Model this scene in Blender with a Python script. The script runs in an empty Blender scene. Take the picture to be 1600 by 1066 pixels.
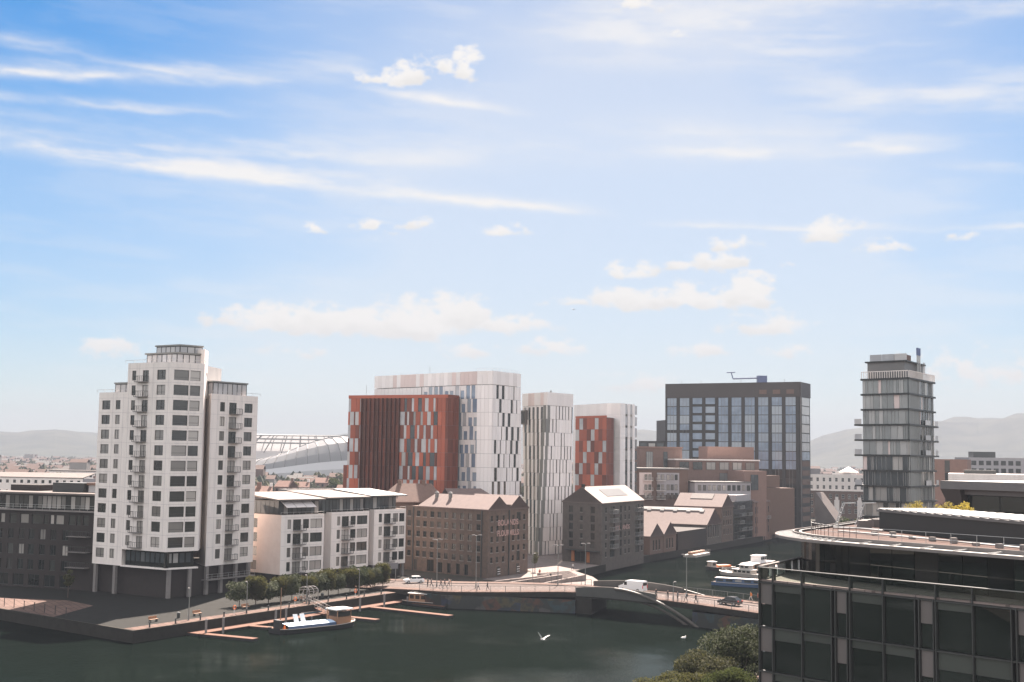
import bpy, bmesh, math, random
import numpy as np
from mathutils import Vector, Matrix
from mathutils.geometry import tessellate_polygon

scene = bpy.context.scene
COL = scene.collection
rad = math.radians
random.seed(7)

# ---------------------------------------------------------------- camera
CAM_H = 28.2
cam_data = bpy.data.cameras.new("camera")
cam = bpy.data.objects.new("camera", cam_data)
COL.objects.link(cam)
cam_data.sensor_width = 36.0
cam_data.lens = 36.0 * 1950 / 1600
cam_data.clip_start = 1.0
cam_data.clip_end = 30000
cam.matrix_world = (Matrix.Translation((0, 0, CAM_H)) @ Matrix.Rotation(rad(90 + 5.27), 4, 'X')
                    @ Matrix.Rotation(rad(0.8), 4, 'Z'))
scene.camera = cam

# ---------------------------------------------------------------- light and exposure
SUN_AZ, SUN_EL = rad(8), rad(46.5)       # azimuth to the right of the view direction (+Y)
SKY_STRENGTH = 0.05
EXPOSURE = 2.25
scene.view_settings.view_transform = 'Standard'
scene.view_settings.look = 'None'
scene.view_settings.gamma = 1
scene.view_settings.use_curve_mapping = False
scene.view_settings.exposure = EXPOSURE
scene.render.engine = 'CYCLES'
scene.cycles.use_denoising = True
scene.cycles.max_bounces = 6
scene.cycles.diffuse_bounces = 3
scene.cycles.glossy_bounces = 3
scene.cycles.transmission_bounces = 4
scene.cycles.volume_bounces = 0
scene.cycles.transparent_max_bounces = 8
scene.cycles.sample_clamp_indirect = 6
scene.cycles.caustics_reflective = False
scene.cycles.caustics_refractive = False

sun_data = bpy.data.lights.new("sun", 'SUN')
sun_data.energy = 5.0
sun_data.angle = rad(0.5)
sun_data.color = (1.0, 0.86, 0.76)
sun = bpy.data.objects.new("sun", sun_data)
COL.objects.link(sun)
to_sun = Vector((math.sin(SUN_AZ) * math.cos(SUN_EL), math.cos(SUN_AZ) * math.cos(SUN_EL), math.sin(SUN_EL)))
sun.rotation_euler = to_sun.to_track_quat('Z', 'Y').to_euler()
sun.location = (60, 120, 200)


class NT:
    """small node-tree writer"""
    def __init__(self, tree):
        self.t = tree
        self.n = tree.nodes
        self.l = tree.links

    def put(self, sock, v):
        if isinstance(v, (int, float)):
            sock.default_value = v
        elif isinstance(v, tuple):
            sock.default_value = v
        else:
            self.l.new(v, sock)

    def m(self, op, a, b=None, c=None, clamp=False):
        n = self.n.new('ShaderNodeMath'); n.operation = op; n.use_clamp = clamp
        self.put(n.inputs[0], a)
        if b is not None: self.put(n.inputs[1], b)
        if c is not None: self.put(n.inputs[2], c)
        return n.outputs[0]

    def ss(self, v, a, b, lo=0.0, hi=1.0):
        n = self.n.new('ShaderNodeMapRange'); n.interpolation_type = 'SMOOTHSTEP'
        self.put(n.inputs['Value'], v)
        n.inputs['From Min'].default_value = a; n.inputs['From Max'].default_value = b
        n.inputs['To Min'].default_value = lo; n.inputs['To Max'].default_value = hi
        return n.outputs['Result']

    def noise(self, vec, scale, detail=4, rough=0.55, dist=0.0):
        n = self.n.new('ShaderNodeTexNoise')
        if vec is not None: self.l.new(vec, n.inputs['Vector'])
        n.inputs['Scale'].default_value = scale; n.inputs['Detail'].default_value = detail
        n.inputs['Roughness'].default_value = rough; n.inputs['Distortion'].default_value = dist
        return n.outputs['Fac']

    def xyz(self, x, y, z):
        n = self.n.new('ShaderNodeCombineXYZ')
        self.put(n.inputs[0], x); self.put(n.inputs[1], y); self.put(n.inputs[2], z)
        return n.outputs[0]

    def mix(self, f, a, b, mode='MIX'):
        n = self.n.new('ShaderNodeMix'); n.data_type = 'RGBA'; n.blend_type = mode
        self.put(n.inputs[0], f); self.put(n.inputs[6], a); self.put(n.inputs[7], b)
        return n.outputs[2]


# ---------------------------------------------------------------- sky: Nishita plus clouds, laid out by compass direction
world = bpy.data.worlds.new("World")
scene.world = world
world.use_nodes = True
nt = NT(world.node_tree)
nt.n.clear()
out = nt.n.new('ShaderNodeOutputWorld')
bg = nt.n.new('ShaderNodeBackground')
bg.inputs['Strength'].default_value = SKY_STRENGTH
nt.l.new(bg.outputs[0], out.inputs[0])
sky = nt.n.new('ShaderNodeTexSky')
sky.sky_type = 'NISHITA'
sky.sun_disc = False
sky.sun_elevation = SUN_EL
sky.sun_rotation = SUN_AZ
sky.altitude = 0
sky.air_density = 1.0
sky.dust_density = 0.05
sky.ozone_density = 2.2
tc = nt.n.new('ShaderNodeTexCoord')
sep = nt.n.new('ShaderNodeSeparateXYZ')
nt.l.new(tc.outputs['Generated'], sep.inputs[0])
az = nt.m('MULTIPLY', nt.m('ARCTAN2', sep.outputs[0], sep.outputs[1]), 57.29578)
el = nt.m('MULTIPLY', nt.m('ARCSINE', sep.outputs[2]), 57.29578)
# cloud cover in the part of the sky in view, computed from noise over bearing and elevation (degrees)
CA0, CA1, CE0, CE1, CW, CH = -32.0, 32.0, -2.0, 24.0, 1920, 780


def cloud_cover():
    rg = np.random.default_rng(12)
    lat = rg.random((256, 256)).astype(np.float32)

    def vn(x, y):
        xi = np.floor(x).astype(int); yi = np.floor(y).astype(int)
        fx = x - xi; fy = y - yi
        fx = fx * fx * fx * (fx * (fx * 6 - 15) + 10); fy = fy * fy * fy * (fy * (fy * 6 - 15) + 10)
        a, b_, c, d = lat[yi & 255, xi & 255], lat[yi & 255, (xi + 1) & 255], lat[(yi + 1) & 255, xi & 255], lat[(yi + 1) & 255, (xi + 1) & 255]
        return (a * (1 - fx) + b_ * fx) * (1 - fy) + (c * (1 - fx) + d * fx) * fy

    def fbm(x, y, o, p=.5):
        t_, k, n_ = 0, 1.0, 0
        for q in range(o):
            t_ = t_ + k * vn(x * 2 ** q + 17.3 * q, y * 2 ** q + 9.1 * q); n_ += k; k *= p
        return t_ / n_

    def sst(v, a, b_):
        q = np.clip((v - a) / (b_ - a), 0, 1); return q * q * (3 - 2 * q)
    A, E = np.meshgrid(np.linspace(CA0, CA1, CW, dtype=np.float32), np.linspace(CE0, CE1, CH, dtype=np.float32))
    wx = (fbm(A * .55 + 3, E * .8, 5) - .5) * 2.2; wy = (fbm(A * .55 + 60, E * .8 + 40, 5) - .5) * 1.1
    fibre = fbm(A * .22 + wx * .1, (E + A * .045) * 1.5 + 20 + wy * .3, 6, .55)
    fine = fbm(A * 1.5 + 90, E * 2.6 + 11, 6, .58)
    # high thin streaks
    cir = np.zeros_like(A)
    for a0, e0, a1, e1, w0, w1, k in STREAKS:
        L = math.hypot(a1 - a0, e1 - e0); ux, uy = (a1 - a0) / L, (e1 - e0) / L
        rx = A - a0; ry = E + wy * .28 - e0
        s = rx * ux + ry * uy; d = ry * ux - rx * uy
        w = np.maximum(w0 + (w1 - w0) * s / L, .05)
        w = w * np.where(d < 0, .85, 1.7)
        band = np.exp(-(d / w) ** 2 * 1.6)
        ends = sst(s, -2, 2.5) * sst(L + 1 - s, 0, 5)
        cir = 1 - (1 - cir) * (1 - np.clip(band * ends * k * .84 * (.35 + 1.0 * sst(fibre, .25, .75)) * (.75 + .5 * fine), 0, .9))
    # heaped clouds
    pm = np.full_like(A, -3.0); rel = np.zeros_like(A)
    for pf in PUFFS:
        a, e, rx, ry, k = pf[:5]; tilt = pf[5] if len(pf) > 5 else 0
        dx = A + wx * min(.6, rx * .4) - a; dy = E + wy * min(.8, ry) - e - tilt * dx
        q = np.sqrt((dx / rx) ** 2 + np.where(dy > 0, dy / ry, dy * 2.0 / ry) ** 2)
        v = (1 - q) * k
        rel = np.where(v > pm, dy / ry, rel); pm = np.maximum(pm, v)
    cum = sst(pm + (fine - .5) * 1.9, .0, .75) * sst(pm, -.45, .15)
    veil = (.42 * np.exp(-((A - 5) / 17.0) ** 2) + .26 * sst(20 - E, 0, 14) + .10 * sst(A, -20, 0)) * (.62 + .75 * fbm(A * .1 + 7, E * .22 + 3, 4)) + sst(fibre, .4, .8) * .10
    op = 1 - (1 - np.clip(cum * .95, 0, 1)) * (1 - np.clip(cir, 0, .9)) * (1 - np.clip(veil, 0, .6))
    sh = 1 - .13 * cum * sst(-rel + (fine - .5), -.4, .6)
    px = np.ones((CH, CW, 4), dtype=np.float32); px[..., 0] = op; px[..., 1] = sh; px[..., 2] = 0
    im = bpy.data.images.new('cloud_cover', CW, CH, alpha=False, float_buffer=True)
    im.colorspace_settings.name = 'Non-Color'
    im.pixels.foreach_set(px.ravel()); im.update()
    return im


STREAKS = [(-40, 15.2, -13, 16.45, .30, .4, .95), (-14, 16.45, -6, 17.2, .4, .5, .65), (-36, 17.7, -18.5, 16.95, .35, .3, .75), (-18, 16.6, -11, 17.0, .35, .3, .35),
           (-40, 14.4, -12, 15.05, .2, .22, .62), (-40, 13.7, -1, 13.4, .6, .4, .42),
           (-40, 13.6, -7, 12.15, .62, .42, .95), (-9, 12.2, 4.5, 11.05, .42, .2, .85),
           (-6.6, 16.5, 1.2, 15.55, .3, .14, .7), (-16, 12.0, 4, 14.2, 1.4, 1.0, .12),
           (7.0, 13.95, 19.5, 13.5, .55, .36, .9), (5, 14.5, 20, 13.2, 1.0, .8, .22), (13.5, 16.1, 30, 14.9, .7, 1.0, .5),
           (19.3, 12.8, 24.5, 12.0, .24, .2, .7), (7, 10.6, 34, 9.5, .12, .13, .55), (3, 18.6, 36, 20.6, 1.4, 2.0, .45),
           (-2, 19.8, 16, 18.0, 2.0, 1.2, .3), (-4, 14.0, 11, 14.0, 1.2, .9, .2)]
PUFFS = [(-5.0, 17.05, 2.0, .9, 1.0, .2), (-2.4, 17.55, .95, 1.2, 1.1), (-3.9, 17.5, 1.6, .8, .9), (-6.6, 16.9, 1.6, .35, .6),
         (-10.6, 5.85, 3.4, 1.1, 1.7), (-7.4, 5.75, 3.8, 1.0, 1.7), (-4.2, 5.95, 3.2, 1.2, 1.7), (-2.6, 6.15, 1.8, 1.3, 1.5), (-.2, 5.85, 2.4, .65, 1.3),
         (-17.9, 4.3, 1.5, .8, .8), (-9.4, 10.1, .8, .4, .8), (-6.3, 10.3, 1.3, .6, .9), (-4.4, 10.4, 1.0, .45, .65), (-.4, 10.15, 1.5, .4, .8),
         (1.8, 4.9, 1.7, .6, .8), (-2.0, 4.7, 1.6, .5, .55), (5.8, 6.95, 2.6, .85, 1.6), (8.4, 7.1, 2.9, .95, 1.7), (10.9, 7.3, 1.7, 1.3, 1.5), (3.0, 7.0, 1.6, .3, .7),
         (5.6, 8.4, 1.7, .8, 1.15), (9.8, 8.75, 1.7, .8, 1.15), (9.9, 9.6, 1.3, .55, .9), (8.0, 8.6, 1.2, .4, .7),
         (14.3, 10.2, 1.7, .8, 1.1), (16.7, 9.3, 1.3, .5, 1.0), (11.6, 5.8, 2.1, .9, 1.05), (8.4, 4.8, 1.6, .5, .7), (12.0, 4.7, 2.0, .5, .65),
         (5.6, 20.2, 1.2, .6, .9), (7.6, 18.9, .7, .35, .7), (12.9, 8.8, .6, .3, .6), (20.5, 3.6, 4.5, 1.2, .6), (-9.8, 4.5, 1.5, .45, .5), (6.0, 3.2, 2.2, .6, .6), (20, 9.7, .6, .4, .6), (-27, 8, 3, 1.2, .9), (28, 6, 4, 1.2, 1.0)]
ci = nt.n.new('ShaderNodeTexImage')
ci.image = cloud_cover(); ci.extension = 'EXTEND'; ci.interpolation = 'Cubic'
nt.l.new(nt.xyz(nt.m('MULTIPLY_ADD', az, 1 / (CA1 - CA0), -CA0 / (CA1 - CA0)), nt.m('MULTIPLY_ADD', el, 1 / (CE1 - CE0), -CE0 / (CE1 - CE0)), 0.0), ci.inputs['Vector'])
cs = nt.n.new('ShaderNodeSeparateColor'); nt.l.new(ci.outputs['Color'], cs.inputs[0])
# unseen cloud goes on all round and overhead, its cover raised for warm fill
wide = nt.noise(nt.xyz(sep.outputs[0], sep.outputs[1], nt.m('MULTIPLY', sep.outputs[2], 2.6)), 2.6, 4, 0.6)
outside = nt.m('MAXIMUM', nt.ss(nt.m('ABSOLUTE', az), 25.0, 32.0), nt.ss(el, 20.5, 24.0))
wide_m = nt.ss(wide, 0.38, 0.62, 0.15, 0.95)
cloud = nt.m('ADD', nt.m('MULTIPLY', cs.outputs[0], nt.m('SUBTRACT', 1.0, outside)), nt.m('MULTIPLY', wide_m, outside), clamp=True)
hsv = nt.n.new('ShaderNodeHueSaturation')
hsv.inputs['Saturation'].default_value = 1.55
hsv.inputs['Value'].default_value = 0.50
# clear, little dust near the horizon: the low sky stays bluer than the model's default
low = nt.ss(el, -2.0, 16.0)
lowc = nt.mix(low, (.66, .74, .88, 1), (1, 1, 1, 1))
nt.l.new(nt.mix(1.0, sky.outputs[0], lowc, 'MULTIPLY'), hsv.inputs['Color'])
CB = 1.0 / (SKY_STRENGTH * 2 ** EXPOSURE)
# unseen clouds opposite the sun are brightened as added fill for shaded walls
dv = nt.n.new('ShaderNodeVectorMath'); dv.operation = 'DOT_PRODUCT'
nt.l.new(tc.outputs['Generated'], dv.inputs[0]); dv.inputs[1].default_value = (math.sin(SUN_AZ), math.cos(SUN_AZ), 0.0)
front = nt.ss(nt.m('MULTIPLY', dv.outputs['Value'], -1.0), -0.75, 0.6, 1.0, 2.5)
shade = nt.m('MULTIPLY', front, nt.m('ADD', nt.m('MULTIPLY', cs.outputs[1], nt.m('SUBTRACT', 1.0, outside)), outside))
vm = nt.n.new('ShaderNodeVectorMath'); vm.operation = 'SCALE'; vm.inputs[0].default_value = (CB, CB * .965, CB * .925)
nt.l.new(shade, vm.inputs['Scale'])
col = nt.mix(cloud, hsv.outputs[0], vm.outputs[0])
nt.l.new(col, bg.inputs['Color'])

# ---------------------------------------------------------------- materials
MATS = {}


def mat(name, col, rough=0.8, metal=0.0, spec=0.5, vary=0.0, nscale=0.0, namt=0.0, bump=0.0, col2=None, trans=0.0, stretch=(1, 1, 1), coat=0.0):
    """procedural material: base colour broken up by noise (object space) and by a per-object random value"""
    if name in MATS:
        return MATS[name]
    m = bpy.data.materials.new(name)
    m.use_nodes = True
    t = NT(m.node_tree)
    b = m.node_tree.nodes['Principled BSDF']
    b.inputs['Roughness'].default_value = rough
    b.inputs['Metallic'].default_value = metal
    b.inputs['Specular IOR Level'].default_value = spec
    if coat: b.inputs['Coat Weight'].default_value = coat
    if trans:
        b.inputs['Transmission Weight'].default_value = trans
    c = (col[0], col[1], col[2], 1.0)
    c2 = (tuple(col2) + (1.0,)) if col2 else tuple(min(1, q * 0.6) for q in col) + (1.0,)
    src = c
    if namt or bump:
        g = t.n.new('ShaderNodeNewGeometry')
        mp = t.n.new('ShaderNodeVectorMath'); mp.operation = 'MULTIPLY'
        t.l.new(g.outputs['Position'], mp.inputs[0]); mp.inputs[1].default_value = stretch
        f = t.noise(mp.outputs[0], nscale, 5, 0.6)
        if namt:
            src = t.mix(t.m('MULTIPLY', t.ss(f, 0.35, 0.75), namt), c, c2)
        if bump:
            bn = t.n.new('ShaderNodeBump'); bn.inputs['Strength'].default_value = bump
            bn.inputs['Distance'].default_value = 0.05
            t.l.new(f, bn.inputs['Height']); t.l.new(bn.outputs[0], b.inputs['Normal'])
    if vary:
        oi = t.n.new('ShaderNodeObjectInfo')
        h = t.n.new('ShaderNodeHueSaturation')
        t.put(h.inputs['Color'], src)
        t.l.new(t.m('MULTIPLY_ADD', oi.outputs['Random'], 2 * vary, 1 - vary), h.inputs['Value'])
        src = h.outputs['Color']
    t.put(b.inputs['Base Color'], src)
    MATS[name] = m
    return m


def slab_mat(name, c1, c2, joint, size, rot=1.03, stain=.5):
    m = bpy.data.materials.new(name); m.use_nodes = True
    t = NT(m.node_tree); b = m.node_tree.nodes['Principled BSDF']
    g = t.n.new('ShaderNodeNewGeometry')
    vr = t.n.new('ShaderNodeVectorRotate'); vr.rotation_type = 'Z_AXIS'; vr.inputs['Angle'].default_value = rot
    t.l.new(g.outputs['Position'], vr.inputs['Vector'])
    br = t.n.new('ShaderNodeTexBrick'); t.l.new(vr.outputs[0], br.inputs['Vector'])
    br.inputs['Color1'].default_value = c1 + (1,); br.inputs['Color2'].default_value = c2 + (1,); br.inputs['Mortar'].default_value = joint + (1,)
    br.inputs['Scale'].default_value = 1.0; br.inputs['Brick Width'].default_value = size; br.inputs['Row Height'].default_value = size * .5
    br.inputs['Mortar Size'].default_value = .05; br.inputs['Bias'].default_value = -.1
    f = t.noise(g.outputs['Position'], .35, 5, .65)
    t.l.new(t.mix(t.m('MULTIPLY', t.ss(f, .45, .7), stain), br.outputs['Color'], tuple(q * .45 for q in c1) + (1,)), b.inputs['Base Color'])
    b.inputs['Roughness'].default_value = .9; b.inputs['Specular IOR Level'].default_value = .1
    MATS[name] = m
    return m


def glass_mat(name, dark, pale, share=0.3, rough=0.06, spec=0.5, tint=None):
    """window glass over a dark room; pale panes for blinds, curtains and painted sky reflection (per object)"""
    m = bpy.data.materials.new(name); m.use_nodes = True
    t = NT(m.node_tree); b = m.node_tree.nodes['Principled BSDF']
    oi = t.n.new('ShaderNodeObjectInfo')
    g = t.n.new('ShaderNodeNewGeometry')
    f = t.noise(g.outputs['Position'], 0.25, 2, 0.5)
    w = t.n.new('ShaderNodeTexWhiteNoise'); w.noise_dimensions = '1D'
    t.l.new(t.m('MULTIPLY', oi.outputs['Random'], 91.7), w.inputs['W'])
    k = t.ss(oi.outputs['Random'], 1 - share, 1 - share * 0.55)
    room = t.mix(t.ss(f, 0.35, 0.7), dark + (1,), tuple(min(1, q * 1.35 + .004) for q in dark) + (1,))
    c = t.mix(t.m('MULTIPLY', k, t.m('MULTIPLY_ADD', w.outputs['Value'], 0.6, 0.4)), room, pale + (1,))
    t.l.new(c, b.inputs['Base Color'])
    b.inputs['Roughness'].default_value = rough
    b.inputs['Specular IOR Level'].default_value = spec
    MATS[name] = m
    return m


M = MATS
mat('white_concrete', (.82, .745, .695), .85, nscale=.9, namt=.55, col2=(.62, .565, .53), stretch=(1, 1, .16))
mat('pale_render', (.80, .725, .68), .85, nscale=.9, namt=.5, col2=(.60, .545, .515), stretch=(1, 1, .2))
mat('reflected_light_render', (.80, .66, .59), .8, nscale=.5, namt=.35, col2=(.60, .46, .40))  # peach tint holds light thrown back by the tower glass
mat('grey_render', (.34, .32, .33), .85, nscale=.5, namt=.25)
mat('frame_dark', (.035, .038, .036), .5)
mat('frame_grey', (.18, .18, .17), .5)
mat('frame_white', (.72, .70, .68), .5)
mat('steel', (.42, .42, .41), .45, metal=.6)
mat('white_steel', (.36, .335, .315), .4)
mat('brick_dark', (.024, .017, .0145), .9, nscale=1.3, namt=.6, col2=(.016, .013, .0115), bump=.3)
mat('brick_red', (.175, .112, .093), .9, nscale=1.2, namt=.5, col2=(.13, .082, .068), bump=.3)
mat('brick_orange', (.22, .138, .113), .9, nscale=1.0, namt=.4, col2=(.17, .105, .086))
mat('brick_brown', (.13, .083, .064), .9, nscale=1.0, namt=.5, col2=(.15, .10, .08))
mat('stone_mill', (.128, .088, .068), .95, nscale=1.1, namt=.8, col2=(.066, .055, .048), bump=.9)
mat('stone_mill_b', (.108, .090, .077), .95, nscale=.9, namt=.8, col2=(.066, .058, .051), bump=.9)
mat('stone_trim', (.24, .21, .19), .9, nscale=1, namt=.4)
mat('slate_pink', (.155, .108, .096), .8, nscale=.9, namt=.55, col2=(.11, .076, .068), bump=.3, vary=.04)
mat('slate_pale', (.15, .12, .106), .75, nscale=.7, namt=.4, col2=(.115, .092, .08), bump=.2)
mat('roof_glazing', (.18, .18, .175), .3)
mat('roof_brown', (.16, .10, .08), .9, nscale=1.2, namt=.5)
mat('roof_tile', (.19, .105, .08), .9, nscale=.8, namt=.5)
mat('roof_white', (.175, .15, .138), .6, spec=.1, nscale=.3, namt=.3)
mat('roof_felt', (.085, .052, .043), .9, spec=.1, nscale=.5, namt=.8, col2=(.045, .03, .026))
mat('zinc', (.16, .155, .15), .5, metal=.3, nscale=.5, namt=.2)
mat('red_panel', (.34, .085, .045), .55, vary=.22, nscale=.8, namt=.15)
mat('red_panel_dark', (.16, .045, .027), .6, vary=.25, nscale=.8, namt=.15)
mat('red_fin', (.09, .033, .022), .65, vary=.25)
mat('white_panel', (.82, .77, .75), .45, vary=.05)
mat('pink_panel', (.66, .54, .51), .5, vary=.06)
mat('cream_panel', (.76, .71, .69), .5, vary=.05)
mat('bronze', (.026, .024, .022), .5, metal=.3, vary=.1)
mat('bronze_brown', (.042, .032, .028), .55, vary=.1)
mat('dark_metal', (.026, .028, .027), .5, metal=.2)
mat('quay_shade_dark', (.018, .018, .016), .9, spec=.1, nscale=.5, namt=.5, col2=(.011, .012, .010))  # near-black base colour carries the quay's shade
mat('road_pale', (.105, .082, .074), .9, spec=.1, nscale=.4, namt=.4, col2=(.075, .062, .056))
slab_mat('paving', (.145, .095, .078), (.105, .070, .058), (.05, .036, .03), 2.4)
slab_mat('paving_white', (.24, .20, .185), (.20, .168, .155), (.12, .10, .09), 3.0, .6, .3)
mat('quay_stone', (.032, .030, .026), .95, spec=.1, nscale=.7, namt=.6, bump=.5)
mat('timber', (.17, .095, .07), .85, spec=.1, nscale=1.5, namt=.5, stretch=(1, 1, 1))
mat('mark_white', (.34, .32, .30), .8)
mat('concrete', (.22, .20, .19), .9, spec=.1, nscale=.5, namt=.4)
mat('bark', (.07, .05, .04), .95)
mat('rubber', (.02, .02, .02), .8)
mat('skin', (.45, .28, .21), .6)
mat('cloth_dark', (.02, .021, .025), .9)
mat('cloth_navy', (.025, .03, .05), .9)
mat('cloth_pale', (.55, .52, .5), .9)
mat('cloth_red', (.35, .08, .05), .9)
mat('cloth_grey', (.14, .14, .15), .9)
mat('cloth_orange', (.6, .2, .04), .9)
mat('feather', (.78, .76, .74), .8)
mat('feather_grey', (.2, .2, .2), .8)
mat('paint_white', (.75, .74, .73), .3, coat=.4)
mat('paint_black', (.012, .012, .014), .25, coat=.6)
mat('paint_silver', (.55, .54, .53), .3, coat=.5)
mat('lamp_red', (.6, .03, .02), .3)
mat('lamp_clear', (.8, .8, .78), .2)
mat('boat_black', (.02, .021, .022), .5)
mat('boat_blue', (.045, .09, .18), .4)
mat('boat_teal', (.07, .20, .27), .5)
mat('tarp_blue', (.42, .55, .72), .6, nscale=.8, namt=.5, col2=(.62, .68, .74))
mat('boat_cream', (.40, .355, .315), .5)
mat('boat_wood', (.30, .16, .09), .6)
mat('canvas', (.68, .62, .60), .9)
mat('orange', (.65, .16, .03), .6)
mat('door_orange', (.42, .15, .05), .6)
mat('sign_pink', (.40, .26, .235), .8)
mat('solar', (.12, .115, .11), .35)
mat('ground_city', (.055, .05, .042), .95, spec=.1, nscale=.02, namt=.6, col2=(.03, .034, .024))
mat('hill_ground', (.042, .045, .030), .95, spec=.1, nscale=.009, namt=.95, col2=(.008, .014, .010))
mat('stadium_skin', (.36, .36, .365), .45, nscale=.06, namt=.3)
mat('stadium_low', (.52, .52, .53), .5)
mat('blue_paint', (.10, .13, .24), .5)
glass_mat('glass_flat', (.022, .026, .024), (.46, .42, .385), .62, spec=.7)
glass_mat('glass_mill', (.016, .018, .016), (.10, .09, .08), .25, rough=.15, spec=.35)
glass_mat('glass_office', (.05, .058, .062), (.40, .38, .36), .30)
glass_mat('glass_blue', (.17, .215, .28), (.33, .37, .41), .5, rough=.08, spec=.7)
glass_mat('glass_tower', (.16, .17, .165), (.40, .39, .375), .55, rough=.05, spec=1.0)
glass_mat('glass_near', (.008, .011, .009), (.022, .028, .024), .3, rough=.015, spec=1.0)
glass_mat('glass_dark', (.012, .014, .013), (.06, .055, .05), .25, rough=.06, spec=.4)
glass_mat('glass_sky', (.34, .34, .35), (.46, .44, .43), .5, rough=.1, spec=.6)  # pale base colour has the sky's reflection painted in
mat('glass_band', (.055, .063, .056), .25, vary=.15)
mat('far_roof_a', (.11, .065, .05), .9)
mat('far_roof_b', (.14, .13, .12), .9)
mat('far_roof_c', (.22, .20, .185), .9)
mat('far_wall', (.075, .06, .05), .9)
mat('panel_grey', (.13, .118, .112), .5, vary=.08)


def leaf_mat(name, c1, c2):
    m = bpy.data.materials.new(name); m.use_nodes = True
    t = NT(m.node_tree); b = m.node_tree.nodes['Principled BSDF']
    g = t.n.new('ShaderNodeNewGeometry')
    f = t.noise(g.outputs['Position'], .7, 3)
    r = g.outputs['Random Per Island']
    c = t.mix(t.m('MULTIPLY_ADD', r, .6, t.m('MULTIPLY', f, .4)), c1 + (1,), c2 + (1,))
    t.l.new(c, b.inputs['Base Color']); b.inputs['Roughness'].default_value = .7
    b.inputs['Specular IOR Level'].default_value = .25
    tr = t.n.new('ShaderNodeBsdfTranslucent'); t.l.new(c, tr.inputs['Color'])
    ms = t.n.new('ShaderNodeMixShader'); ms.inputs[0].default_value = .35
    t.l.new(b.outputs[0], ms.inputs[1]); t.l.new(tr.outputs[0], ms.inputs[2])
    t.l.new(ms.outputs[0], m.node_tree.nodes['Material Output'].inputs['Surface'])
    MATS[name] = m


sk = MATS['stadium_skin']; t = NT(sk.node_tree)      # translucent roofing sheets
tr = t.n.new('ShaderNodeBsdfTranslucent'); tr.inputs['Color'].default_value = (.30, .30, .305, 1)
ms = t.n.new('ShaderNodeMixShader'); ms.inputs[0].default_value = .5
t.l.new(sk.node_tree.nodes['Principled BSDF'].outputs[0], ms.inputs[1]); t.l.new(tr.outputs[0], ms.inputs[2])
t.l.new(ms.outputs[0], sk.node_tree.nodes['Material Output'].inputs['Surface'])
leaf_mat('leaf_green', (.026, .040, .014), (.075, .085, .028))
leaf_mat('leaf_olive', (.036, .043, .016), (.105, .098, .036))
leaf_mat('leaf_dark', (.02, .03, .015), (.045, .055, .024))
leaf_mat('leaf_yellow', (.30, .24, .04), (.50, .40, .08))

# ---------------------------------------------------------------- geometry helpers


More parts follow.
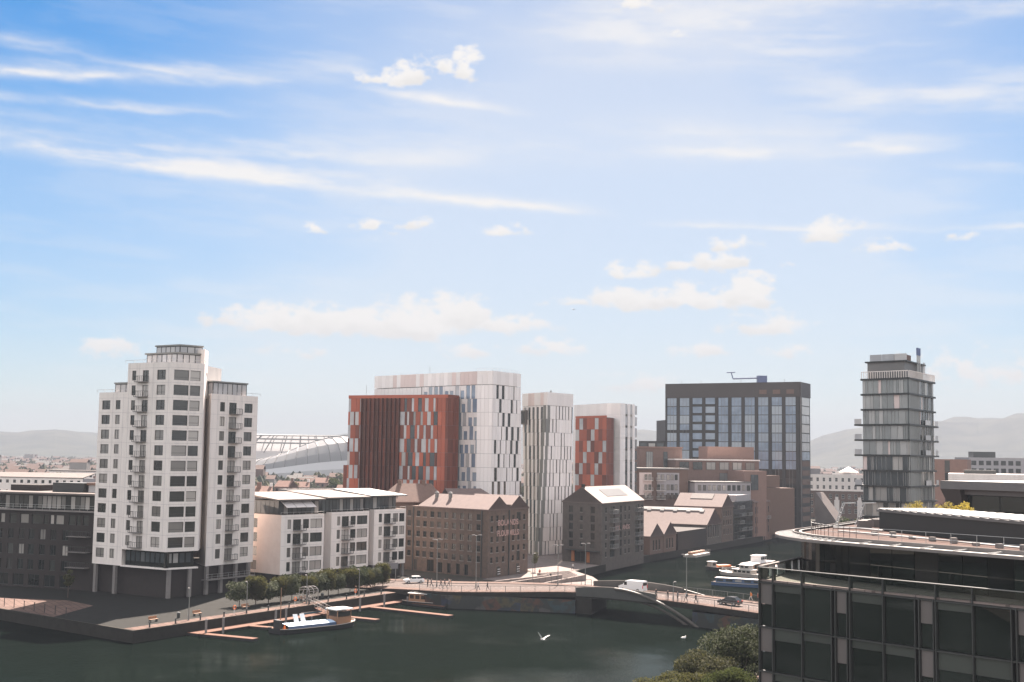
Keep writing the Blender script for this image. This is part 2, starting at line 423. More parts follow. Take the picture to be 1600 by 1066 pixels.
class MB:
    """collects faces; build() links them as one mesh object"""
    def __init__(self):
        self.v = []; self.f = []; self.mi = []; self.cur = 0

    def face(self, pts):
        i = len(self.v)
        self.v.extend([tuple(p) for p in pts]); self.f.append(tuple(range(i, i + len(pts)))); self.mi.append(self.cur)
        return self

    def hexa(self, p):   # 8 points: bottom 0-3 ccw from above, top 4-7
        i = len(self.v); self.v.extend([tuple(q) for q in p])
        for q in ((3, 2, 1, 0), (4, 5, 6, 7), (0, 1, 5, 4), (1, 2, 6, 5), (2, 3, 7, 6), (3, 0, 4, 7)):
            self.f.append(tuple(i + k for k in q)); self.mi.append(self.cur)
        return self

    def box(self, x0, x1, y0, y1, z0, z1):
        return self.hexa([(x0, y0, z0), (x1, y0, z0), (x1, y1, z0), (x0, y1, z0), (x0, y0, z1), (x1, y0, z1), (x1, y1, z1), (x0, y1, z1)])

    def wbox(self, F, s0, s1, d0, d1, z0, z1):
        """box on a wall frame: s along, d outward"""
        return self.hexa([F(s0, d1, z0), F(s1, d1, z0), F(s1, d0, z0), F(s0, d0, z0), F(s0, d1, z1), F(s1, d1, z1), F(s1, d0, z1), F(s0, d0, z1)])

    def prism(self, pts, z0, z1, cap=True, bottom=True):
        n = len(pts)
        a = sum(pts[i][0] * pts[(i + 1) % n][1] - pts[(i + 1) % n][0] * pts[i][1] for i in range(n))
        if a < 0: pts = list(reversed(pts))
        zz0 = z0 if callable(z0) else (lambda p: z0)
        zz1 = z1 if callable(z1) else (lambda p: z1)
        i = len(self.v)
        self.v.extend([(p[0], p[1], zz0(p)) for p in pts]); self.v.extend([(p[0], p[1], zz1(p)) for p in pts])
        for k in range(n):
            q = (k + 1) % n
            self.f.append((i + k, i + q, i + n + q, i + n + k)); self.mi.append(self.cur)
        if cap: self.f.append(tuple(i + n + k for k in range(n))); self.mi.append(self.cur)
        if bottom: self.f.append(tuple(i + k for k in reversed(range(n)))); self.mi.append(self.cur)
        return self

    def tube(self, a, b, r, seg=6, r1=None):
        a = Vector(a); b = Vector(b); r1 = r if r1 is None else r1
        d = (b - a)
        if d.length < 1e-6: return self
        d.normalize()
        x = d.orthogonal().normalized(); y = d.cross(x)
        i = len(self.v)
        for p, rr in ((a, r), (b, r1)):
            for k in range(seg):
                t = 2 * math.pi * k / seg
                self.v.append(tuple(p + x * math.cos(t) * rr + y * math.sin(t) * rr))
        for k in range(seg):
            q = (k + 1) % seg
            self.f.append((i + k, i + q, i + seg + q, i + seg + k)); self.mi.append(self.cur)
        self.f.append(tuple(i + k for k in reversed(range(seg)))); self.mi.append(self.cur)
        self.f.append(tuple(i + seg + k for k in range(seg))); self.mi.append(self.cur)
        return self

    def path(self, pts, r, seg=6):
        for a, b in zip(pts, pts[1:]): self.tube(a, b, r, seg)
        return self

    def mesh(self, name, mats, origin=(0, 0, 0), smooth=False):
        me = bpy.data.meshes.new(name)
        ox, oy, oz = origin
        me.from_pydata([(x - ox, y - oy, z - oz) for x, y, z in self.v], [], self.f)
        for m in (mats if isinstance(mats, (list, tuple)) else [mats]):
            me.materials.append(MATS[m] if isinstance(m, str) else m)
        if any(self.mi):
            me.polygons.foreach_set('material_index', self.mi)
        if smooth:
            me.polygons.foreach_set('use_smooth', [True] * len(me.polygons))
        me.update()
        return me

    def build(self, name, mats, parent=None, origin=None, smooth=False):
        """world-coordinate geometry; origin = the parent's place (or the given one)"""
        if origin is None:
            origin = tuple(parent['_o']) if parent is not None and '_o' in parent else (0, 0, 0)
        o = bpy.data.objects.new(name, self.mesh(name, mats, origin, smooth))
        COL.objects.link(o)
        if parent is not None:
            o.parent = parent
        else:
            o.location = origin
        o['_o'] = origin
        return o


def tag(o, label=None, cat=None, group=None, kind=None):
    if label: o['label'] = label
    if cat: o['category'] = cat
    if group: o['group'] = group
    if kind: o['kind'] = kind
    return o


def thing(name, label, cat, loc, group=None):
    o = bpy.data.objects.new(name, None)
    COL.objects.link(o)
    o.location = loc; o['_o'] = tuple(loc)
    o.empty_display_size = 1.0
    return tag(o, label, cat, group)


def struct(mb, name, m, smooth=False):
    o = mb.build(name, m, None, (0, 0, 0), smooth)
    o['kind'] = 'structure'
    return o


class Fr:
    """frame of an upright wall from A to B (left to right seen from outside); F(s, d, z) -> point"""
    def __init__(self, A, B):
        self.A = Vector((A[0], A[1])); v = Vector((B[0], B[1])) - self.A
        self.L = v.length; self.u = v / self.L
        self.n = Vector((self.u.y, -self.u.x))
        self.ang = math.atan2(self.u.y, self.u.x)

    def __call__(self, s, d, z):
        p = self.A + self.u * s + self.n * d
        return (p.x, p.y, z)

    def xy(self, s, d=0):
        p = self.A + self.u * s + self.n * d
        return (p.x, p.y)


def place(name, me, parent, pos, ang=0.0, scale=None):
    o = bpy.data.objects.new(name, me)
    COL.objects.link(o)
    o.parent = parent
    ox = parent['_o'] if parent is not None and '_o' in parent else (0, 0, 0)
    o.location = (pos[0] - ox[0], pos[1] - ox[1], pos[2] - ox[2])
    o.rotation_euler = (0, 0, ang)
    if scale: o.scale = scale
    return o


_unit = {}


def unit_mesh(m):
    if m not in _unit:
        _unit[m] = MB().box(0, 1, -1, 0, 0, 1).mesh('piece_' + m, m)
    return _unit[m]


def piece(parent, name, m, F, s0, s1, d0, d1, z0, z1):
    """one panel / pane / bar as its own object; meshes shared"""
    return place(name, unit_mesh(m), parent, F(s0, d0, z0), F.ang, (s1 - s0, d1 - d0, z1 - z0))


def wall_holes(mb, F, s0, s1, z0, z1, holes, reveal=.28, top=None):
    """wall face with rectangular openings and their reveals; top(s) optionally shapes the head (gables)"""
    hs = [(max(a, s0), min(b, s1), max(c, z0), min(d, z1)) for a, b, c, d in holes]
    hs = [h for h in hs if h[1] - h[0] > .02 and h[3] - h[2] > .02]
    ss = sorted({s0, s1} | {h[0] for h in hs} | {h[1] for h in hs})
    for a, b in zip(ss, ss[1:]):
        if b - a < 1e-5: continue
        mid = (a + b) / 2
        cuts = sorted([(h[2], h[3]) for h in hs if h[0] <= mid <= h[1]])
        z = z0
        for c, d in cuts:
            if c > z + 1e-5: mb.face([F(a, 0, z), F(b, 0, z), F(b, 0, c), F(a, 0, c)])
            z = max(z, d)
        if top is None:
            if z1 > z + 1e-5: mb.face([F(a, 0, z), F(b, 0, z), F(b, 0, z1), F(a, 0, z1)])
        else:
            mb.face([F(a, 0, z), F(b, 0, z), F(b, 0, top(b)), F(a, 0, top(a))])
    r = -reveal
    for a, b, c, d in hs:
        mb.face([F(a, 0, c), F(a, 0, d), F(a, r, d), F(a, r, c)])
        mb.face([F(b, 0, d), F(b, 0, c), F(b, r, c), F(b, r, d)])
        mb.face([F(a, 0, d), F(b, 0, d), F(b, r, d), F(a, r, d)])
        mb.face([F(b, 0, c), F(a, 0, c), F(a, r, c), F(b, r, c)])


_wins = {}


def win_meshes(w, h, bars, fm, gm, t=.07, dep=.1):
    key = (round(w, 2), round(h, 2), bars, fm, gm, t)
    if key not in _wins:
        fr = MB()
        fr.box(0, t, -dep, 0, 0, h); fr.box(w - t, w, -dep, 0, 0, h)
        fr.box(t, w - t, -dep, 0, 0, t); fr.box(t, w - t, -dep, 0, h - t, h)
        if bars in ('v', 'vt'): fr.box(w * .52 - t * .4, w * .52 + t * .4, -dep, 0, t, h - t)
        if bars == 'v3':
            for q in (1 / 3, 2 / 3): fr.box(w * q - t * .4, w * q + t * .4, -dep, 0, t, h - t)
        if bars in ('t', 'vt'): fr.box(t, w - t, -dep + .004, -.004, h * .27, h * .27 + t * .8)
        if bars == 'x':
            fr.box(w * .5 - t * .3, w * .5 + t * .3, -dep, 0, t, h - t); fr.box(t, w - t, -dep + .004, -.004, h * .5 - t * .3, h * .5 + t * .3)
        pa = MB().box(t * .5, w - t * .5, -dep * .45, -.004, t * .5, h - t * .5)
        _wins[key] = (fr.mesh('window_frame', fm), pa.mesh('window_pane', gm))
    return _wins[key]


def window(parent, F, s0, s1, z0, z1, bars='v', fm='frame_dark', gm='glass_flat', inset=.24, t=.07, name='window'):
    fr, pa = win_meshes(s1 - s0, z1 - z0, bars, fm, gm, t)
    o = place(name, fr, parent, F(s0, -inset, z0), F.ang)
    p = bpy.data.objects.new('pane', pa); COL.objects.link(p); p.parent = o
    return o


_small = {}


def small_window(parent, F, s0, s1, z0, z1, bars='x', fm='frame_dark', gm='glass_mill', inset=.22):
    """far window: frame and glass in one mesh"""
    key = (round(s1 - s0, 2), round(z1 - z0, 2), bars, fm, gm)
    if key not in _small:
        w, h = s1 - s0, z1 - z0; t = .07; b = MB()
        b.box(0, t, -.1, 0, 0, h); b.box(w - t, w, -.1, 0, 0, h); b.box(t, w - t, -.1, 0, 0, t); b.box(t, w - t, -.1, 0, h - t, h)
        if bars in ('x', 'v'): b.box(w * .5 - .03, w * .5 + .03, -.1, 0, t, h - t)
        if bars in ('x', 't'): b.box(t, w - t, -.096, -.004, h * .5 - .03, h * .5 + .03)
        b.cur = 1
        b.box(t * .5, w - t * .5, -.05, -.004, t * .5, h - t * .5)
        _small[key] = b.mesh('small_window', [fm, gm])
    return place('window', _small[key], parent, F(s0, -inset, z0), F.ang)


def railing(mb, pts, h=1.05, post=2.0, r=.03, mid=2):
    for a, b in zip(pts, pts[1:]):
        a = Vector(a); b = Vector(b); L = (b - a).length; n = max(1, int(L / post))
        for k in range(n + 1):
            p = a.lerp(b, k / n); mb.tube(p, p + Vector((0, 0, h)), r, 4)
        for j in range(1, mid + 1):
            o = Vector((0, 0, h * j / mid)); mb.tube(a + o, b + o, r, 4)
    return mb


def balcony(parent, F, s0, s1, z, depth=1.1, h=1.05, m='frame_dark', slab='concrete'):
    b = MB().wbox(F, s0, s1, .01, depth, z - .12, z)
    o = b.build('balcony', slab, parent)
    r = MB()
    n = max(3, int((s1 - s0) / .45))
    for k in range(n + 1):
        s = s0 + (s1 - s0) * k / n; r.wbox(F, s - .02, s + .02, depth - .05, depth - .01, z, z + h)
    r.wbox(F, s0 - .02, s1 + .02, depth - .07, depth, z + h, z + h + .06)
    for k in range(3):
        d = .05 + (depth - .15) * k / 2
        r.wbox(F, s0, s0 + .04, d, d + .04, z, z + h); r.wbox(F, s1 - .04, s1, d, d + .04, z, z + h)
    r.wbox(F, s0 - .02, s0 + .04, .02, depth - .07, z + h, z + h + .06); r.wbox(F, s1 - .04, s1 + .02, .02, depth - .07, z + h, z + h + .06)
    r.build('railing', m, o)
    return o

# ---------------------------------------------------------------- ground, water, quay walls, hills, haze
BASIN = [(-260, 60), (12, 60), (12, 118), (26, 152), (44, 196), (50, 228), (52, 256), (60, 300), (76, 328), (160, 473),
         (245, 620), (260, 660), (215, 690), (121, 527), (93, 466), (39.7, 366), (24.2, 331.5), (16.5, 314), (20, 300),
         (22, 272), (13, 246.5), (-0.6, 249.6), (-12, 251), (-19, 257), (-20.5, 264), (-59, 200), (-95, 229), (-260, 359)]
OUT = 9000
outer = [(-OUT, -2500), (OUT, -2500), (OUT, 9500), (-OUT, 9500)]
polys = [[Vector((x, y, 0)) for x, y in outer], [Vector((x, y, 0)) for x, y in BASIN]]
allv = outer + BASIN
gm = MB()
for t in tessellate_polygon(polys):
    a, b, c = [allv[i] for i in t]
    if (b[0] - a[0]) * (c[1] - a[1]) - (c[0] - a[0]) * (b[1] - a[1]) < 0: b, c = c, b
    gm.face([(a[0], a[1], 0), (b[0], b[1], 0), (c[0], c[1], 0)])
struct(gm, 'ground', 'ground_city')

qm = MB()
n = len(BASIN)
for i in range(n):
    a, b = BASIN[i], BASIN[(i + 1) % n]
    qm.face([(a[0], a[1], -5), (a[0], a[1], 0), (b[0], b[1], 0), (b[0], b[1], -5)])
struct(qm, 'quay_wall', 'quay_stone')
bed = MB()
bed.face([(-270, 50, -5), (280, 50, -5), (280, 700, -5), (-270, 700, -5)])
struct(bed, 'canal_bed', 'quay_stone')

wm = bpy.data.materials.new('water'); wm.use_nodes = True
t = NT(wm.node_tree); t.n.clear()
wo = t.n.new('ShaderNodeOutputMaterial')
wd_ = t.n.new('ShaderNodeBsdfDiffuse'); wd_.inputs['Color'].default_value = (.006, .010, .008, 1)
wg = t.n.new('ShaderNodeBsdfGlossy');  wg.inputs['Roughness'].default_value = .07
wf = t.n.new('ShaderNodeFresnel'); wf.inputs['IOR'].default_value = 1.33
wx_ = t.n.new('ShaderNodeMixShader')
t.l.new(wf.outputs[0], wx_.inputs[0]); t.l.new(wd_.outputs[0], wx_.inputs[1]); t.l.new(wg.outputs[0], wx_.inputs[2]); t.l.new(wx_.outputs[0], wo.inputs['Surface'])
g = t.n.new('ShaderNodeNewGeometry')
sv = t.n.new('ShaderNodeVectorMath'); sv.operation = 'MULTIPLY'; sv.inputs[1].default_value = (.55, .16, 1)
t.l.new(g.outputs['Position'], sv.inputs[0])
h1 = t.noise(sv.outputs[0], .9, 3, .55)
h2 = t.noise(g.outputs['Position'], 1.7, 4, .6)
patch = t.ss(t.noise(g.outputs['Position'], .035, 3, .5), .38, .62)
hh = t.m('MULTIPLY', t.m('ADD', t.m('MULTIPLY', h1, .5), t.m('MULTIPLY', h2, .5)), t.m('MULTIPLY_ADD', patch, .85, .15))
bn = t.n.new('ShaderNodeBump'); bn.inputs['Strength'].default_value = .38; bn.inputs['Distance'].default_value = .35
t.l.new(hh, bn.inputs['Height']); # sky reflection painted as paler gloss over the near basin, with scattered patches
gp_ = t.n.new('ShaderNodeVectorMath'); gp_.operation = 'SUBTRACT'; t.l.new(g.outputs['Position'], gp_.inputs[0]); gp_.inputs[1].default_value = (10, 164, -2)
gs_ = t.n.new('ShaderNodeVectorMath'); gs_.operation = 'MULTIPLY'; t.l.new(gp_.outputs[0], gs_.inputs[0]); gs_.inputs[1].default_value = (1 / 30, 1 / 26, 0)
gl_n = t.n.new('ShaderNodeVectorMath'); gl_n.operation = 'LENGTH'; t.l.new(gs_.outputs[0], gl_n.inputs[0])
wn_ = t.noise(g.outputs['Position'], .03, 4, .6)
sheen_mask = t.ss(t.m('ADD', wn_, t.m('MULTIPLY', t.ss(gl_n.outputs['Value'], 1.25, .2), .28)), .48, .72)
t.l.new(t.mix(sheen_mask, (.055, .068, .06, 1), (.36, .37, .355, 1)), wg.inputs['Color'])
t.l.new(bn.outputs[0], wg.inputs['Normal']); t.l.new(bn.outputs[0], wf.inputs['Normal'])
MATS['water'] = wm
WATER_Z = -2.0
wmesh = MB().face([(-262, 58, WATER_Z), (262, 58, WATER_Z), (262, 692, WATER_Z), (-262, 692, WATER_Z)])
struct(wmesh, 'water', 'water')

# quay coloured by its sun and shade, plazas, roads: thin sheets just above the ground
def sheet(name, pts, m, z=.004, label=None):
    c = MB()
    pts3 = [Vector((x, y, 0)) for x, y in pts]
    for tri in tessellate_polygon([pts3]):
        a, b_, d = [pts[i] for i in tri]
        if (b_[0] - a[0]) * (d[1] - a[1]) - (d[0] - a[0]) * (b_[1] - a[1]) < 0: b_, d = d, b_
        c.face([(a[0], a[1], z), (b_[0], b_[1], z), (d[0], d[1], z)])
    return struct(c, name, m)


sheet('quay_shade', [(-59, 200.4), (-20.7, 264), (-19, 268), (-24, 297), (-40, 277), (-47, 264), (-52, 264), (-62, 257), (-78, 253), (-84, 257), (-113, 267), (-119, 248.6), (-95, 229.3)], 'quay_shade_dark')  # shade of the quay painted as a near-black sheet
sheet('quay_sun_strip', [(-58.9, 200.6), (-20.7, 264), (-20.9, 266.5), (-22.6, 265.4), (-39.4, 238.2), (-61.2, 202.2)], 'paving', .008)  # sunlight along the edge painted as a paler strip
sheet('quay_sun_patch', [(-95, 229.4), (-77, 214.9), (-75.6, 231), (-83, 238.5), (-104, 243), (-112, 243)], 'paving', .008)  # sunlit patch of the quay, painted as paler paving
sheet('mill_plaza', [(5.6, 311), (16.3, 314.4), (19.8, 300), (21.8, 275), (8, 281), (-6, 290)], 'paving_white')
sheet('courtyard_plaza', [(5.6, 311.2), (16.3, 314.8), (23.8, 331.8), (14.4, 344.4), (20, 366), (4, 372), (0, 330)], 'paving_white')
sheet('near_quay_paving', [(12.2, 62), (12.2, 117.5), (26.2, 151.5), (44.2, 195.8), (60, 195), (60, 62)], 'paving')
sheet('canal_bank_paving', [(52.4, 256), (60.4, 299.8), (76.4, 327.8), (160.4, 472.6), (175, 465), (90, 318), (74, 256)], 'paving')

# hills by compass bearing: (bearing deg, crest height above sea)
CREST = [(-60, 150), (-40, 170), (-30, 190), (-26, 205), (-23.0, 172), (-21.5, 150), (-20.0, 182), (-18.2, 152), (-16.5, 158), (-14, 190), (-11, 150), (-6, 190), (0, 260), (6, 240),
         (11, 200), (13.2, 168), (14.2, 225), (15.6, 290), (17, 315), (18.6, 350), (20.2, 372), (22.4, 392), (25, 405), (30, 380), (40, 330), (60, 260)]


def crest(d):
    for (a, h), (b_, k) in zip(CREST, CREST[1:]):
        if a <= d <= b_:
            q = (d - a) / (b_ - a); q = q * q * (3 - 2 * q)
            return h + (k - h) * q
    return 200


hm = MB()
rows = [(5200, 0), (5600, .10), (6100, .30), (6500, .62), (6850, .9), (7100, 1.0), (7500, .8), (8300, .3), (8700, 0)]
az_list = [-58 + k * .5 for k in range(233)]
grid = []
hr = random.Random(3)
for r_, k in rows:
    line = []
    for d in az_list:
        rr = .80 * r_ * (1 + .02 * math.sin(d * .7))
        z = crest(d) * k * (1 + .035 * math.sin(d * 2.3 + r_) + .02 * math.sin(d * 5.1 + r_ * .01)) - 1.0
        z = z * .80 * .70 + 14 * k
        line.append((rr * math.sin(rad(d)), rr * math.cos(rad(d)), z))
    grid.append(line)
for i in range(len(grid) - 1):
    for j in range(len(az_list) - 1):
        hm.face([grid[i][j], grid[i][j + 1], grid[i + 1][j + 1], grid[i + 1][j]])
struct(hm, 'hills', 'hill_ground', True)

hz = bpy.data.materials.new('haze_air'); hz.use_nodes = True
hz.node_tree.nodes.clear()
ho = hz.node_tree.nodes.new('ShaderNodeOutputMaterial')
hv = hz.node_tree.nodes.new('ShaderNodeVolumePrincipled')
hv.inputs['Color'].default_value = (.325, .365, .43, 1)
HAZE = 0.00018
hv.inputs['Density'].default_value = HAZE
hv.inputs['Anisotropy'].default_value = 0.0
hz.node_tree.links.new(hv.outputs[0], ho.inputs['Volume'])
MATS['haze_air'] = hz
hb = MB().box(-OUT - 100, OUT + 100, -2600, 9600, -6.5, 290).build('haze', 'haze_air', None, (0, 0, 0))
hb['kind'] = 'stuff'

# ---------------------------------------------------------------- white apartment tower on the quay corner
FL = 2.95


def flat_windows(wall, root, F, s0, s1, z0, z1, cols, tops, fm='frame_dark', gm='glass_flat', bal=()):
    """cols: (s0, s1, height, bars, kind); tops: z of each row of heads; a 'door' column gets a balcony"""
    holes = []
    for zt in tops:
        for a, b_, h, bars, kind in cols:
            holes.append((a, b_, zt - h, zt))
    wall_holes(wall, F, s0, s1, z0, z1, holes)
    for zt in tops:
        for a, b_, h, bars, kind in cols:
            window(root, F, a, b_, zt - h, zt, bars, fm, gm)
            if kind:
                balcony(root, F, kind[0], kind[1], zt - h, kind[2])


T = thing('apartment_tower', 'tall white stepped apartment tower with balconies on the quay corner', 'tower', (-68, 255, 0))
P0_, P1_ = (-83.8, 254.0), (-76.4, 249.2)
C0, C1, C2 = (-76.6, 248.9), (-66.0, 242.5), (-60.9, 247.2)
R0, R1 = (-60.2, 250.6), (-53.2, 262.3)
wall = MB()
tops11 = [38.3 - FL * k for k in range(11)]
tops12 = [44.1 - FL * k for k in range(12)]
FA = Fr(P0_, P1_)
flat_windows(wall, T, FA, 0, FA.L, 5.6, 39.9, [(.95, 3.45, 1.85, 'vt', None), (5.1, 6.5, 1.85, 'v', None)], tops11)
FB = Fr(C0, C1)
flat_windows(wall, T, FB, 0, FB.L, 8.9, 45.6, [(1.2, 2.35, 1.95, 'v', None), (4.2, 5.9, 2.25, 'v', (2.9, 5.9, 1.0)), (8.2, 10.6, 1.95, 'vt', None)], tops12)
FC = Fr(C1, C2)
flat_windows(wall, T, FC, 0, FC.L, 8.9, 45.6, [(.4, 3.6, 2.0, 't', None), (3.9, 6.1, 2.0, 't', None)], tops12)
FD = Fr(R0, R1)
flat_windows(wall, T, FD, 0, FD.L, 5.6, 39.9, [(2.6, 4.0, 1.9, 'v', None), (5.2, 7.4, 2.3, 'v', (5.2, 8.1, 1.0)), (9.7, 12.1, 1.9, 'vt', None)], tops11)
# returns and backs
for a, b_, z0, z1 in [((-70, 271), P0_, 5.6, 39.9), (P1_, (-72, 258), 5.6, 39.9), ((-66, 270), C0, 8.9, 45.6), (C2, (-61.9, 253), 8.9, 45.6), ((-61.9, 253), (-61, 262), 39, 45.6), ((-63, 257), R0, 5.6, 39.9), (R1, (-64, 272), 5.6, 39.9), ((-64, 272), (-70, 271), 5.6, 39.9)]:
    F = Fr(a, b_)
    wall.face([F(0, 0, z0), F(F.L, 0, z0), F(F.L, 0, z1), F(0, 0, z1)])
for poly, z in [([P0_, P1_, (-72, 258), (-66, 266), (-70, 271)], 39.5), ([C0, C1, C2, (-61.9, 253), (-62, 262), (-66, 270)], 45.2), ([R0, R1, (-64, 272), (-66, 262)], 39.5),
                ([P0_, P1_, (-72, 258), (-66, 266), (-70, 271)], 5.61), ([C0, C1, C2, (-61.9, 253), (-62, 262), (-66, 270)], 8.92), ([R0, R1, (-64, 272), (-66, 262)], 5.62)]:
    wall.face([(x, y, z) for x, y in poly])
wall.build('wall', 'white_concrete', T)
# joint lines between storeys: shallow proud bands
for F, tops in ((FA, tops11), (FB, tops12), (FC, tops12), (FD, tops11)):
    jb = MB()
    for zt in tops: jb.wbox(F, .02, F.L - .02, .002, .012, zt + .42, zt + .45)
    for s_ in ([4.3, 7.4] if F is FA else [.5, 3.3, 7.2, 11.4] if F is FB else [3.75] if F is FC else [1.9, 4.6, 8.9]):
        jb.wbox(F, s_ - .015, s_ + .015, .002, .012, tops[-1] - 2.2, tops[0] + 1.3)
    jb.build('joint_band', 'grey_render', T)
# podium: dark brick with a glazed storey and columns
pod = MB()
pod.prism([(-82.5, 254.6), (-76, 250.6), (-66, 244.2), (-62.2, 247.8), (-61, 251), (-54.4, 262), (-64, 271), (-70, 270)], .02, 5.5)
pod.build('podium', 'brick_dark', T)
for F, off in ((FB, .9), (FC, .9)):
    G = MB(); G.wbox(F, .5, F.L - .4, -1.4, -off, 5.5, 8.9); G.build('podium_glazing', 'glass_dark', T)
    k = 0
    s = .8
    while s < F.L - 1.2:
        piece(T, 'pane', 'glass_office', F, s, s + 1.0, -off, -off + .05, 6.7, 8.5); s += 1.35
    MB().wbox(F, .0, F.L + .2, -off - .2, -.1, 5.5, 5.8).build('ledge', 'pale_render', T)
for F, ss in ((FD, (.6, 4.6, 8.8, 12.6)), (FA, (1.0, 6.8)), (FC, (1.2, 5.6))):
    for s in ss:
        MB().wbox(F, s - .35, s + .35, -.5 if F is not FC else -.9, .1 if F is not FC else -.3, .02, 5.55).build('column', 'concrete', T)
for s in range(6):
    piece(T, 'pane', 'glass_office', FD, 1.4 + s * 1.95, 2.9 + s * 1.95, -1.25, -1.2, 3.3, 5.2)
MB().wbox(FD, 0, FD.L + .4, -1.2, .5, 2.75, 2.95).build('terrace_slab', 'concrete', T)
railing(MB(), [FD(0, .4, 2.95), FD(FD.L + .3, .4, 2.95)], 1.0, 1.5, .03).build('terrace_railing', 'steel', T)
# roof railings
for pts, z in (([FA(-.3, .3, 39.9), FA(FA.L, .3, 39.9)], 0), ([FB(-.4, .3, 45.6), FB(FB.L, .3, 45.6), FC(FC.L, .3, 45.6)], 0), ([FD(0, .3, 39.9), FD(FD.L + .4, .3, 39.9)], 0)):
    railing(MB(), pts, .55, 2.2, .04, 1).build('roof_railing', 'steel', T)


def pavilion(root, pts, z0, z1, roof_over=.35, m='glass_office', step=1.25):
    """glazed rooftop room: panes between dark posts under a flat oversailing roof"""
    n_ = len(pts)
    MB().prism(pts, z0, z1, False, False).build('penthouse_glazing', 'glass_dark', root)
    cx = sum(p[0] for p in pts) / n_; cy = sum(p[1] for p in pts) / n_
    ov = [(cx + (p[0] - cx) * (1 + roof_over / 4), cy + (p[1] - cy) * (1 + roof_over / 4)) for p in pts]
    MB().prism(ov, z1, z1 + .3).build('penthouse_roof', 'frame_grey', root)
    for a, b_ in zip(pts, pts[1:] + pts[:1]):
        F = Fr(a, b_)
        if F.n.y > .35: continue
        k = max(1, int(F.L / step)); w = F.L / k
        for i in range(k):
            piece(root, 'pane', m, F, i * w + .09, (i + 1) * w - .09, .01, .05, z0 + .15, z1 - .15)
        for i in range(k + 1):
            piece(root, 'post', 'frame_dark', F, i * w - .06, i * w + .06, .0, .09, z0, z1)


pavilion(T, [(-73.4, 250.8), (-66.2, 246.2), (-62.3, 249.8), (-66, 256)], 45.3, 47.5, m='glass_sky')
pavilion(T, [(-71.8, 251.8), (-66.2, 248.2), (-62.6, 251.4), (-66, 256.5)], 47.8, 49.2, m='glass_sky')
MB().prism([(-63.6, 251.0), (-61.3, 248.4), (-61.7, 253), (-64, 257)], 44, 48.6).build('lift_core', 'white_concrete', T)
pavilion(T, [(-80.6, 254.2), (-76.6, 251.6), (-73, 257), (-77, 259.6)], 39.6, 41.7, m='glass_sky')
pavilion(T, [(-60.5, 253.0), (-55.4, 260.8), (-59, 263.5), (-64, 256)], 39.6, 42.3, m='glass_sky')

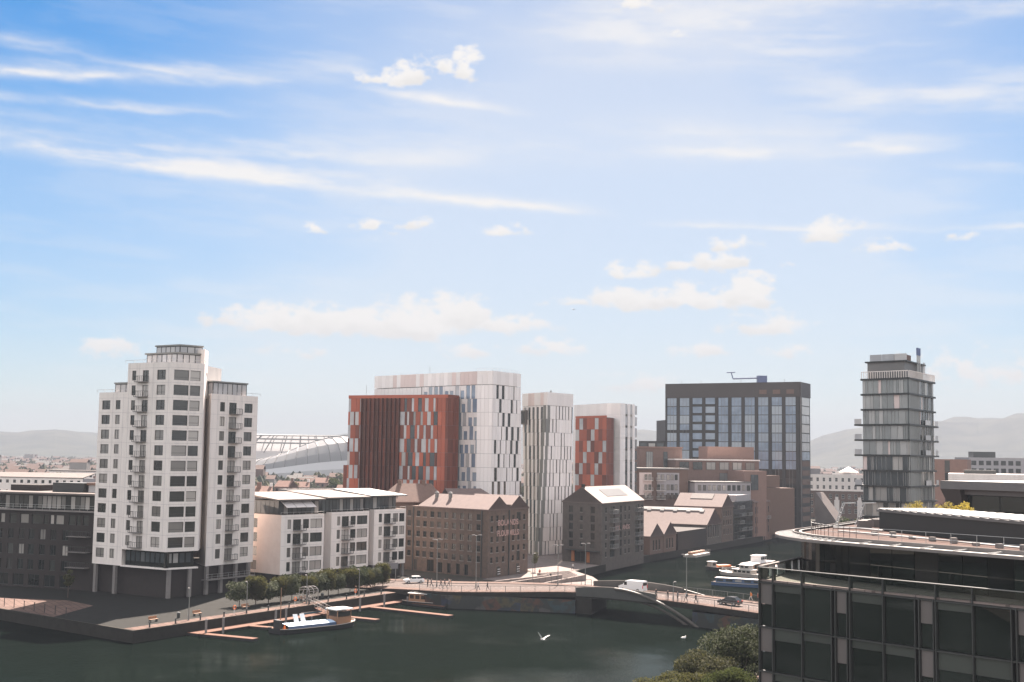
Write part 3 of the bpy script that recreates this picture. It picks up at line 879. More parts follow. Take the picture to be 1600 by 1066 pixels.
# ---------------------------------------------------------------- three pale apartment blocks along the quay
AP = [('leftmost', (-47.5, 262.2), (-39.9, 271.2), 15.3), ('middle', (-39.0, 276.0), (-31.9, 285.9), 15.4), ('rightmost', (-30.9, 287.6), (-24.3, 295.2), 15.6)]
wordy = {'leftmost': 'pale four-storey apartment block nearest the white tower, with grey awnings on its penthouse',
         'middle': 'pale apartment block in the middle of the quayside row of three',
         'rightmost': 'pale apartment block beside the stone mill, last of the quayside row of three'}
for key, A, B, zt in AP:
    F = Fr(A, B); L = F.L
    root = thing('apartment_block', wordy[key], 'apartment block', (A[0], A[1], 0), 'apartment blocks along the quay')
    w = MB()
    k = L / 11.8
    cols = [(1.7 * k, 2.7 * k, 1.95, 'v', None), (3.2 * k, 5.4 * k, 2.25, 'v', (3.2 * k, 6.0 * k, 1.1)), (5.9 * k, 7.6 * k, 1.95, 'v', None), (7.95 * k, 11.3 * k, 1.95, 'v', None)]
    if key == 'rightmost':
        cols = [(1.7 * k, 2.9 * k, 1.95, 'v', None), (3.6 * k, 6.1 * k, 2.25, 'v', (3.6 * k, 6.8 * k, 1.1)), (6.9 * k, 8.9 * k, 1.95, 'v', None), (9.3 * k, 11.3 * k, 1.95, 'v', None)]
    tops = [zt - 1.0 - 2.93 * i for i in range(4)]
    flat_windows(w, root, F, 0, L, 3.0, zt, cols, tops)
    back = 13.0
    bl, br = F.xy(0, -back), F.xy(L, -back)
    FL_ = Fr(bl, A)       # left end, facing the tower
    if key == 'leftmost':
        pw = MB()
        flat_windows(pw, root, FL_, 0, FL_.L, 3.0, zt, [(2.0, 5.2, 1.9, 'v', None)], tops, fm='frame_dark')
        pw.build('end_wall', 'reflected_light_render', root)  # wall colour stands in for light reflected off the tower
    else:
        w.face([FL_(0, 0, 3.0), FL_(FL_.L, 0, 3.0), FL_(FL_.L, 0, zt), FL_(0, 0, zt)])
    FR_ = Fr(B, br)
    w.face([FR_(0, 0, 3.0), FR_(FR_.L, 0, 3.0), FR_(FR_.L, 0, zt), FR_(0, 0, zt)])
    w.face([(p[0], p[1], zt - .3) for p in (A, B, br, bl)]); w.face([(p[0], p[1], 3.01) for p in (bl, br, B, A)])
    w.build('wall', 'pale_render', root)
    jb = MB()
    for z in tops: jb.wbox(F, .02, L - .02, .002, .012, z + .4, z + .43)
    jb.build('joint_band', 'grey_render', root)
    # recessed ground storey with columns
    MB().prism([F.xy(.4, -1.6), F.xy(L, -1.6), br, bl], .02, 3.0).build('ground_storey', 'brick_dark', root)
    for q in range(5):
        piece(root, 'pane', 'glass_dark', F, .8 + q * 2.1 * k, 2.5 + q * 2.1 * k, -1.6, -1.54, .5, 2.7)
    for s in (.4, L * .5, L - .4):
        MB().wbox(F, s - .2, s + .2, -.6, -.2, .02, 3.0).build('column', 'concrete', root)
    # glazed penthouse under an oversailing roof
    s_off = 1.2 if key == 'leftmost' else -2.0
    pg = [F.xy(.6 if key == 'leftmost' else -1.5, -1.6), F.xy(L - (.3 if key != 'rightmost' else 1.8), -1.6), F.xy(L - .3, -back + 1), F.xy(.6, -back + 1)]
    MB().prism(pg, zt - .3, zt + 2.9, False, False).build('penthouse_glazing', 'glass_dark', root)
    Fg = Fr(pg[0], pg[1]); nn = int(Fg.L / 1.1)
    for q in range(nn):
        piece(root, 'pane', 'glass_office', Fg, q * Fg.L / nn + .07, (q + 1) * Fg.L / nn - .07, .01, .05, zt + .2, zt + 2.7)
    Fe = Fr(pg[3], pg[0]); nn = int(Fe.L / 1.3)
    for q in range(nn):
        piece(root, 'pane', 'glass_office', Fe, q * Fe.L / nn + .07, (q + 1) * Fe.L / nn - .07, .01, .05, zt + .2, zt + 2.7)
    ro = [F.xy(-1.2, .2), F.xy(L + .2, .2), F.xy(L + .2, -back), F.xy(-1.2, -back)]
    tilt = lambda p, F=F, zt=zt: zt + 2.95 + .09 * max(0.0, -(Vector(p[:2]) - F.A).dot(F.n))
    MB().prism(ro, tilt, lambda p, f=tilt: f(p) + .28).build('roof', 'roof_white' if key != 'rightmost' else 'zinc', root)
    railing(MB(), [F(0, -.15, zt), F(L, -.15, zt)], .5, 1.6, .03, 1).build('railing', 'steel', root)
    if key == 'leftmost':
        for q in range(3):
            a = .9 + q * 2.75
            aw = MB().hexa([F(a, .6, zt + 1.5), F(a + 2.6, .6, zt + 1.5), F(a + 2.6, -1.4, zt + 2.75), F(a, -1.4, zt + 2.75),
                            F(a, .6, zt + 1.58), F(a + 2.6, .6, zt + 1.58), F(a + 2.6, -1.4, zt + 2.83), F(a, -1.4, zt + 2.83)])
            aw.build('awning', 'canvas', root)
# low pale roofs behind the row
lo = thing('low_roofed_hall', 'low hall with stepped pale flat roofs behind the quayside apartments', 'hall', (-45, 300, 0))
MB().prism([(-52, 296), (-32, 318), (-44, 330), (-64, 308)], .02, 17.6).build('wall', 'grey_render', lo)
MB().prism([(-53, 295.6), (-31, 318), (-44, 331), (-66, 308)], 17.6, 18.3).build('roof', 'roof_white', lo)
MB().prism([(-47, 304), (-33, 320), (-44, 331.2), (-58, 315)], 18.3, 19.2).build('upper_roof', 'zinc', lo)
for q in range(9):
    MB().prism([(-46 + q * 1.4, 305 + q * 1.6), (-45.6 + q * 1.4, 305.4 + q * 1.6), (-55.6 + q * 1.4, 315.4 + q * 1.6), (-56 + q * 1.4, 315 + q * 1.6)], 19.2, 19.32).build('seam', 'roof_white', lo)

# ---------------------------------------------------------------- dark brick apartment building at the left edge
Lb = thing('brick_apartment_building', 'dark brick apartment building with glazed top storey at the left edge', 'apartment building', (-100, 262, 0))
A, B = (-112, 265.4), (-83.6, 254.6)
F = Fr(A, B); L = F.L
w = MB(); holes = []
rng = random.Random(11)
cols = [2.2, 5.2, 8.2, 11.0, 13.6, 16.4, 19.2, 22.2]
rows = [3.6, 6.7, 9.8]
for z in rows:
    for c in cols: holes.append((c, c + 1.5, z, z + 2.1))
band = [(1.2, 3.0), (3.6, 5.4), (6, 7.2), (8.4, 10.2), (11.2, 13.4), (14.2, 16.9), (17.3, 18.4), (18.9, 19.9), (20.3, 22.4), (23.6, 25.2), (25.6, 26.6), (27.2, 28.6)]
for a, b_ in band: holes.append((a, b_, 13.0, 14.9))
for c in (2, 6, 10, 14, 18, 22): holes.append((c, c + 2.8, .3, 2.7))
wall_holes(w, F, 0, L, .02, 15.6, holes)
FRr = Fr(B, (-76, 272))
w.face([FRr(0, 0, .02), FRr(FRr.L, 0, .02), FRr(FRr.L, 0, 15.6), FRr(0, 0, 15.6)])
w.face([(-112, 265.4, 15.5), (-83.6, 254.6, 15.5), (-76, 272, 15.5), (-104, 283, 15.5)])
w.build('wall', 'brick_dark', Lb)
for z in rows:
    for c in cols: window(Lb, F, c, c + 1.5, z, z + 2.1, 'v', 'frame_dark', 'glass_flat' if rng.random() < .5 else 'glass_dark')
for a, b_ in band: window(Lb, F, a, b_, 13.0, 14.9, 'n', 'frame_dark', 'glass_flat')
for c in (2, 6, 10, 14, 18, 22): window(Lb, F, c, c + 2.8, .3, 2.7, 'v', 'frame_dark', 'glass_dark', name='shopfront')
for z in (4.6, 7.7, 10.8): balcony(Lb, F, 24.4, 29.4, z, 1.6)
MB().wbox(F, -.5, L + .5, -.6, .5, 15.6, 15.9).build('cornice', 'concrete', Lb)
MB().prism([F.xy(.5, -2), F.xy(L - .8, -2), F.xy(L - .8, -16), F.xy(.5, -16)], 15.9, 19.0, False, False).build('top_storey_glazing', 'glass_dark', Lb)
Fg = Fr(F.xy(.5, -2), F.xy(L - .8, -2)); nn = 24
for q in range(nn):
    if q % 7 != 3: piece(Lb, 'pane', 'glass_flat', Fg, q * Fg.L / nn + .1, (q + 1) * Fg.L / nn - .1, .01, .06, 16.1, 18.6)
MB().prism([F.xy(-.4, -.6), F.xy(L + .2, -.6), F.xy(L + .2, -17), F.xy(-.4, -17)], 19.0, 19.35).build('roof', 'roof_white', Lb)
railing(MB(), [F(0, .35, 15.9), F(L, .35, 15.9)], 1.0, 1.8, .03).build('railing', 'steel', Lb)
MB().prism([F.xy(14, -6), F.xy(22, -6), F.xy(22, -12), F.xy(14, -12)], 19.36, 21.3).build('plant_room', 'dark_metal', Lb)
MB().prism([F.xy(22.5, -7), F.xy(29, -7), F.xy(29, -12), F.xy(22.5, -12)], 19.37, 20.9).build('roof_lantern', 'glass_sky', Lb)
MB().prism([F.xy(22.2, -6.7), F.xy(29.3, -6.7), F.xy(29.3, -12.3), F.xy(22.2, -12.3)], 20.9, 21.4).build('lantern_roof', 'roof_brown', Lb)
MB().prism([F.xy(1, -8), F.xy(9, -8), F.xy(9, -13), F.xy(1, -13)], 19.38, 20.6).build('roof_plant', 'brick_dark', Lb)

# ---------------------------------------------------------------- stone mills
def text_mesh(txt, size, m, squeeze=1.0):
    cu = bpy.data.curves.new('lettering', 'FONT'); cu.body = txt; cu.size = size; cu.extrude = .04
    cu.align_x = 'CENTER'; cu.align_y = 'CENTER'; cu.offset = .03
    o = bpy.data.objects.new('lettering', cu); COL.objects.link(o)
    dg = bpy.context.evaluated_depsgraph_get()
    me = bpy.data.meshes.new_from_object(o.evaluated_get(dg))
    bpy.data.objects.remove(o)
    me.transform(Matrix.Scale(squeeze, 4, (1, 0, 0)))
    me.transform(Matrix.Rotation(rad(90), 4, 'X'))
    me.materials.clear(); me.materials.append(MATS[m])
    return me


def lettering(root, F, s, z, txt, size, squeeze=1.0, m='sign_pink'):
    return place('lettering', text_mesh(txt, size, m, squeeze), root, F(s, .06, z), F.ang)


def mill_face(wall, root, F, z0, z1, cols, rows, w, h, top=None, extra=(), skip=(), bars='x', gm='glass_mill'):
    hs = []
    for i, z in enumerate(rows):
        for j, c in enumerate(cols):
            if (i, j) in skip: continue
            hs.append((c - w / 2, c + w / 2, z - h / 2, z + h / 2))
    n0 = len(hs)
    hs += list(extra)
    wall_holes(wall, F, 0, F.L, z0, z1, hs, .3, top)
    for q, (a, b_, c, d) in enumerate(hs):
        small_window(root, F, a, b_, c, d, bars if q < n0 else 'v', 'frame_dark', gm)
        if q < n0 and h > .8:
            piece(root, 'sill', 'stone_trim', F, a - .12, b_ + .12, .005, .1, c - .16, c)
    return hs


ML = thing('stone_flour_mill', 'long brown stone mill with twin gables and lettering beside the road', 'mill', (-10, 300, 0))
A, B = (-25.8, 312.0), (-4.9, 292.0)
V = Vector((9.5, 16)).normalized(); GW = 18.6
D_ = (B[0] + V.x * GW, B[1] + V.y * GW)
F1 = Fr(A, B); F2 = Fr(B, D_)
w = MB()
cols = [1.5, 4.8, 7.2, 9.8, 12.3, 14.8, 17.5, 20.2, 22.9, 25.7]
mill_face(w, ML, F1, .02, 15.7, cols, [13.9, 11.5, 9.0, 6.6, 4.2], 1.25, 1.4,
          extra=[(8.2, 10.6, .2, 3.0), (12.0, 13.6, .2, 2.6), (15.3, 16.5, .3, 2.6), (18.4, 19.6, .2, 2.7), (21.2, 22.4, .2, 2.7), (3.4, 4.6, .2, 2.8)])
gab = lambda s: 15.6 + 2.9 * (1 - abs((s % 9.3) - 4.65) / 4.65)
cols2 = [1.6, 4.1, 6.9, 11.4, 13.9, 16.6]
mill_face(w, ML, F2, .02, 15.6, cols2, [13.6, 11.2, 8.8, 6.4, 4.0], .95, 1.3, top=gab, skip=[(0, 4), (4, 4)],
          extra=[(13.0, 14.9, 12.8, 14.8), (13.1, 14.7, 3.3, 5.6), (4.0, 5.4, .3, 2.4), (12.9, 14.3, .3, 2.6)])
u = F1.u
back = [(A[0] + V.x * GW, A[1] + V.y * GW)]
for a, b_ in ((D_, back[0]), (back[0], A)):
    F = Fr(a, b_); w.face([F(0, 0, .02), F(F.L, 0, .02), F(F.L, 0, 15.6), F(0, 0, 15.6)])
w.build('wall', 'stone_mill', ML)


def gable_roof(root, F, s0, s1, v0, v1, z0, zr, V, m, hip0=0.0, hip1=0.0, over=.25, th=.25, name='roof'):
    """roof with its ridge along F.u, spanning V from v0 to v1; hip insets at either end"""
    vm = (v0 + v1) / 2
    q = lambda s, v, z: (F.A.x + F.u.x * s + V.x * v, F.A.y + F.u.y * s + V.y * v, z)
    b = MB()
    for up in (0, 1):
        t = th * up
        e0, e1 = q(s0, v0 - over, z0 - .1 + t), q(s1, v0 - over, z0 - .1 + t)
        r0, r1 = q(s0 + hip0, vm, zr + t), q(s1 - hip1, vm, zr + t)
        f0, f1 = q(s0, v1 + over, z0 - .1 + t), q(s1, v1 + over, z0 - .1 + t)
        b.face([e0, e1, r1, r0]); b.face([f1, f0, r0, r1])
        b.face([e0, r0, f0]); b.face([e1, f1, r1])
    lo = [q(s0, v0 - over, z0 - .1), q(s1, v0 - over, z0 - .1), q(s1 - hip1, vm, zr), q(s1, v1 + over, z0 - .1), q(s0, v1 + over, z0 - .1), q(s0 + hip0, vm, zr)]
    for i in range(6):
        a, c = lo[i], lo[(i + 1) % 6]
        b.face([a, c, (c[0], c[1], c[2] + th), (a[0], a[1], a[2] + th)])
    return b.build(name, m, root), q


ro, q1 = gable_roof(ML, F1, 4.6, F1.L + .15, 0, 9.3, 15.6, 18.5, V, 'slate_pink', hip0=2.4)
gable_roof(ML, F1, 4.6, F1.L + .15, 9.3, 18.6, 15.6, 18.5, V, 'slate_pink', hip0=2.4)
MB().face([F1(0, 0, 15.55), F1(4.6, 0, 15.55), q1(4.6, 18.6, 15.55), q1(0, 18.6, 15.55)]).build('flat_roof', 'roof_brown', ML)
for s in (8.6, 13.4):
    c = q1(s, 3.3, 17.7)
    o = MB().tube(c, (c[0], c[1], c[2] + 1.3), .45, 10).tube((c[0], c[1], c[2] + 1.3), (c[0], c[1], c[2] + 1.75), .62, 10, .15).build('roof_vent', 'zinc', ML)
for F, s in ((F1, 3.1), (F1, 26.9), (F2, 9.3)):
    MB().tube(F(s, .15, .1), F(s, .15, 15.4), .16, 8).build('downpipe', 'frame_dark', ML)
lettering(ML, F2, 8.9, 12.45, 'BOLANDS', 1.9, 1.1)
lettering(ML, F2, 8.9, 10.0, 'FLOURMILLS', 1.9, .95)
for s, k in ((5.0, 3), (14.0, 3)):
    for i in range(k): piece(ML, 'grille_bar', 'frame_white', F2, s - .6, s + .6, .03, .06, .6 + i * .55, .75 + i * .55)

hr_ = thing('hip_roofed_house', 'brown brick house with steep hipped roof behind the stone mill', 'house', (-20, 325, 0))
Fh = Fr((-30, 316), (-17, 322))
Vh = Vector((-Fh.u.y, Fh.u.x))
MB().prism([Fh.xy(0), Fh.xy(Fh.L), Fh.xy(Fh.L, -9), Fh.xy(0, -9)], .02, 16.2).build('wall', 'brick_brown', hr_)
gable_roof(hr_, Fh, -.4, Fh.L + .4, -.4, 9.4, 16.2, 20.6, Vh, 'roof_brown', hip0=3.6, hip1=2.0)
for s in (4.0, 10.5):
    c = Fh(s, -4.5, 19.5); MB().box(c[0] - .5, c[0] + .5, c[1] - .5, c[1] + .5, 19.5, 21.7).build('chimney', 'brick_brown', hr_)
hr2 = thing('small_gabled_house', 'small brown gabled house between the hipped roof and the white offices', 'house', (-6, 330, 0))
Fh = Fr((-15, 322), (-4, 326)); Vh = Vector((-Fh.u.y, Fh.u.x))
MB().prism([Fh.xy(0), Fh.xy(Fh.L), Fh.xy(Fh.L, -9), Fh.xy(0, -9)], .02, 17.2).build('wall', 'brick_brown', hr2)
gable_roof(hr2, Fh, -.3, Fh.L + .3, -.3, 9.3, 17.2, 19.4, Vh, 'slate_pink', hip1=2.5)

# second mill, on the water
ME = thing('waterside_stone_mill', 'tall stone mill with pale gabled roof standing at the water edge', 'mill', (26, 345, 0))
B = (24.3, 331.9); A = (14.5, 343.9); Vd = Vector((14.3, 30)).normalized(); LR = 33.2
D_ = (B[0] + Vd.x * LR, B[1] + Vd.y * LR)
F1 = Fr(A, B); F2 = Fr(B, D_)
w = MB(); GL = F1.L
gab = lambda s: 16.0 + 4.0 * (1 - abs(s - GL / 2) / (GL / 2))
rows = [14.2, 11.9, 9.6, 7.3, 5.0]
k = GL / 15.5
hs = mill_face(w, ME, F1, .02, 16.0, [7.6 * k], rows, .95, 1.35, top=gab,
               extra=[(2.6 * k, 4.2 * k, z - .9, z + .9) for z in rows] + [(11.2 * k, 12.8 * k, z - .9, z + .9) for z in rows] + [(5.0 * k, 9.6 * k, .3, 3.0)])
mill_face(w, ME, F2, -1.8, 16.0, [3.2, 17.8, 21.0, 31.6], rows + [2.6], 1.0, 1.35,
          extra=[(6.4, 9.6, z - 1.0, z + .9) for z in rows + [2.6]] + [(26.2, 29.4, z - 1.0, z + .9) for z in rows + [2.6]] + [(13.8, 15.2, z - .95, z + .9) for z in rows + [2.6]])
bk = (A[0] + Vd.x * LR, A[1] + Vd.y * LR)
for a, b_ in ((D_, bk), (bk, A)):
    F = Fr(a, b_); w.face([F(0, 0, .02), F(F.L, 0, .02), F(F.L, 0, 16), F(0, 0, 16)])
w.build('wall', 'stone_mill_b', ME)
Fr2 = Fr(B, D_); Vl = (Vector(A) - Vector(B)).normalized()
ro, q2 = gable_roof(ME, Fr2, -.15, LR + .2, 0, GL, 16.0, 20.0, Vl, 'slate_pale')
# solar array lying on the roof slope
sol = MB()
pt = lambda s, v: q2(s, v, 16.0 + 4.0 * v / (GL / 2) + .25)
sol.hexa([pt(9, 2.6), pt(25, 2.6), pt(25, 6.0), pt(9, 6.0)] + [(x, y, z + .12) for x, y, z in (pt(9, 2.6), pt(25, 2.6), pt(25, 6.0), pt(9, 6.0))])
sol.build('solar_array', 'solar', ME)
for z in rows[:5]:
    balcony(ME, F2, 6.0, 10.4, z - 1.05, 1.0, 1.0, 'steel'); balcony(ME, F2, 25.8, 30.2, z - 1.05, 1.0, 1.0, 'steel')
for s in (4.4 * k, 10.4 * k):
    MB().wbox(F1, s - .6, s + .6, .02, .1, .3, 3.1).build('door', 'door_orange', ME)
MB().wbox(F1, 2.0, GL - .5, .02, 1.3, 3.3, 3.5).build('entrance_canopy', 'frame_dark', ME)
lettering(ME, F2, 11.9, 9.1, 'BOL', 1.75, 1.15)
lettering(ME, F2, 18.4, 9.1, 'ANDS', 1.75, 1.25)
MB().tube(F1(GL * .5, -GL * 0 - .4, 19.6), F1(GL * .5, -.4, 21.0), .5, 8).build('chimney_pot', 'brick_dark', ME)

# ---------------------------------------------------------------- canal-side warehouses
U = Vector((.47, .883)); W_ = Vector((-.883, .47))      # along the canal, and away from it
def canal_gable(name, label, K, wid, dep, z0, ze, zr, m, roofm, cols, rows, ww, wh, gm='glass_mill', group=None, dormers=0):
    root = thing(name, label, 'warehouse', (K[0], K[1], 0), group)
    B2 = (K[0] + U.x * wid, K[1] + U.y * wid)
    FG = Fr(K, B2)
    w = MB()
    mill_face(w, root, FG, z0, ze, cols, rows, ww, wh, top=lambda s: ze + (zr - ze) * (1 - abs(s - wid / 2) / (wid / 2)), gm=gm, bars='x')
    Lf = (K[0] + W_.x * dep, K[1] + W_.y * dep)
    FS = Fr(Lf, K)
    w.face([FS(0, 0, z0), FS(FS.L, 0, z0), FS(FS.L, 0, ze), FS(0, 0, ze)])
    Lb_ = (Lf[0] + U.x * wid, Lf[1] + U.y * wid)
    for a, b_ in ((B2, Lb_), (Lb_, Lf)):
        F = Fr(a, b_); w.face([F(0, 0, z0), F(F.L, 0, z0), F(F.L, 0, ze), F(0, 0, ze)])
    F = Fr(Lb_, Lf); w.face([F(0, 0, ze), F(F.L, 0, ze), F(F.L / 2, 0, zr)])
    w.build('wall', m, root)
    r_, q = gable_roof(root, FS, -.2, FS.L + .25, 0, wid, ze, zr, U, roofm)
    for i in range(dormers):
        s = FS.L * (.12 + .76 * i / max(1, dormers - 1))
        sl = (zr - ze) / (wid / 2)
        p = lambda ss, v: q(ss, v, ze + sl * v + .28)
        pts = [p(s - .7, wid * .36), p(s + .7, wid * .36), p(s + .7, wid * .44), p(s - .7, wid * .44)]
        MB().hexa(pts + [(x, y, z + .3) for x, y, z in pts]).build('rooflight', 'roof_glazing', root)
    return root, FG, FS, q


g1 = 'warehouses along the far canal bank'
F1r, FG1, FS1, qF1 = canal_gable('canal_warehouse', 'long low stone warehouse with pink slate roof and a row of rooflights', (65, 415), 15, 31, -1.8, 6.4, 11.4, 'stone_mill_b', 'slate_pink',
            [2.0, 4.4, 6.8, 9.2, 11.6], [4.4], .9, 4.2, group=g1, dormers=6)
MB().hexa([qF1(3, 5.9, 10.6), qF1(27, 5.9, 10.6), qF1(27, 7.2, 11.4), qF1(3, 7.2, 11.4), qF1(3, 5.9, 10.9), qF1(27, 5.9, 10.9), qF1(27, 7.2, 11.7), qF1(3, 7.2, 11.7)]).build('ridge_glazing', 'roof_glazing', F1r)
F2r, FG2, FS2, qF2 = canal_gable('canal_warehouse', 'tall gabled stone warehouse with pink roof and pale rooflight panel', (72.2, 428.5), 12.5, 17, -1.8, 11.8, 16.0, 'stone_mill', 'slate_pink',
            [2.5, 5.0, 7.5, 10.0], [9.6, 6.6, 3.4], .9, 1.8, group=g1)
sl = 4.2 / 6.25
pp = lambda s, v: qF2(s, v, 11.8 + sl * v + .2)
MB().hexa([pp(4.5, 3.4), pp(12.5, 3.4), pp(12.5, 5.9), pp(4.5, 5.9)] + [(x, y, z + .25) for x, y, z in (pp(4.5, 3.4), pp(12.5, 3.4), pp(12.5, 5.9), pp(4.5, 5.9))]).build('rooflight', 'roof_white', F2r)
for i, K in enumerate(((41.2, 369.4), (46.4, 379.2))):
    canal_gable('canal_shed', ['small sawtooth-gabled brick shed right beside the waterside mill', 'small sawtooth-gabled brick shed farther from the waterside mill'][i], K, 10.6, 12, -1.8, 5.2, 8.7, 'brick_brown', 'slate_pink',
                [3.0, 5.3, 7.6], [2.6], 1.1, 3.0, group='sawtooth sheds on the canal')
cl = thing('ivy_clad_link', 'dark ivy-covered wall between the sheds and the long warehouse', 'building', (55, 396, 0))
MB().prism([(52.2, 389.6), (64.6, 413.5), (54, 419), (41.6, 395)], -1.8, 5.6).build('wall', 'brick_dark', cl)
# glazed infill with balconies, brick gable house, steel and glass block
gi = thing('glazed_infill_block', 'dark glazed infill block with small balconies between canal warehouses', 'building', (84, 450, 0))
Fi = Fr((78.3, 439.5), (88.4, 458.5))
MB().prism([Fi.xy(0), Fi.xy(Fi.L), Fi.xy(Fi.L, -14), Fi.xy(0, -14)], -1.8, 13.4).build('core', 'frame_dark', gi)
MB().prism([Fi.xy(3), Fi.xy(Fi.L - 4), Fi.xy(Fi.L - 4, -12), Fi.xy(3, -12)], 13.4, 15.6).build('roof_box', 'grey_render', gi)
for z in range(5):
    for s in range(6):
        piece(gi, 'pane', 'glass_dark', Fi, .4 + s * 3.55, 3.6 + s * 3.55, .01, .08, .4 + z * 2.6, 2.6 + z * 2.6)
    balcony(gi, Fi, 6.0 if z % 2 else 4.0, 11.0 if z % 2 else 9.0, .4 + z * 2.6, 1.2, 1.0, 'steel')
    if z % 2: balcony(gi, Fi, 14, 18.5, .4 + z * 2.6, 1.2, 1.0, 'steel')
bg_ = thing('brick_gable_house', 'ribbed brick canal house with pink roof sloping to the front', 'house', (94, 465, 0))
Fb = Fr((89.0, 459.8), (99.8, 479.4))
MB().prism([Fb.xy(0), Fb.xy(Fb.L), Fb.xy(Fb.L, -11), Fb.xy(0, -11)], -1.8, 12.6).build('wall', 'brick_red', bg_)
for s in range(9):
    piece(bg_, 'pilaster', 'brick_orange', Fb, .5 + s * 2.6, 1.2 + s * 2.6, .01, .35, -1.5, 12.4)
    for z in (1.2, 4.8, 8.4):
        if s < 8: small_window(bg_, Fb, 1.7 + s * 2.6, 2.7 + s * 2.6, z, z + 2.4, 't', inset=-.12)
balcony(bg_, Fb, 9, 17, 6.2, 1.5, 1.0, 'steel')
MB().hexa([Fb(-.3, .4, 12.4), Fb(Fb.L + .3, .4, 12.4), Fb(Fb.L + .3, -9.5, 17.6), Fb(-.3, -9.5, 17.6), Fb(-.3, .4, 12.75), Fb(Fb.L + .3, .4, 12.75), Fb(Fb.L + .3, -9.5, 17.95), Fb(-.3, -9.5, 17.95)]).build('roof', 'slate_pink', bg_)
MB().prism([Fb.xy(Fb.L - .2, 0), Fb.xy(Fb.L + .4, 0), Fb.xy(Fb.L + .4, -10), Fb.xy(Fb.L - .2, -10)], 12, lambda p: 13.0 + 5.4 * min(1, (Vector(p[:2]) - Fb.A).dot(-Fb.n) / 9.5)).build('parapet', 'concrete', bg_)
fb = thing('framed_glass_block', 'brick-framed block with tall dark glazing next to the dark tower', 'building', (104, 485, 0))
Ff = Fr((101.6, 481.5), (109.0, 495.5))
MB().prism([Ff.xy(0, -.3), Ff.xy(Ff.L, -.3), Ff.xy(Ff.L, -24), Ff.xy(0, -24)], -1.5, 17.4).build('core', 'brick_brown', fb)
for s in range(4):
    piece(fb, 'pier', 'brick_red', Ff, s * 5.05, s * 5.05 + .75, -.3, .15, -1.5, 17.6)
for z in (-.6, 5.0, 11.0, 16.6):
    piece(fb, 'beam', 'brick_red', Ff, .02, Ff.L, -.3, .1, z, z + .8)
for s in range(3):
    for z in (.3, 5.9, 11.9): piece(fb, 'pane', 'glass_dark', Ff, s * 5.05 + .8, s * 5.05 + 5.0, -.28, -.1, z, z + 4.6)

# ---------------------------------------------------------------- brick and render apartment complex behind the warehouses
GC = thing('brick_apartment_complex', 'stepped brick apartment complex with planted terraces in front of the dark tower', 'apartment complex', (70, 470, 0))
def block(root, A, B, dep, z0, z1, m, name='wall', cap=None):
    F = Fr(A, B)
    MB().prism([F.xy(0), F.xy(F.L), F.xy(F.L, -dep), F.xy(0, -dep)], z0, z1).build(name, m, root)
    if cap: MB().prism([F.xy(-.3, .3), F.xy(F.L + .3, .3), F.xy(F.L + .3, -dep), F.xy(-.3, -dep)], z1, z1 + .5).build('roof_edge', cap, root)
    return F
Fa = block(GC, (45.8, 449), (64.6, 455.5), 18, .02, 24.2, 'brick_brown', cap='zinc')
for s0_, s1_ in ((.4, 5.2), (7.4, 16.2)):
    MB().wbox(Fa, s0_, s1_, .02, .25, 15.0, 23.0).build('render_panel', 'grey_render' if s0_ > 1 else 'pink_panel', GC)
for z in (13.6, 16.6, 20.2):
    balcony(GC, Fa, 2.0, 5.4, z, 1.2, 1.0, 'steel', 'pale_render'); balcony(GC, Fa, 7.0, 10.4, z, 1.2, 1.0, 'steel', 'pale_render')
    for a in (2.4, 3.9, 7.4, 9.0, 11.2, 12.8, 14.4):
        small_window(GC, Fa, a, a + 1.1, z + .2, z + 2.2, 'v', 'frame_dark', 'glass_flat', inset=-.3)
Fb2 = block(GC, (48.0, 466), (64.4, 470), 16, .02, 32.0, 'brick_red', cap='brick_orange')
for s, w_ in ((2.6, 2.6), (9.4, 1.6)):
    window(GC, Fb2, s, s + w_, 24.6, 30.6, 'v3', 'frame_dark', 'glass_office', inset=-.1)
Fc = block(GC, (61.0, 463), (94.0, 474), 14, .02, 27.6, 'brick_red', cap='pale_render')
for i in range(6):
    window(GC, Fc, 1.6 + i * 5.5, 5.4 + i * 5.5, 24.2, 27.0, 'v', 'frame_dark', 'glass_flat', inset=-.1)
    if i > 2: window(GC, Fc, 1.6 + i * 5.5, 5.4 + i * 5.5, 20.0, 23.0, 'v', 'frame_dark', 'glass_office', inset=-.1)
Fd = block(GC, (76.5, 486), (95.6, 492), 8, .02, 33.0, 'brick_orange')
Fe = block(GC, (66.6, 452.5), (88, 459), 9, .02, 19.6, 'grey_render', cap='zinc')
for i in range(11): small_window(GC, Fe, 1.2 + i * 1.95, 2.5 + i * 1.95, 16.8, 18.8, 'v', 'frame_dark', 'glass_flat', inset=-.1)
Fg_ = block(GC, (86.0, 461), (95.2, 466), 10, .02, 24.0, 'brick_orange')
window(GC, Fg_, 3.0, 6.4, 17.0, 22.6, 'v', 'frame_dark', 'glass_office', inset=-.1)
Fh_ = block(GC, (92, 474), (109, 481.2), 8, .02, 17.5, 'brick_brown')
MB().prism([(95, 479), (103.6, 482.6), (101.8, 488), (93.5, 484)], 17.6, 22.2).build('roof_hut', 'brick_brown', GC)

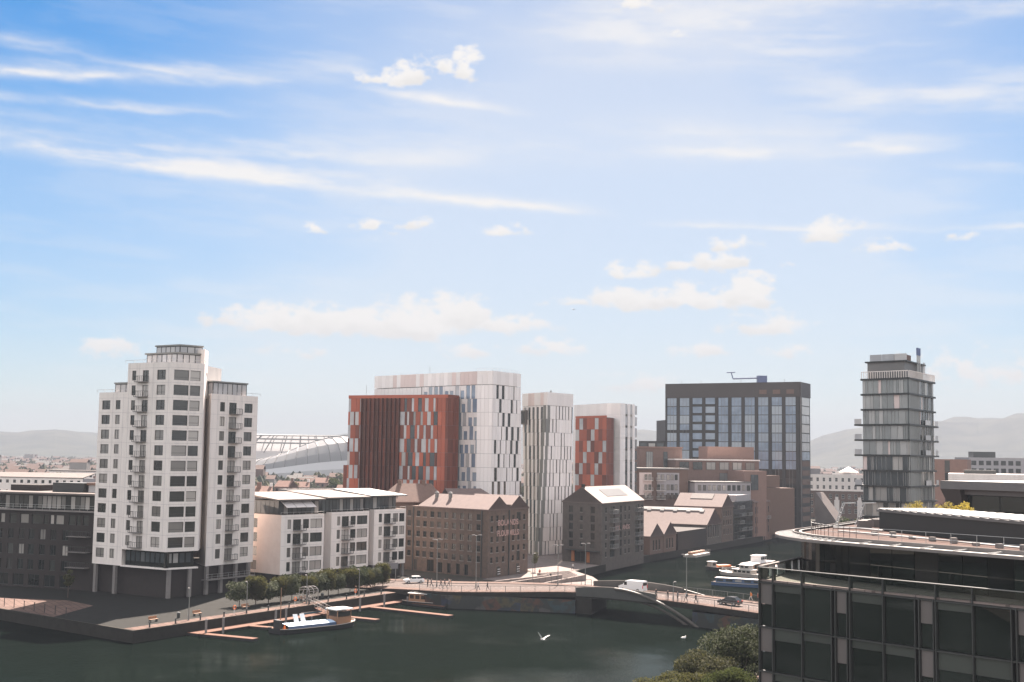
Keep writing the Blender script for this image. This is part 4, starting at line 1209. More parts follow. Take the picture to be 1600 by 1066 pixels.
# ---------------------------------------------------------------- red and white panelled offices
RO = thing('red_panel_office', 'office block clad in red and rust panels with dark vertical fins', 'office block', (-30, 352, 0))
A, B = (-46.6, 358.2), (-17.4, 344.6)
F = Fr(A, B)
Fcn = Fr(B, (-14.6, 349.5))
MB().prism([F.xy(0, -.15), F.xy(F.L - .1, -.15), Fcn.xy(.6, -.15), Fcn.xy(Fcn.L, -.2), (-12, 362), (-40, 374)], .02, 44.6).build('core', 'frame_grey', RO)
rz = [6.2 + 3.78 * k for k in range(11)]
rng = random.Random(5)
for i in range(10):
    z0, z1 = rz[i], rz[i] + 3.74
    sh = .35 * (i % 2)
    # left glazed bay, fin bay, right bay
    edges = [0, .5 + sh, 1.9 + sh * 2, 2.3 + sh, 3.5 + sh, 4.7]
    for j, (a, b_) in enumerate(zip(edges, edges[1:])):
        red = (j + i) % 2 == 0
        piece(RO, 'panel' if red else 'pane', ('red_panel' if rng.random() < .6 else 'red_panel_dark') if red else 'glass_sky', F, a + .02, b_ - .02, -.15 if not red else -.12, -.03 if not red else .08, z0, z1)
    s = 17.1
    j = 0
    cols = [.9, 1.2, 1.5, .7, .7, 1.3, .8, 1.5, .8, 1.3, 1.2]
    while s < F.L - 3.4 and j < 40:
        wd = cols[(j + i * 3) % len(cols)]
        wd = min(wd, F.L - 3.2 - s)
        if wd < .25: break
        red = (j + i) % 2 == 1
        if red: piece(RO, 'panel', 'red_panel' if rng.random() < .65 else 'red_panel_dark', F, s + .02, s + wd - .02, -.12, .08, z0, z1)
        else: piece(RO, 'pane', 'glass_sky' if rng.random() < .6 else 'glass_office', F, s + .02, s + wd - .02, -.15, -.03, z0 + .02, z1)
        s += wd; j += 1
    for a, b_ in ((F.L - 3.1, F.L - 1.9), (F.L - 1.85, F.L - .7)):
        piece(RO, 'panel', 'red_panel', F, a, b_, -.12, .08, z0, z1)
    piece(RO, 'panel', 'red_panel_dark', F, F.L - .66, F.L + .1, -.12, .06, z0, z1)
    for a in (.2, 1.5, 2.9, 4.3):
        piece(RO, 'panel', 'red_panel_dark', Fcn, a, a + 1.25, -.15, .05, z0, z1)
    for k in range(9):
        a = 4.75 + k * 1.37
        piece(RO, 'fin_panel', 'red_panel_dark' if k % 3 else 'red_fin', F, a + .02, a + 1.0, -.12, .02, z0, z1)
for k in range(10):
    a = 4.7 + k * 1.37 - .18
    piece(RO, 'fin', 'red_fin', F, a, a + .22, .03, .75, 6.2, 44.0)
MB().wbox(F, 0, F.L, -.1, .1, 44.0, 44.9).build('parapet', 'red_panel', RO)
MB().wbox(Fcn, 0, Fcn.L, -.1, .1, 44.0, 44.9).build('parapet', 'red_panel_dark', RO)
MB().wbox(F, -1.6, -.1, -3.0, -.6, 6, 25).build('side_slab', 'red_panel_dark', RO)
MB().tube(F(4, -3, 44.6), F(4, -3, 48.0), .05, 5).build('mast', 'frame_grey', RO)


def panel_face(root, A0, B0, A1, B1, z0, fh, nrow, widths, rule, seed, prow=.1, glass='glass_sky', off=0):
    """storey-by-storey cladding between two leaning edges (A0,B0 at the bottom, A1,B1 at the top)"""
    r_ = random.Random(seed)
    for i in range(nrow):
        t = (i + .5) / nrow
        a = (A0[0] + (A1[0] - A0[0]) * t, A0[1] + (A1[1] - A0[1]) * t); b_ = (B0[0] + (B1[0] - B0[0]) * t, B0[1] + (B1[1] - B0[1]) * t)
        Fp = Fr(a, b_)
        za, zb = z0 + i * fh, z0 + (i + 1) * fh - .06
        MB().wbox(Fp, 0, Fp.L, -1.2, -.12, za, zb + .06).build('storey', 'frame_grey', root)
        s = .0; j = off * i
        while s < Fp.L - .12:
            wd = min(widths[j % len(widths)], Fp.L - s)
            if Fp.L - s - wd < .3: wd = Fp.L - s
            kind = rule(i, j, r_, nrow)
            if kind[0] == 'p': piece(root, 'panel', kind[1], Fp, s + .03, s + wd - .03, -.12, prow, za, zb)
            elif kind[0] == 'g': piece(root, 'pane', kind[1], Fp, s + .02, s + wd - .02, -.14, -.03, za + .05, zb)
            else:   # window above a spandrel
                h = kind[2]
                piece(root, 'pane', kind[1], Fp, s + .05, s + wd - .05, -.14, -.02, za + .04, za + fh * h)
                piece(root, 'panel', 'cream_panel', Fp, s + .03, s + wd - .03, -.12, prow * .6, za + fh * h + .03, zb)
            s += wd; j += 1


W1 = thing('white_panel_office', 'tallest white panelled office tower, rising behind the red block', 'office tower', (-10, 360, 0))
c0, c1, c2, c3 = (-41.2, 376.0), (-9.5, 346.8), (-5.2, 344.4), (2.6, 356.0)
b0, b1_, b2_, b3 = (-41.2, 376.0), (-9.2, 346.0), (-5.4, 343.4), (3.5, 356.0)
MB().prism([(c0[0] + .6, c0[1] + .6), (c1[0] - .2, c1[1] + 1.4), (c2[0] - .2, c2[1] + 1.6), (c3[0] - 1.0, c3[1] + .6), (-8, 372), (-34, 390)], .02, 51.0).build('core', 'frame_grey', W1)
nr = 11


def left_rule(i, j, r_, n_):
    k = j % 4
    if k in (0, 2): return ('p', 'cream_panel')
    return ('w', 'glass_blue', .62 if r_.random() < .6 else .98) if r_.random() < .8 else ('g', 'glass_sky')


def solid_rule(i, j, r_, n_):
    q = 1 - i / n_
    if j % 3 == 1: return ('g', 'glass_dark') if r_.random() < .45 + .6 * q else ('p', 'cream_panel')
    return ('p', 'white_panel' if r_.random() < .7 else 'cream_panel')


panel_face(W1, (-22, 358.0), (b1_[0], b1_[1]), (-26.0, 362.0), c1, 6.0, 3.8, nr, [.8, 1.5, .55, 1.45], left_rule, 21)
panel_face(W1, b1_, b2_, c1, c2, 6.0, 3.8, nr, [1.3, 1.2, 1.3], lambda i, j, r_, n_: ('p', 'white_panel'), 22)
panel_face(W1, b2_, b3, c2, c3, 6.0, 3.8, nr, [1.35, .45, 1.2, 1.1, .4], solid_rule, 23, off=2)
Fx = Fr(c0, (-26.05, 362.05))
for k in range(13):
    a = k * Fx.L / 13
    for z in (44.0,):
        piece(W1, 'panel', 'cream_panel', Fx, a + .03, a + Fx.L / 13 - .03, -.1, .1, 44.0, 47.7)
# crown of pink and cream panels
for F_, n_ in ((Fr(c0, c1), 26), (Fr(c1, c2), 3), (Fr(c2, c3), 7)):
    for k in range(n_):
        a = k * F_.L / n_
        mm = 'pink_panel' if (F_.L > 20 and (k * 7 + k // 3) % 5 in (1, 3)) else ('cream_panel' if k % 2 else 'white_panel')
        piece(W1, 'panel', mm, F_, a + .02, a + F_.L / n_ - .02, -.1, .12, 47.9, 51.6)
railing(MB(), [(c1[0], c1[1] + .6, 51.4), (c2[0], c2[1] + .8, 51.4), (c3[0] - .6, c3[1], 51.4)], 1.0, 2.0, .03).build('roof_railing', 'steel', W1)
for x, y, h in ((-24, 366, 3.2), (-20, 362, 1.2), (-33, 372, 1.4), (-28, 369, 1.2)):
    MB().tube((x, y, 51.0), (x, y, 51.0 + h), .06, 5).build('mast', 'frame_grey', W1)

W2 = thing('white_folded_office', 'narrow white folded-facade office tower between the two stone mills', 'office tower', (10, 365, 0))
c0, c1, c2 = (3.4, 373.0), (10.4, 361.4), (18.4, 372.0)
b0, b1_, b2_ = (4.8, 368.0), (8.2, 360.4), (18.0, 372.0)
MB().prism([(4.6, 373.6), (10.4, 363.4), (17.2, 372.4), (12, 384)], .02, 46.4).build('core', 'frame_grey', W2)
def w2l(i, j, r_, n_):
    if i >= 10 : return ('w', 'glass_office', .9) if j % 2 else ('p', 'cream_panel')
    return ('g', 'glass_office' if i < 4 else 'glass_flat') if j % 2 else ('p', 'cream_panel' if r_.random() < .6 else 'white_panel')
panel_face(W2, b0, b1_, c0, c1, .1, 3.9, 11, [1.0, 1.3], w2l, 31)
panel_face(W2, b1_, b2_, c1, c2, .1, 3.9, 11, [1.25, .5, 1.2, .45, 1.1, .35], lambda i, j, r_, n_: (('g', 'glass_dark') if (j % 2 == 1 and r_.random() < .85 - .03 * i) else ('p', 'white_panel' if i > 2 else 'cream_panel')), 32, off=3)
for F_, n_ in ((Fr(c0, c1), 8), (Fr(c1, c2), 8)):
    for k in range(n_):
        a = k * F_.L / n_
        piece(W2, 'panel', 'pink_panel' if k in (2, 3, 6) and n_ == 8 and F_.u.y < 0 else 'cream_panel', F_, a + .02, a + F_.L / n_ - .02, -.1, .12, 43.05, 46.8)
Fbx = Fr(c0, c1)
MB().wbox(Fbx, .8, 3.4, .12, 1.1, 37.6, 41.8).build('bay_window_frame', 'panel_grey', W2)
piece(W2, 'bay_pane', 'glass_dark', Fbx, 1.1, 3.1, 1.1, 1.16, 38.0, 41.4)
MB().wbox(Fr(c1, c2), 2.2, 2.5, -.5, -.2, 46.8, 47.4).build('roof_vent', 'frame_grey', W2)

W3 = thing('white_box_office', 'farther white office box with a projecting red panelled bay', 'office block', (32, 420, 0))
c0, c1, c2, c3 = (21.6, 430), (31.6, 411.5), (35.8, 409.2), (42.4, 420)
MB().prism([(22.4, 430.5), (31.8, 412.6), (35.6, 410.6), (41.4, 420.4), (33, 436)], .02, 46.0).build('core', 'frame_grey', W3)
for F_, n_, rule in ((Fr(c0, c1), 10, 0), (Fr(c1, c2), 3, 0), (Fr(c2, c3), 7, 1)):
    for i in range(12):
        for k in range(n_):
            a = k * F_.L / n_
            z0 = 1.0 + i * 3.75
            if rule and k in (2, 4, 6): piece(W3, 'pane', 'glass_office' if i < 9 else 'glass_sky', F_, a + .12, a + F_.L / n_ - .12, -.12, .02, z0 + .3, z0 + 3.3)
            else: piece(W3, 'panel', 'cream_panel' if not rule else 'white_panel', F_, a + .01, a + F_.L / n_ - .01, -.1, .1, z0, z0 + 3.73)
Fr3 = Fr((21.4, 413.0), (30.6, 399.6)); Fr3b = Fr((30.6, 399.6), (33.2, 404.0))
MB().prism([Fr3.xy(0, -.15), Fr3.xy(Fr3.L, -.15), Fr3b.xy(Fr3b.L, -.1), (34, 410), (28, 416)], .02, 41.0).build('bay_core', 'frame_grey', W3)
for i in range(11):
    z0 = .8 + i * 3.64
    for k in range(8):
        a = k * Fr3.L / 8
        gl = (k + i * 1) % 4 == (1 if i % 2 else 3)
        piece(W3, 'pane' if gl else 'panel', 'glass_sky' if gl else ('red_panel' if (k + i) % 3 else 'red_panel_dark'), Fr3, a + .02, a + Fr3.L / 8 - .02, -.15, -.02 if gl else .08, z0, z0 + 3.6)
    for k in range(3): piece(W3, 'panel', 'red_panel_dark', Fr3b, k * Fr3b.L / 3 + .02, (k + 1) * Fr3b.L / 3 - .02, -.1, .06, z0, z0 + 3.6)
MB().wbox(Fr3, 0, Fr3.L, -.1, .1, 40.9, 41.6).build('parapet', 'red_panel', W3)

# ---------------------------------------------------------------- dark bronze office tower
HT = thing('dark_office_tower', 'wide dark bronze office tower with tall blue-grey window bays', 'office tower', (95, 545, 0))
A, B = (68.8, 556.0), (122.0, 527.0)
F = Fr(A, B); FS = Fr(B, (129.4, 540.5)); L = F.L
MB().prism([F.xy(0), F.xy(L), FS.xy(FS.L), (82, 578)], .02, 61.0).build('core', 'bronze', HT)
pw = L / 10.2
bay0 = .85
for i in range(11):
    a = bay0 + i * pw - (pw - 4.45)
    piece(HT, 'pier', 'bronze', F, max(0, a), min(L, a + pw - 4.45), .01, .35, .1, 54.9)
MB().wbox(F, 0, L, .01, .4, 54.9, 61.2).build('parapet', 'bronze_brown', HT)
MB().wbox(FS, .02, FS.L, .01, .3, 54.9, 61.15).build('parapet', 'bronze_brown', HT)
for i in range(10):
    a = bay0 + i * pw
    for k in range(14):
        z = 54.9 - (k + 1) * 3.85
        if z < 1: continue
        hh = 3.55 if i not in (2, 3) else 2.7
        if k == 3 and i < 4: hh = 2.5
        o = piece(HT, 'pane', 'glass_blue' if k < 8 else 'glass_dark', F, a, a + 4.4, .02, .12, z + (3.75 - hh), z + 3.75)
    if i not in (2, 3):
        for s in (.34, .67): piece(HT, 'mullion', 'frame_grey', F, a + 4.4 * s - .05, a + 4.4 * s + .05, .12, .2, 8, 54.7)
for i in (7, 8, 9):
    piece(HT, 'louvre', 'brick_brown', F, bay0 + i * pw + .6, bay0 + i * pw + 3.8, .4, .46, 56.2, 58.0)
for k in range(14):
    z = 54.9 - (k + 1) * 3.85
    if z > 0: piece(HT, 'pane', 'glass_sky' if k < 6 else ('brick_brown' if k % 1 == 0 and k > 6 else 'glass_blue'), FS, 2.4, FS.L - 1.6, .02, .12, z + (.3 if k < 7 else 1.4), z + 3.7)  # pale upper panes stand in for sky reflected in the glass
piece(HT, 'corner_trim', 'panel_grey', FS, .1, .5, .01, .4, .1, 61.2)
# lower wings stepping down to the left
MB().prism([(66.4, 570), (69.4, 556.6), (78, 572), (74, 580)], .02, 45.2).build('wing', 'bronze_brown', HT)
Fw = Fr((57.6, 562), (68.6, 557))
MB().prism([Fw.xy(0), Fw.xy(Fw.L), Fw.xy(Fw.L, -14), Fw.xy(0, -14)], .02, 35.8).build('low_wing', 'bronze', HT)
for i in range(3):
    piece(HT, 'pane', 'glass_office', Fw, .6 + i * 4.0, 3.6 + i * 4.0, .02, .1, 31.6, 34.8)
# window-cleaning crane on the roof
cr = MB()
cr.box(106, 110, 536, 539, 61.2, 64.2); cr.tube((106, 537.5, 63.2), (96, 540, 62.9), .3, 6); cr.tube((96, 540, 62.9), (95.3, 540.2, 65.6), .22, 6); cr.tube((93.4, 540.6, 65.6), (97, 539.8, 65.7), .2, 6)
cr.build('cleaning_crane', 'blue_paint', HT)
for x, y in ((76, 556), (84, 552), (100, 543), (117, 534)):
    MB().tube((x, y, 61), (x, y, 62.6), .08, 5).build('roof_mast', 'frame_grey', HT)

# ---------------------------------------------------------------- slim glass tower
GT = thing('glass_apartment_tower', 'slim glass tower with dark floor slabs and glass balconies on the right', 'tower', (88, 285, 0))
A, B, C_ = (78.8, 280.2), (86.8, 272.2), (98.0, 289.0)
F1 = Fr(A, B); F2 = Fr(B, C_)
bk = (A[0] + C_[0] - B[0], A[1] + C_[1] - B[1])
MB().prism([F1.xy(.1, -.35), F1.xy(F1.L - .1, -.4), F2.xy(F2.L - .1, -.4), (bk[0], bk[1])], .02, 46.3).build('core', 'frame_grey', GT)
rng = random.Random(8)
fh = 3.38
for k in range(14):
    zt = 46.4 - fh * k
    zb = zt - fh
    if zb < 0: break
    wide = k in (3, 4, 5, 7)
    pts = [F1.xy(-.25 if not wide else -1.9, .25), F1.xy(F1.L + .25, .3), F2.xy(F2.L + (.2 if not wide else 2.2), .3), (bk[0], bk[1])]
    MB().prism(pts, zt - .2, zt + .18).build('floor_slab', 'dark_metal', GT)
    if wide:
        r_ = MB().wbox(F1, -1.9, -.2, .05, .12, zt + .18, zt + 1.35).wbox(F2, F2.L + .2, F2.L + 2.1, .1, .17, zt + .18, zt + 1.35).wbox(F2, F2.L * .55, F2.L * .75, .35, .42, zt + .18, zt + 1.3)
        r_.build('balcony_glass', 'glass_sky', GT)
    for F_, seed in ((F1, 1), (F2, 2)):
        s = 0; rr = random.Random(k * 7 + seed)
        while s < F_.L - .2:
            wd = rr.choice([.55, .75, 1.0, 1.3, 1.6]); wd = min(wd, F_.L - s)
            if F_.L - s - wd < .4: wd = F_.L - s
            blind = rr.random() < (.16 if F_ is F1 else .08)
            piece(GT, 'pane', 'pink_panel' if (blind and rr.random() < .5 and k < 6) else ('glass_tower' if k < 5 else ('glass_office' if k < 8 else 'glass_flat')) if F_ is F1 else ('glass_office' if k < 3 else 'glass_flat'), F_, s + .03, s + wd - .03, -.3, -.18, zb + .2, zt - .22)  # paler glass on upper floors paints in their reflection
            if k > 4 or int(s * 3) % 2: piece(GT, 'fin', 'steel', F_, s - .025, s + .025, -.18, -.06, zb + .2, zt - .22)
            s += wd
    if zb < 6: break
MB().prism([(80.2, 280.6), (86.6, 274.4), (94.8, 287), (88, 293)], 46.5, 50.2).build('penthouse', 'zinc', GT)
MB().prism([(79.6, 280.6), (86.8, 273.6), (95.6, 287.2), (88, 294)], 50.2, 50.5).build('penthouse_roof', 'dark_metal', GT)
pr = MB()
for F_ in (F1, F2):
    n_ = int(F_.L / .55)
    for i in range(n_ + 1): pr.wbox(F_, i * F_.L / n_ - .06, i * F_.L / n_ + .06, .12, .2, 46.55, 48.0)
    pr.wbox(F_, 0, F_.L, .1, .22, 48.0, 48.15)
pr.build('parapet_rail', 'pale_render', GT)
for i in range(3):
    piece(GT, 'glass_screen', 'glass_sky', F1, 1.2 + i * 3.0, 4.1 + i * 3.0, -1.6, -1.5, 50.5, 52.0)
piece(GT, 'glass_screen', 'glass_sky', F2, 17.0, 18.6, -1.6, -1.5, 48.5, 51.0)
MB().prism([(86.6, 274.6), (89.6, 279.2), (87.5, 281), (84.8, 276.5)], 50.5, 51.9).build('roof_drum', 'roof_brown', GT)
for s in (10.6, 12.2):
    MB().tube(F2(s, -1.0, 46.5), F2(s, -1.0, 53.6), .22, 8).build('flue', 'steel', GT)
    MB().tube(F2(s, -1.0, 52.2), F2(s, -1.0, 53.9), .27, 8).build('flue_cap', 'blue_paint', GT)

# ---------------------------------------------------------------- near glass office building, lower right
NB = thing('glass_office_building', 'dark glass office building with curved roof canopy in the near right corner', 'office building', (40, 105, 0))
A = (22.2, 112.0); u = Vector((.6497, -.7602))
B = (A[0] + u.x * 46, A[1] + u.y * 46)
F = Fr(A, B)
Bk = (A[0] + .5 * 60, A[1] + .866 * 60)
MB().prism([F.xy(.3, -.4), F.xy(46, -.4), (85, 90), (85, 160), (Bk[0] + .4, Bk[1] - .2)], .02, 17.5).build('core', 'dark_metal', NB)
MB().prism([F.xy(.05, -.05), F.xy(46, -.05), (85.5, 90), (85.5, 160), (Bk[0], Bk[1])], 17.5, 17.68).build('terrace_floor', 'paving_white', NB)
mul = [0, 1.47, 4.54, 7.56, 7.94, 9.1, 9.36, 12.5, 15.4, 15.75, 17.0, 17.2, 20.3, 23.4, 23.8, 25.0, 25.3, 28.4, 31.5, 31.9, 33.1, 33.4, 36.5]
floors = [17.5, 13.65, 9.8, 5.95, 2.1, -.2]
for s in mul:
    piece(NB, 'mullion', 'frame_dark', F, s - .045, s + .045, -.4, .1, .1, 18.7 if s in (0, 1.47, 4.54, 9.36, 17.2, 25.3, 33.4, 12.5, 20.3) else 17.5)
for i, zt in enumerate(floors[:-1]):
    zb = max(.1, floors[i + 1])
    piece(NB, 'floor_band', 'frame_dark', F, 0, 37, -.38, .05, zt - .16, zt - .04)
    for a, b_ in zip(mul, mul[1:]):
        if b_ - a < .5: continue
        a += .08; b_ -= .08
        if b_ - a < 1.5:
            hp = 2.0 if i else 1.75
            piece(NB, 'spandrel_panel', 'panel_grey', F, a, b_, -.3, -.12, zt - .2 - hp, zt - .2)
            piece(NB, 'pane', 'glass_near', F, a, b_, -.3, -.16, zb + .05, zt - .25 - hp)
        else:
            tz = [.95, .55, 1.3, .7, .6][(int(a * 3) + i) % 5] if (int(a) + i) % 4 else 0
            if tz: piece(NB, 'transom_pane', 'glass_band', F, a, b_, -.3, -.15, zt - .2 - tz, zt - .2)
            piece(NB, 'pane', 'glass_near', F, a, b_, -.3, -.16, zb + .05, zt - .23 - tz)
MB().tube(F(-.1, .05, 18.72), F(37, .05, 18.72), .045, 6).build('handrail', 'frame_grey', NB)
gp = bpy.data.materials.new('clear_glass'); gp.use_nodes = True
tt = NT(gp.node_tree); tb = tt.n.new('ShaderNodeBsdfTransparent'); tb.inputs[0].default_value = (.72, .78, .74, 1)
gl = tt.n.new('ShaderNodeBsdfGlossy'); gl.inputs['Roughness'].default_value = .03
fz = tt.n.new('ShaderNodeFresnel'); fz.inputs[0].default_value = 1.45
mx = tt.n.new('ShaderNodeMixShader'); tt.l.new(fz.outputs[0], mx.inputs[0]); tt.l.new(tb.outputs[0], mx.inputs[1]); tt.l.new(gl.outputs[0], mx.inputs[2])
tt.l.new(mx.outputs[0], gp.node_tree.nodes['Material Output'].inputs['Surface'])
MATS['clear_glass'] = gp
for a, b_ in zip([0, 1.47, 4.54, 9.36, 12.5, 17.2, 20.3, 25.3, 28.4, 33.4], [1.47, 4.54, 9.36, 12.5, 17.2, 20.3, 25.3, 28.4, 33.4, 37]):
    piece(NB, 'parapet_glass', 'clear_glass', F, a + .09, b_ - .09, 0, .02, 17.72, 18.66)
FBk = Fr(Bk, A)
for i in range(12):
    s = FBk.L - .4 - i * 2.2
    piece(NB, 'parapet_panel', 'frame_white' if i % 3 else 'panel_grey', FBk, s - 1.5, s, -.15, -.05, 17.7, 18.7)
MB().wbox(FBk, 0, FBk.L, -.3, .1, 18.7, 18.86).build('parapet_coping', 'concrete', NB)


def rounded(corner, d1, l1, d2, l2, r, n_=18):
    """two straight edges meeting in a rounded corner; list of plan points from the first edge's end to the second's"""
    c = Vector(corner); d1 = Vector(d1).normalized(); d2 = Vector(d2).normalized()
    half = math.acos(max(-1, min(1, d1.dot(d2)))) / 2
    tl = r / math.tan(half); bis = (d1 + d2).normalized(); cen = c + bis * (r / math.sin(half))
    p1 = c + d1 * tl; p2 = c + d2 * tl
    a1 = math.atan2(*(p1 - cen).yx); a2 = math.atan2(*(p2 - cen).yx)
    while a2 - a1 > math.pi: a2 -= 2 * math.pi
    while a2 - a1 < -math.pi: a2 += 2 * math.pi
    pts = [tuple(c + d1 * l1)]
    pts += [(cen.x + r * math.cos(a1 + (a2 - a1) * k / n_), cen.y + r * math.sin(a1 + (a2 - a1) * k / n_)) for k in range(n_ + 1)]
    pts.append(tuple(c + d2 * l2))
    return pts


CD1, CD2 = (.586, -.81), (.52, .855)
bis = (Vector(CD1) + Vector(CD2)).normalized()
sh = math.sin(math.acos(Vector(CD1).dot(Vector(CD2))) / 2)
ring = lambda off, r: rounded(Vector((22.5, 117.4)) + bis * (off / sh), CD1, 58, CD2, 60, r)
far = [(88, 160), (88, 80)]
can = ring(0, 14.2); inner = ring(1.5, 12.8); glassr = ring(2.4, 11.8); kerb = ring(2.1, 12.2)
MB().prism(can + far, 20.98, 21.16).build('canopy', 'frame_grey', NB)
# canopy edge trim and ribs
def strip(pts, r0, r1, z0, z1, m, name):
    b = MB()
    for (a, b_), (c, d) in zip(zip(pts, pts[1:]), zip(r1, r1[1:])):
        b.hexa([(*a, z0), (*b_, z0), (*d, z0), (*c, z0), (*a, z1), (*b_, z1), (*d, z1), (*c, z1)])
    return b.build(name, m, NB)
trim = ring(-.12, 14.3); trim2 = ring(.12, 14.1)
strip(trim, None, trim2, 20.95, 21.2, 'concrete', 'canopy_edge')
strip(inner, None, ring(1.66, 12.6), 21.17, 21.5, 'concrete', 'roof_coping')
strip(kerb, None, ring(2.3, 12.0), 21.17, 21.45, 'dark_metal', 'gutter')
for k in range(34):
    t_ = k / 33
    P_ = lambda pl, q: Vector(pl[0]).lerp(Vector(pl[1]), 1 - q) if q < 1 else Vector(pl[1])
    if k < 16:
        q = k / 16; a = Vector(can[0]).lerp(Vector(can[1]), q); c = Vector(inner[0]).lerp(Vector(inner[1]), q)
    else:
        i = 1 + (k - 16); a = Vector(can[min(i, 19)]); c = Vector(inner[min(i, 19)])
    MB().tube((a.x, a.y, 21.2), (c.x, c.y, 21.3), .06, 4).build('canopy_rib', 'steel', NB)
deck = MB(); pl = ring(2.3, 12.0) + far
deck.prism(pl, 21.16, 21.24); deck.build('roof_deck', 'roof_felt', NB)
MB().prism(ring(3.0, 11.4) + [(80, 150), (80, 90)], 17.6, 20.98, False, False).build('top_storey_core', 'dark_metal', NB)
for a, b_ in zip(glassr, glassr[1:]):
    Fg = Fr(b_, a) if False else Fr(a, b_)
    Fg = Fr(b_, a)
    n_ = max(1, int(Fg.L / 2.2))
    if Fg.L > 60: n_ = 26
    for i in range(n_):
        piece(NB, 'top_storey_pane', 'glass_near' if (i % 3) else 'glass_dark', Fg, i * Fg.L / n_ + .03, (i + 1) * Fg.L / n_ - .03, .0, .06, 17.7, 20.95)
# plant enclosure with ribbed lid, railing, access ladders on the roof
Fp = Fr((37.6, 128.0), (43.6, 103.5))
Vp = Vector((-Fp.n.x, -Fp.n.y))
pe = [Fp.xy(0), Fp.xy(Fp.L), Fp.xy(Fp.L, -7), Fp.xy(0, -7)]
MB().prism(pe, 21.25, 23.1).build('plant_enclosure', 'dark_metal', NB)
MB().prism([Fp.xy(-.2, .2), Fp.xy(Fp.L + .2, .2), Fp.xy(Fp.L + .2, -7.2), Fp.xy(-.2, -7.2)], 23.1, 23.35).build('plant_lid', 'zinc', NB)
for i in range(18):
    MB().wbox(Fp, .2 + i * 1.42, .75 + i * 1.42, -7.1, .24, 23.36, 23.46).build('lid_rib', 'steel', NB)
rl = ring(3.2, 11.2)
railing(MB(), [(p[0], p[1], 21.25) for p in rl[:14]], 1.1, 2.4, .025).build('roof_railing', 'steel', NB)
for dx in (0, 2.4):
    b = MB(); x, y = 35.6 + dx, 133.6 + dx * .4
    for o in (0, .7):
        b.path([(x - .9, y + o, 21.25), (x, y + o, 23.7), (x + 1.2, y + o, 23.75)], .055, 5)
    for q in range(5): b.tube((x - .9 + .9 * q / 5, y, 21.25 + 2.45 * q / 5), (x - .9 + .9 * q / 5, y + .7, 21.25 + 2.45 * q / 5), .04, 4)
    b.build('roof_ladder', 'steel', NB)
for x, y in ((36.5, 130), (37.4, 132), (39, 133.4), (50, 96), (52, 95)):
    MB().box(x - .5, x + .5, y - .4, y + .4, 21.25, 22.1).build('roof_unit', 'panel_grey', NB)
for k in range(9):
    x, y = 33.5 + k * .95, 121.5 - k * 2.6
    MB().box(x - .25, x + .25, y - .25, y + .25, 21.25, 21.5 + .12 * (k % 3)).build('roof_pad', 'concrete', NB)
MB().path([(32.0, 122.5, 21.42), (36.6, 113.0, 21.42), (41.5, 101, 21.42), (47, 90, 21.42)], .09, 6).build('roof_pipe', 'steel', NB)
MB().path([(33.0, 128.5, 21.4), (35.5, 127.5, 21.4), (36.8, 124, 21.4)], .12, 6).build('roof_pipe', 'steel', NB)
MB().prism([(46, 101), (62, 84), (64, 86), (48, 103)], 21.25, 22.7).build('roof_unit', 'zinc', NB)

# ---------------------------------------------------------------- other buildings on the right
ZB = thing('zinc_prow_building', 'grey zinc building with a slanting prow behind the roof plant', 'building', (66, 165, 0))
Fz = Fr((58.6, 171), (80, 136))
MB().prism([Fz.xy(0), Fz.xy(Fz.L), Fz.xy(Fz.L, -18), Fz.xy(0, -18)], 24.6, 25.7).build('roof', 'zinc', ZB)
MB().prism([Fz.xy(3.2, -1.4), Fz.xy(Fz.L, -1.4), Fz.xy(Fz.L, -17), Fz.xy(3.2, -17)], .02, 24.0).build('core', 'dark_metal', ZB)
MB().wbox(Fz, 2.6, Fz.L, -1.4, -.9, 23.9, 24.6).build('soffit_band', 'panel_grey', ZB)
b = MB(); b.hexa([Fz(3.2, -.9, 18.0), Fz(3.6, -.9, 18.0), Fz(3.6, -17, 18), Fz(3.2, -17, 18), Fz(0, 0, 24.6), Fz(3.2, 0, 24.6), Fz(3.2, -17, 24.6), Fz(0, -17, 24.6)])
b.build('slanting_prow', 'bronze_brown', ZB)
for i in range(7): piece(ZB, 'pane', 'glass_near', Fz, 3.4 + i * 5.2, 8.4 + i * 5.2, -1.4, -1.3, 17.5, 23.8)
ww = thing('long_white_building', 'long low white building behind the zinc prow', 'building', (125, 335, 0))
Fl = Fr((116.6, 334), (150, 322)); MB().prism([Fl.xy(0), Fl.xy(Fl.L), Fl.xy(Fl.L, -20), Fl.xy(0, -20)], .02, 25.2).build('wall', 'pale_render', ww)
for a in (12.4, 13.8): window(ww, Fl, a, a + 1.0, 21.8, 23.6, 'n', 'frame_dark', 'glass_dark', inset=-.1)
MB().prism([Fl.xy(4, -4), Fl.xy(12, -4), Fl.xy(12, -9), Fl.xy(4, -9)], 25.2, 26.2).build('roof_plant', 'frame_dark', ww)
bt = thing('brick_tower_block', 'orange brick block with a dark vertical window strip behind the glass tower', 'building', (147, 425, 0))
Fo = Fr((140, 424), (152.4, 418)); MB().prism([Fo.xy(0), Fo.xy(Fo.L), Fo.xy(Fo.L, -12), Fo.xy(0, -12)], .02, 29.2).build('wall', 'brick_orange', bt)
for k in range(7): piece(bt, 'pane', 'glass_dark', Fo, 6.6, 8.2, .01, .08, .6 + k * 4.05, 4.5 + k * 4.05)
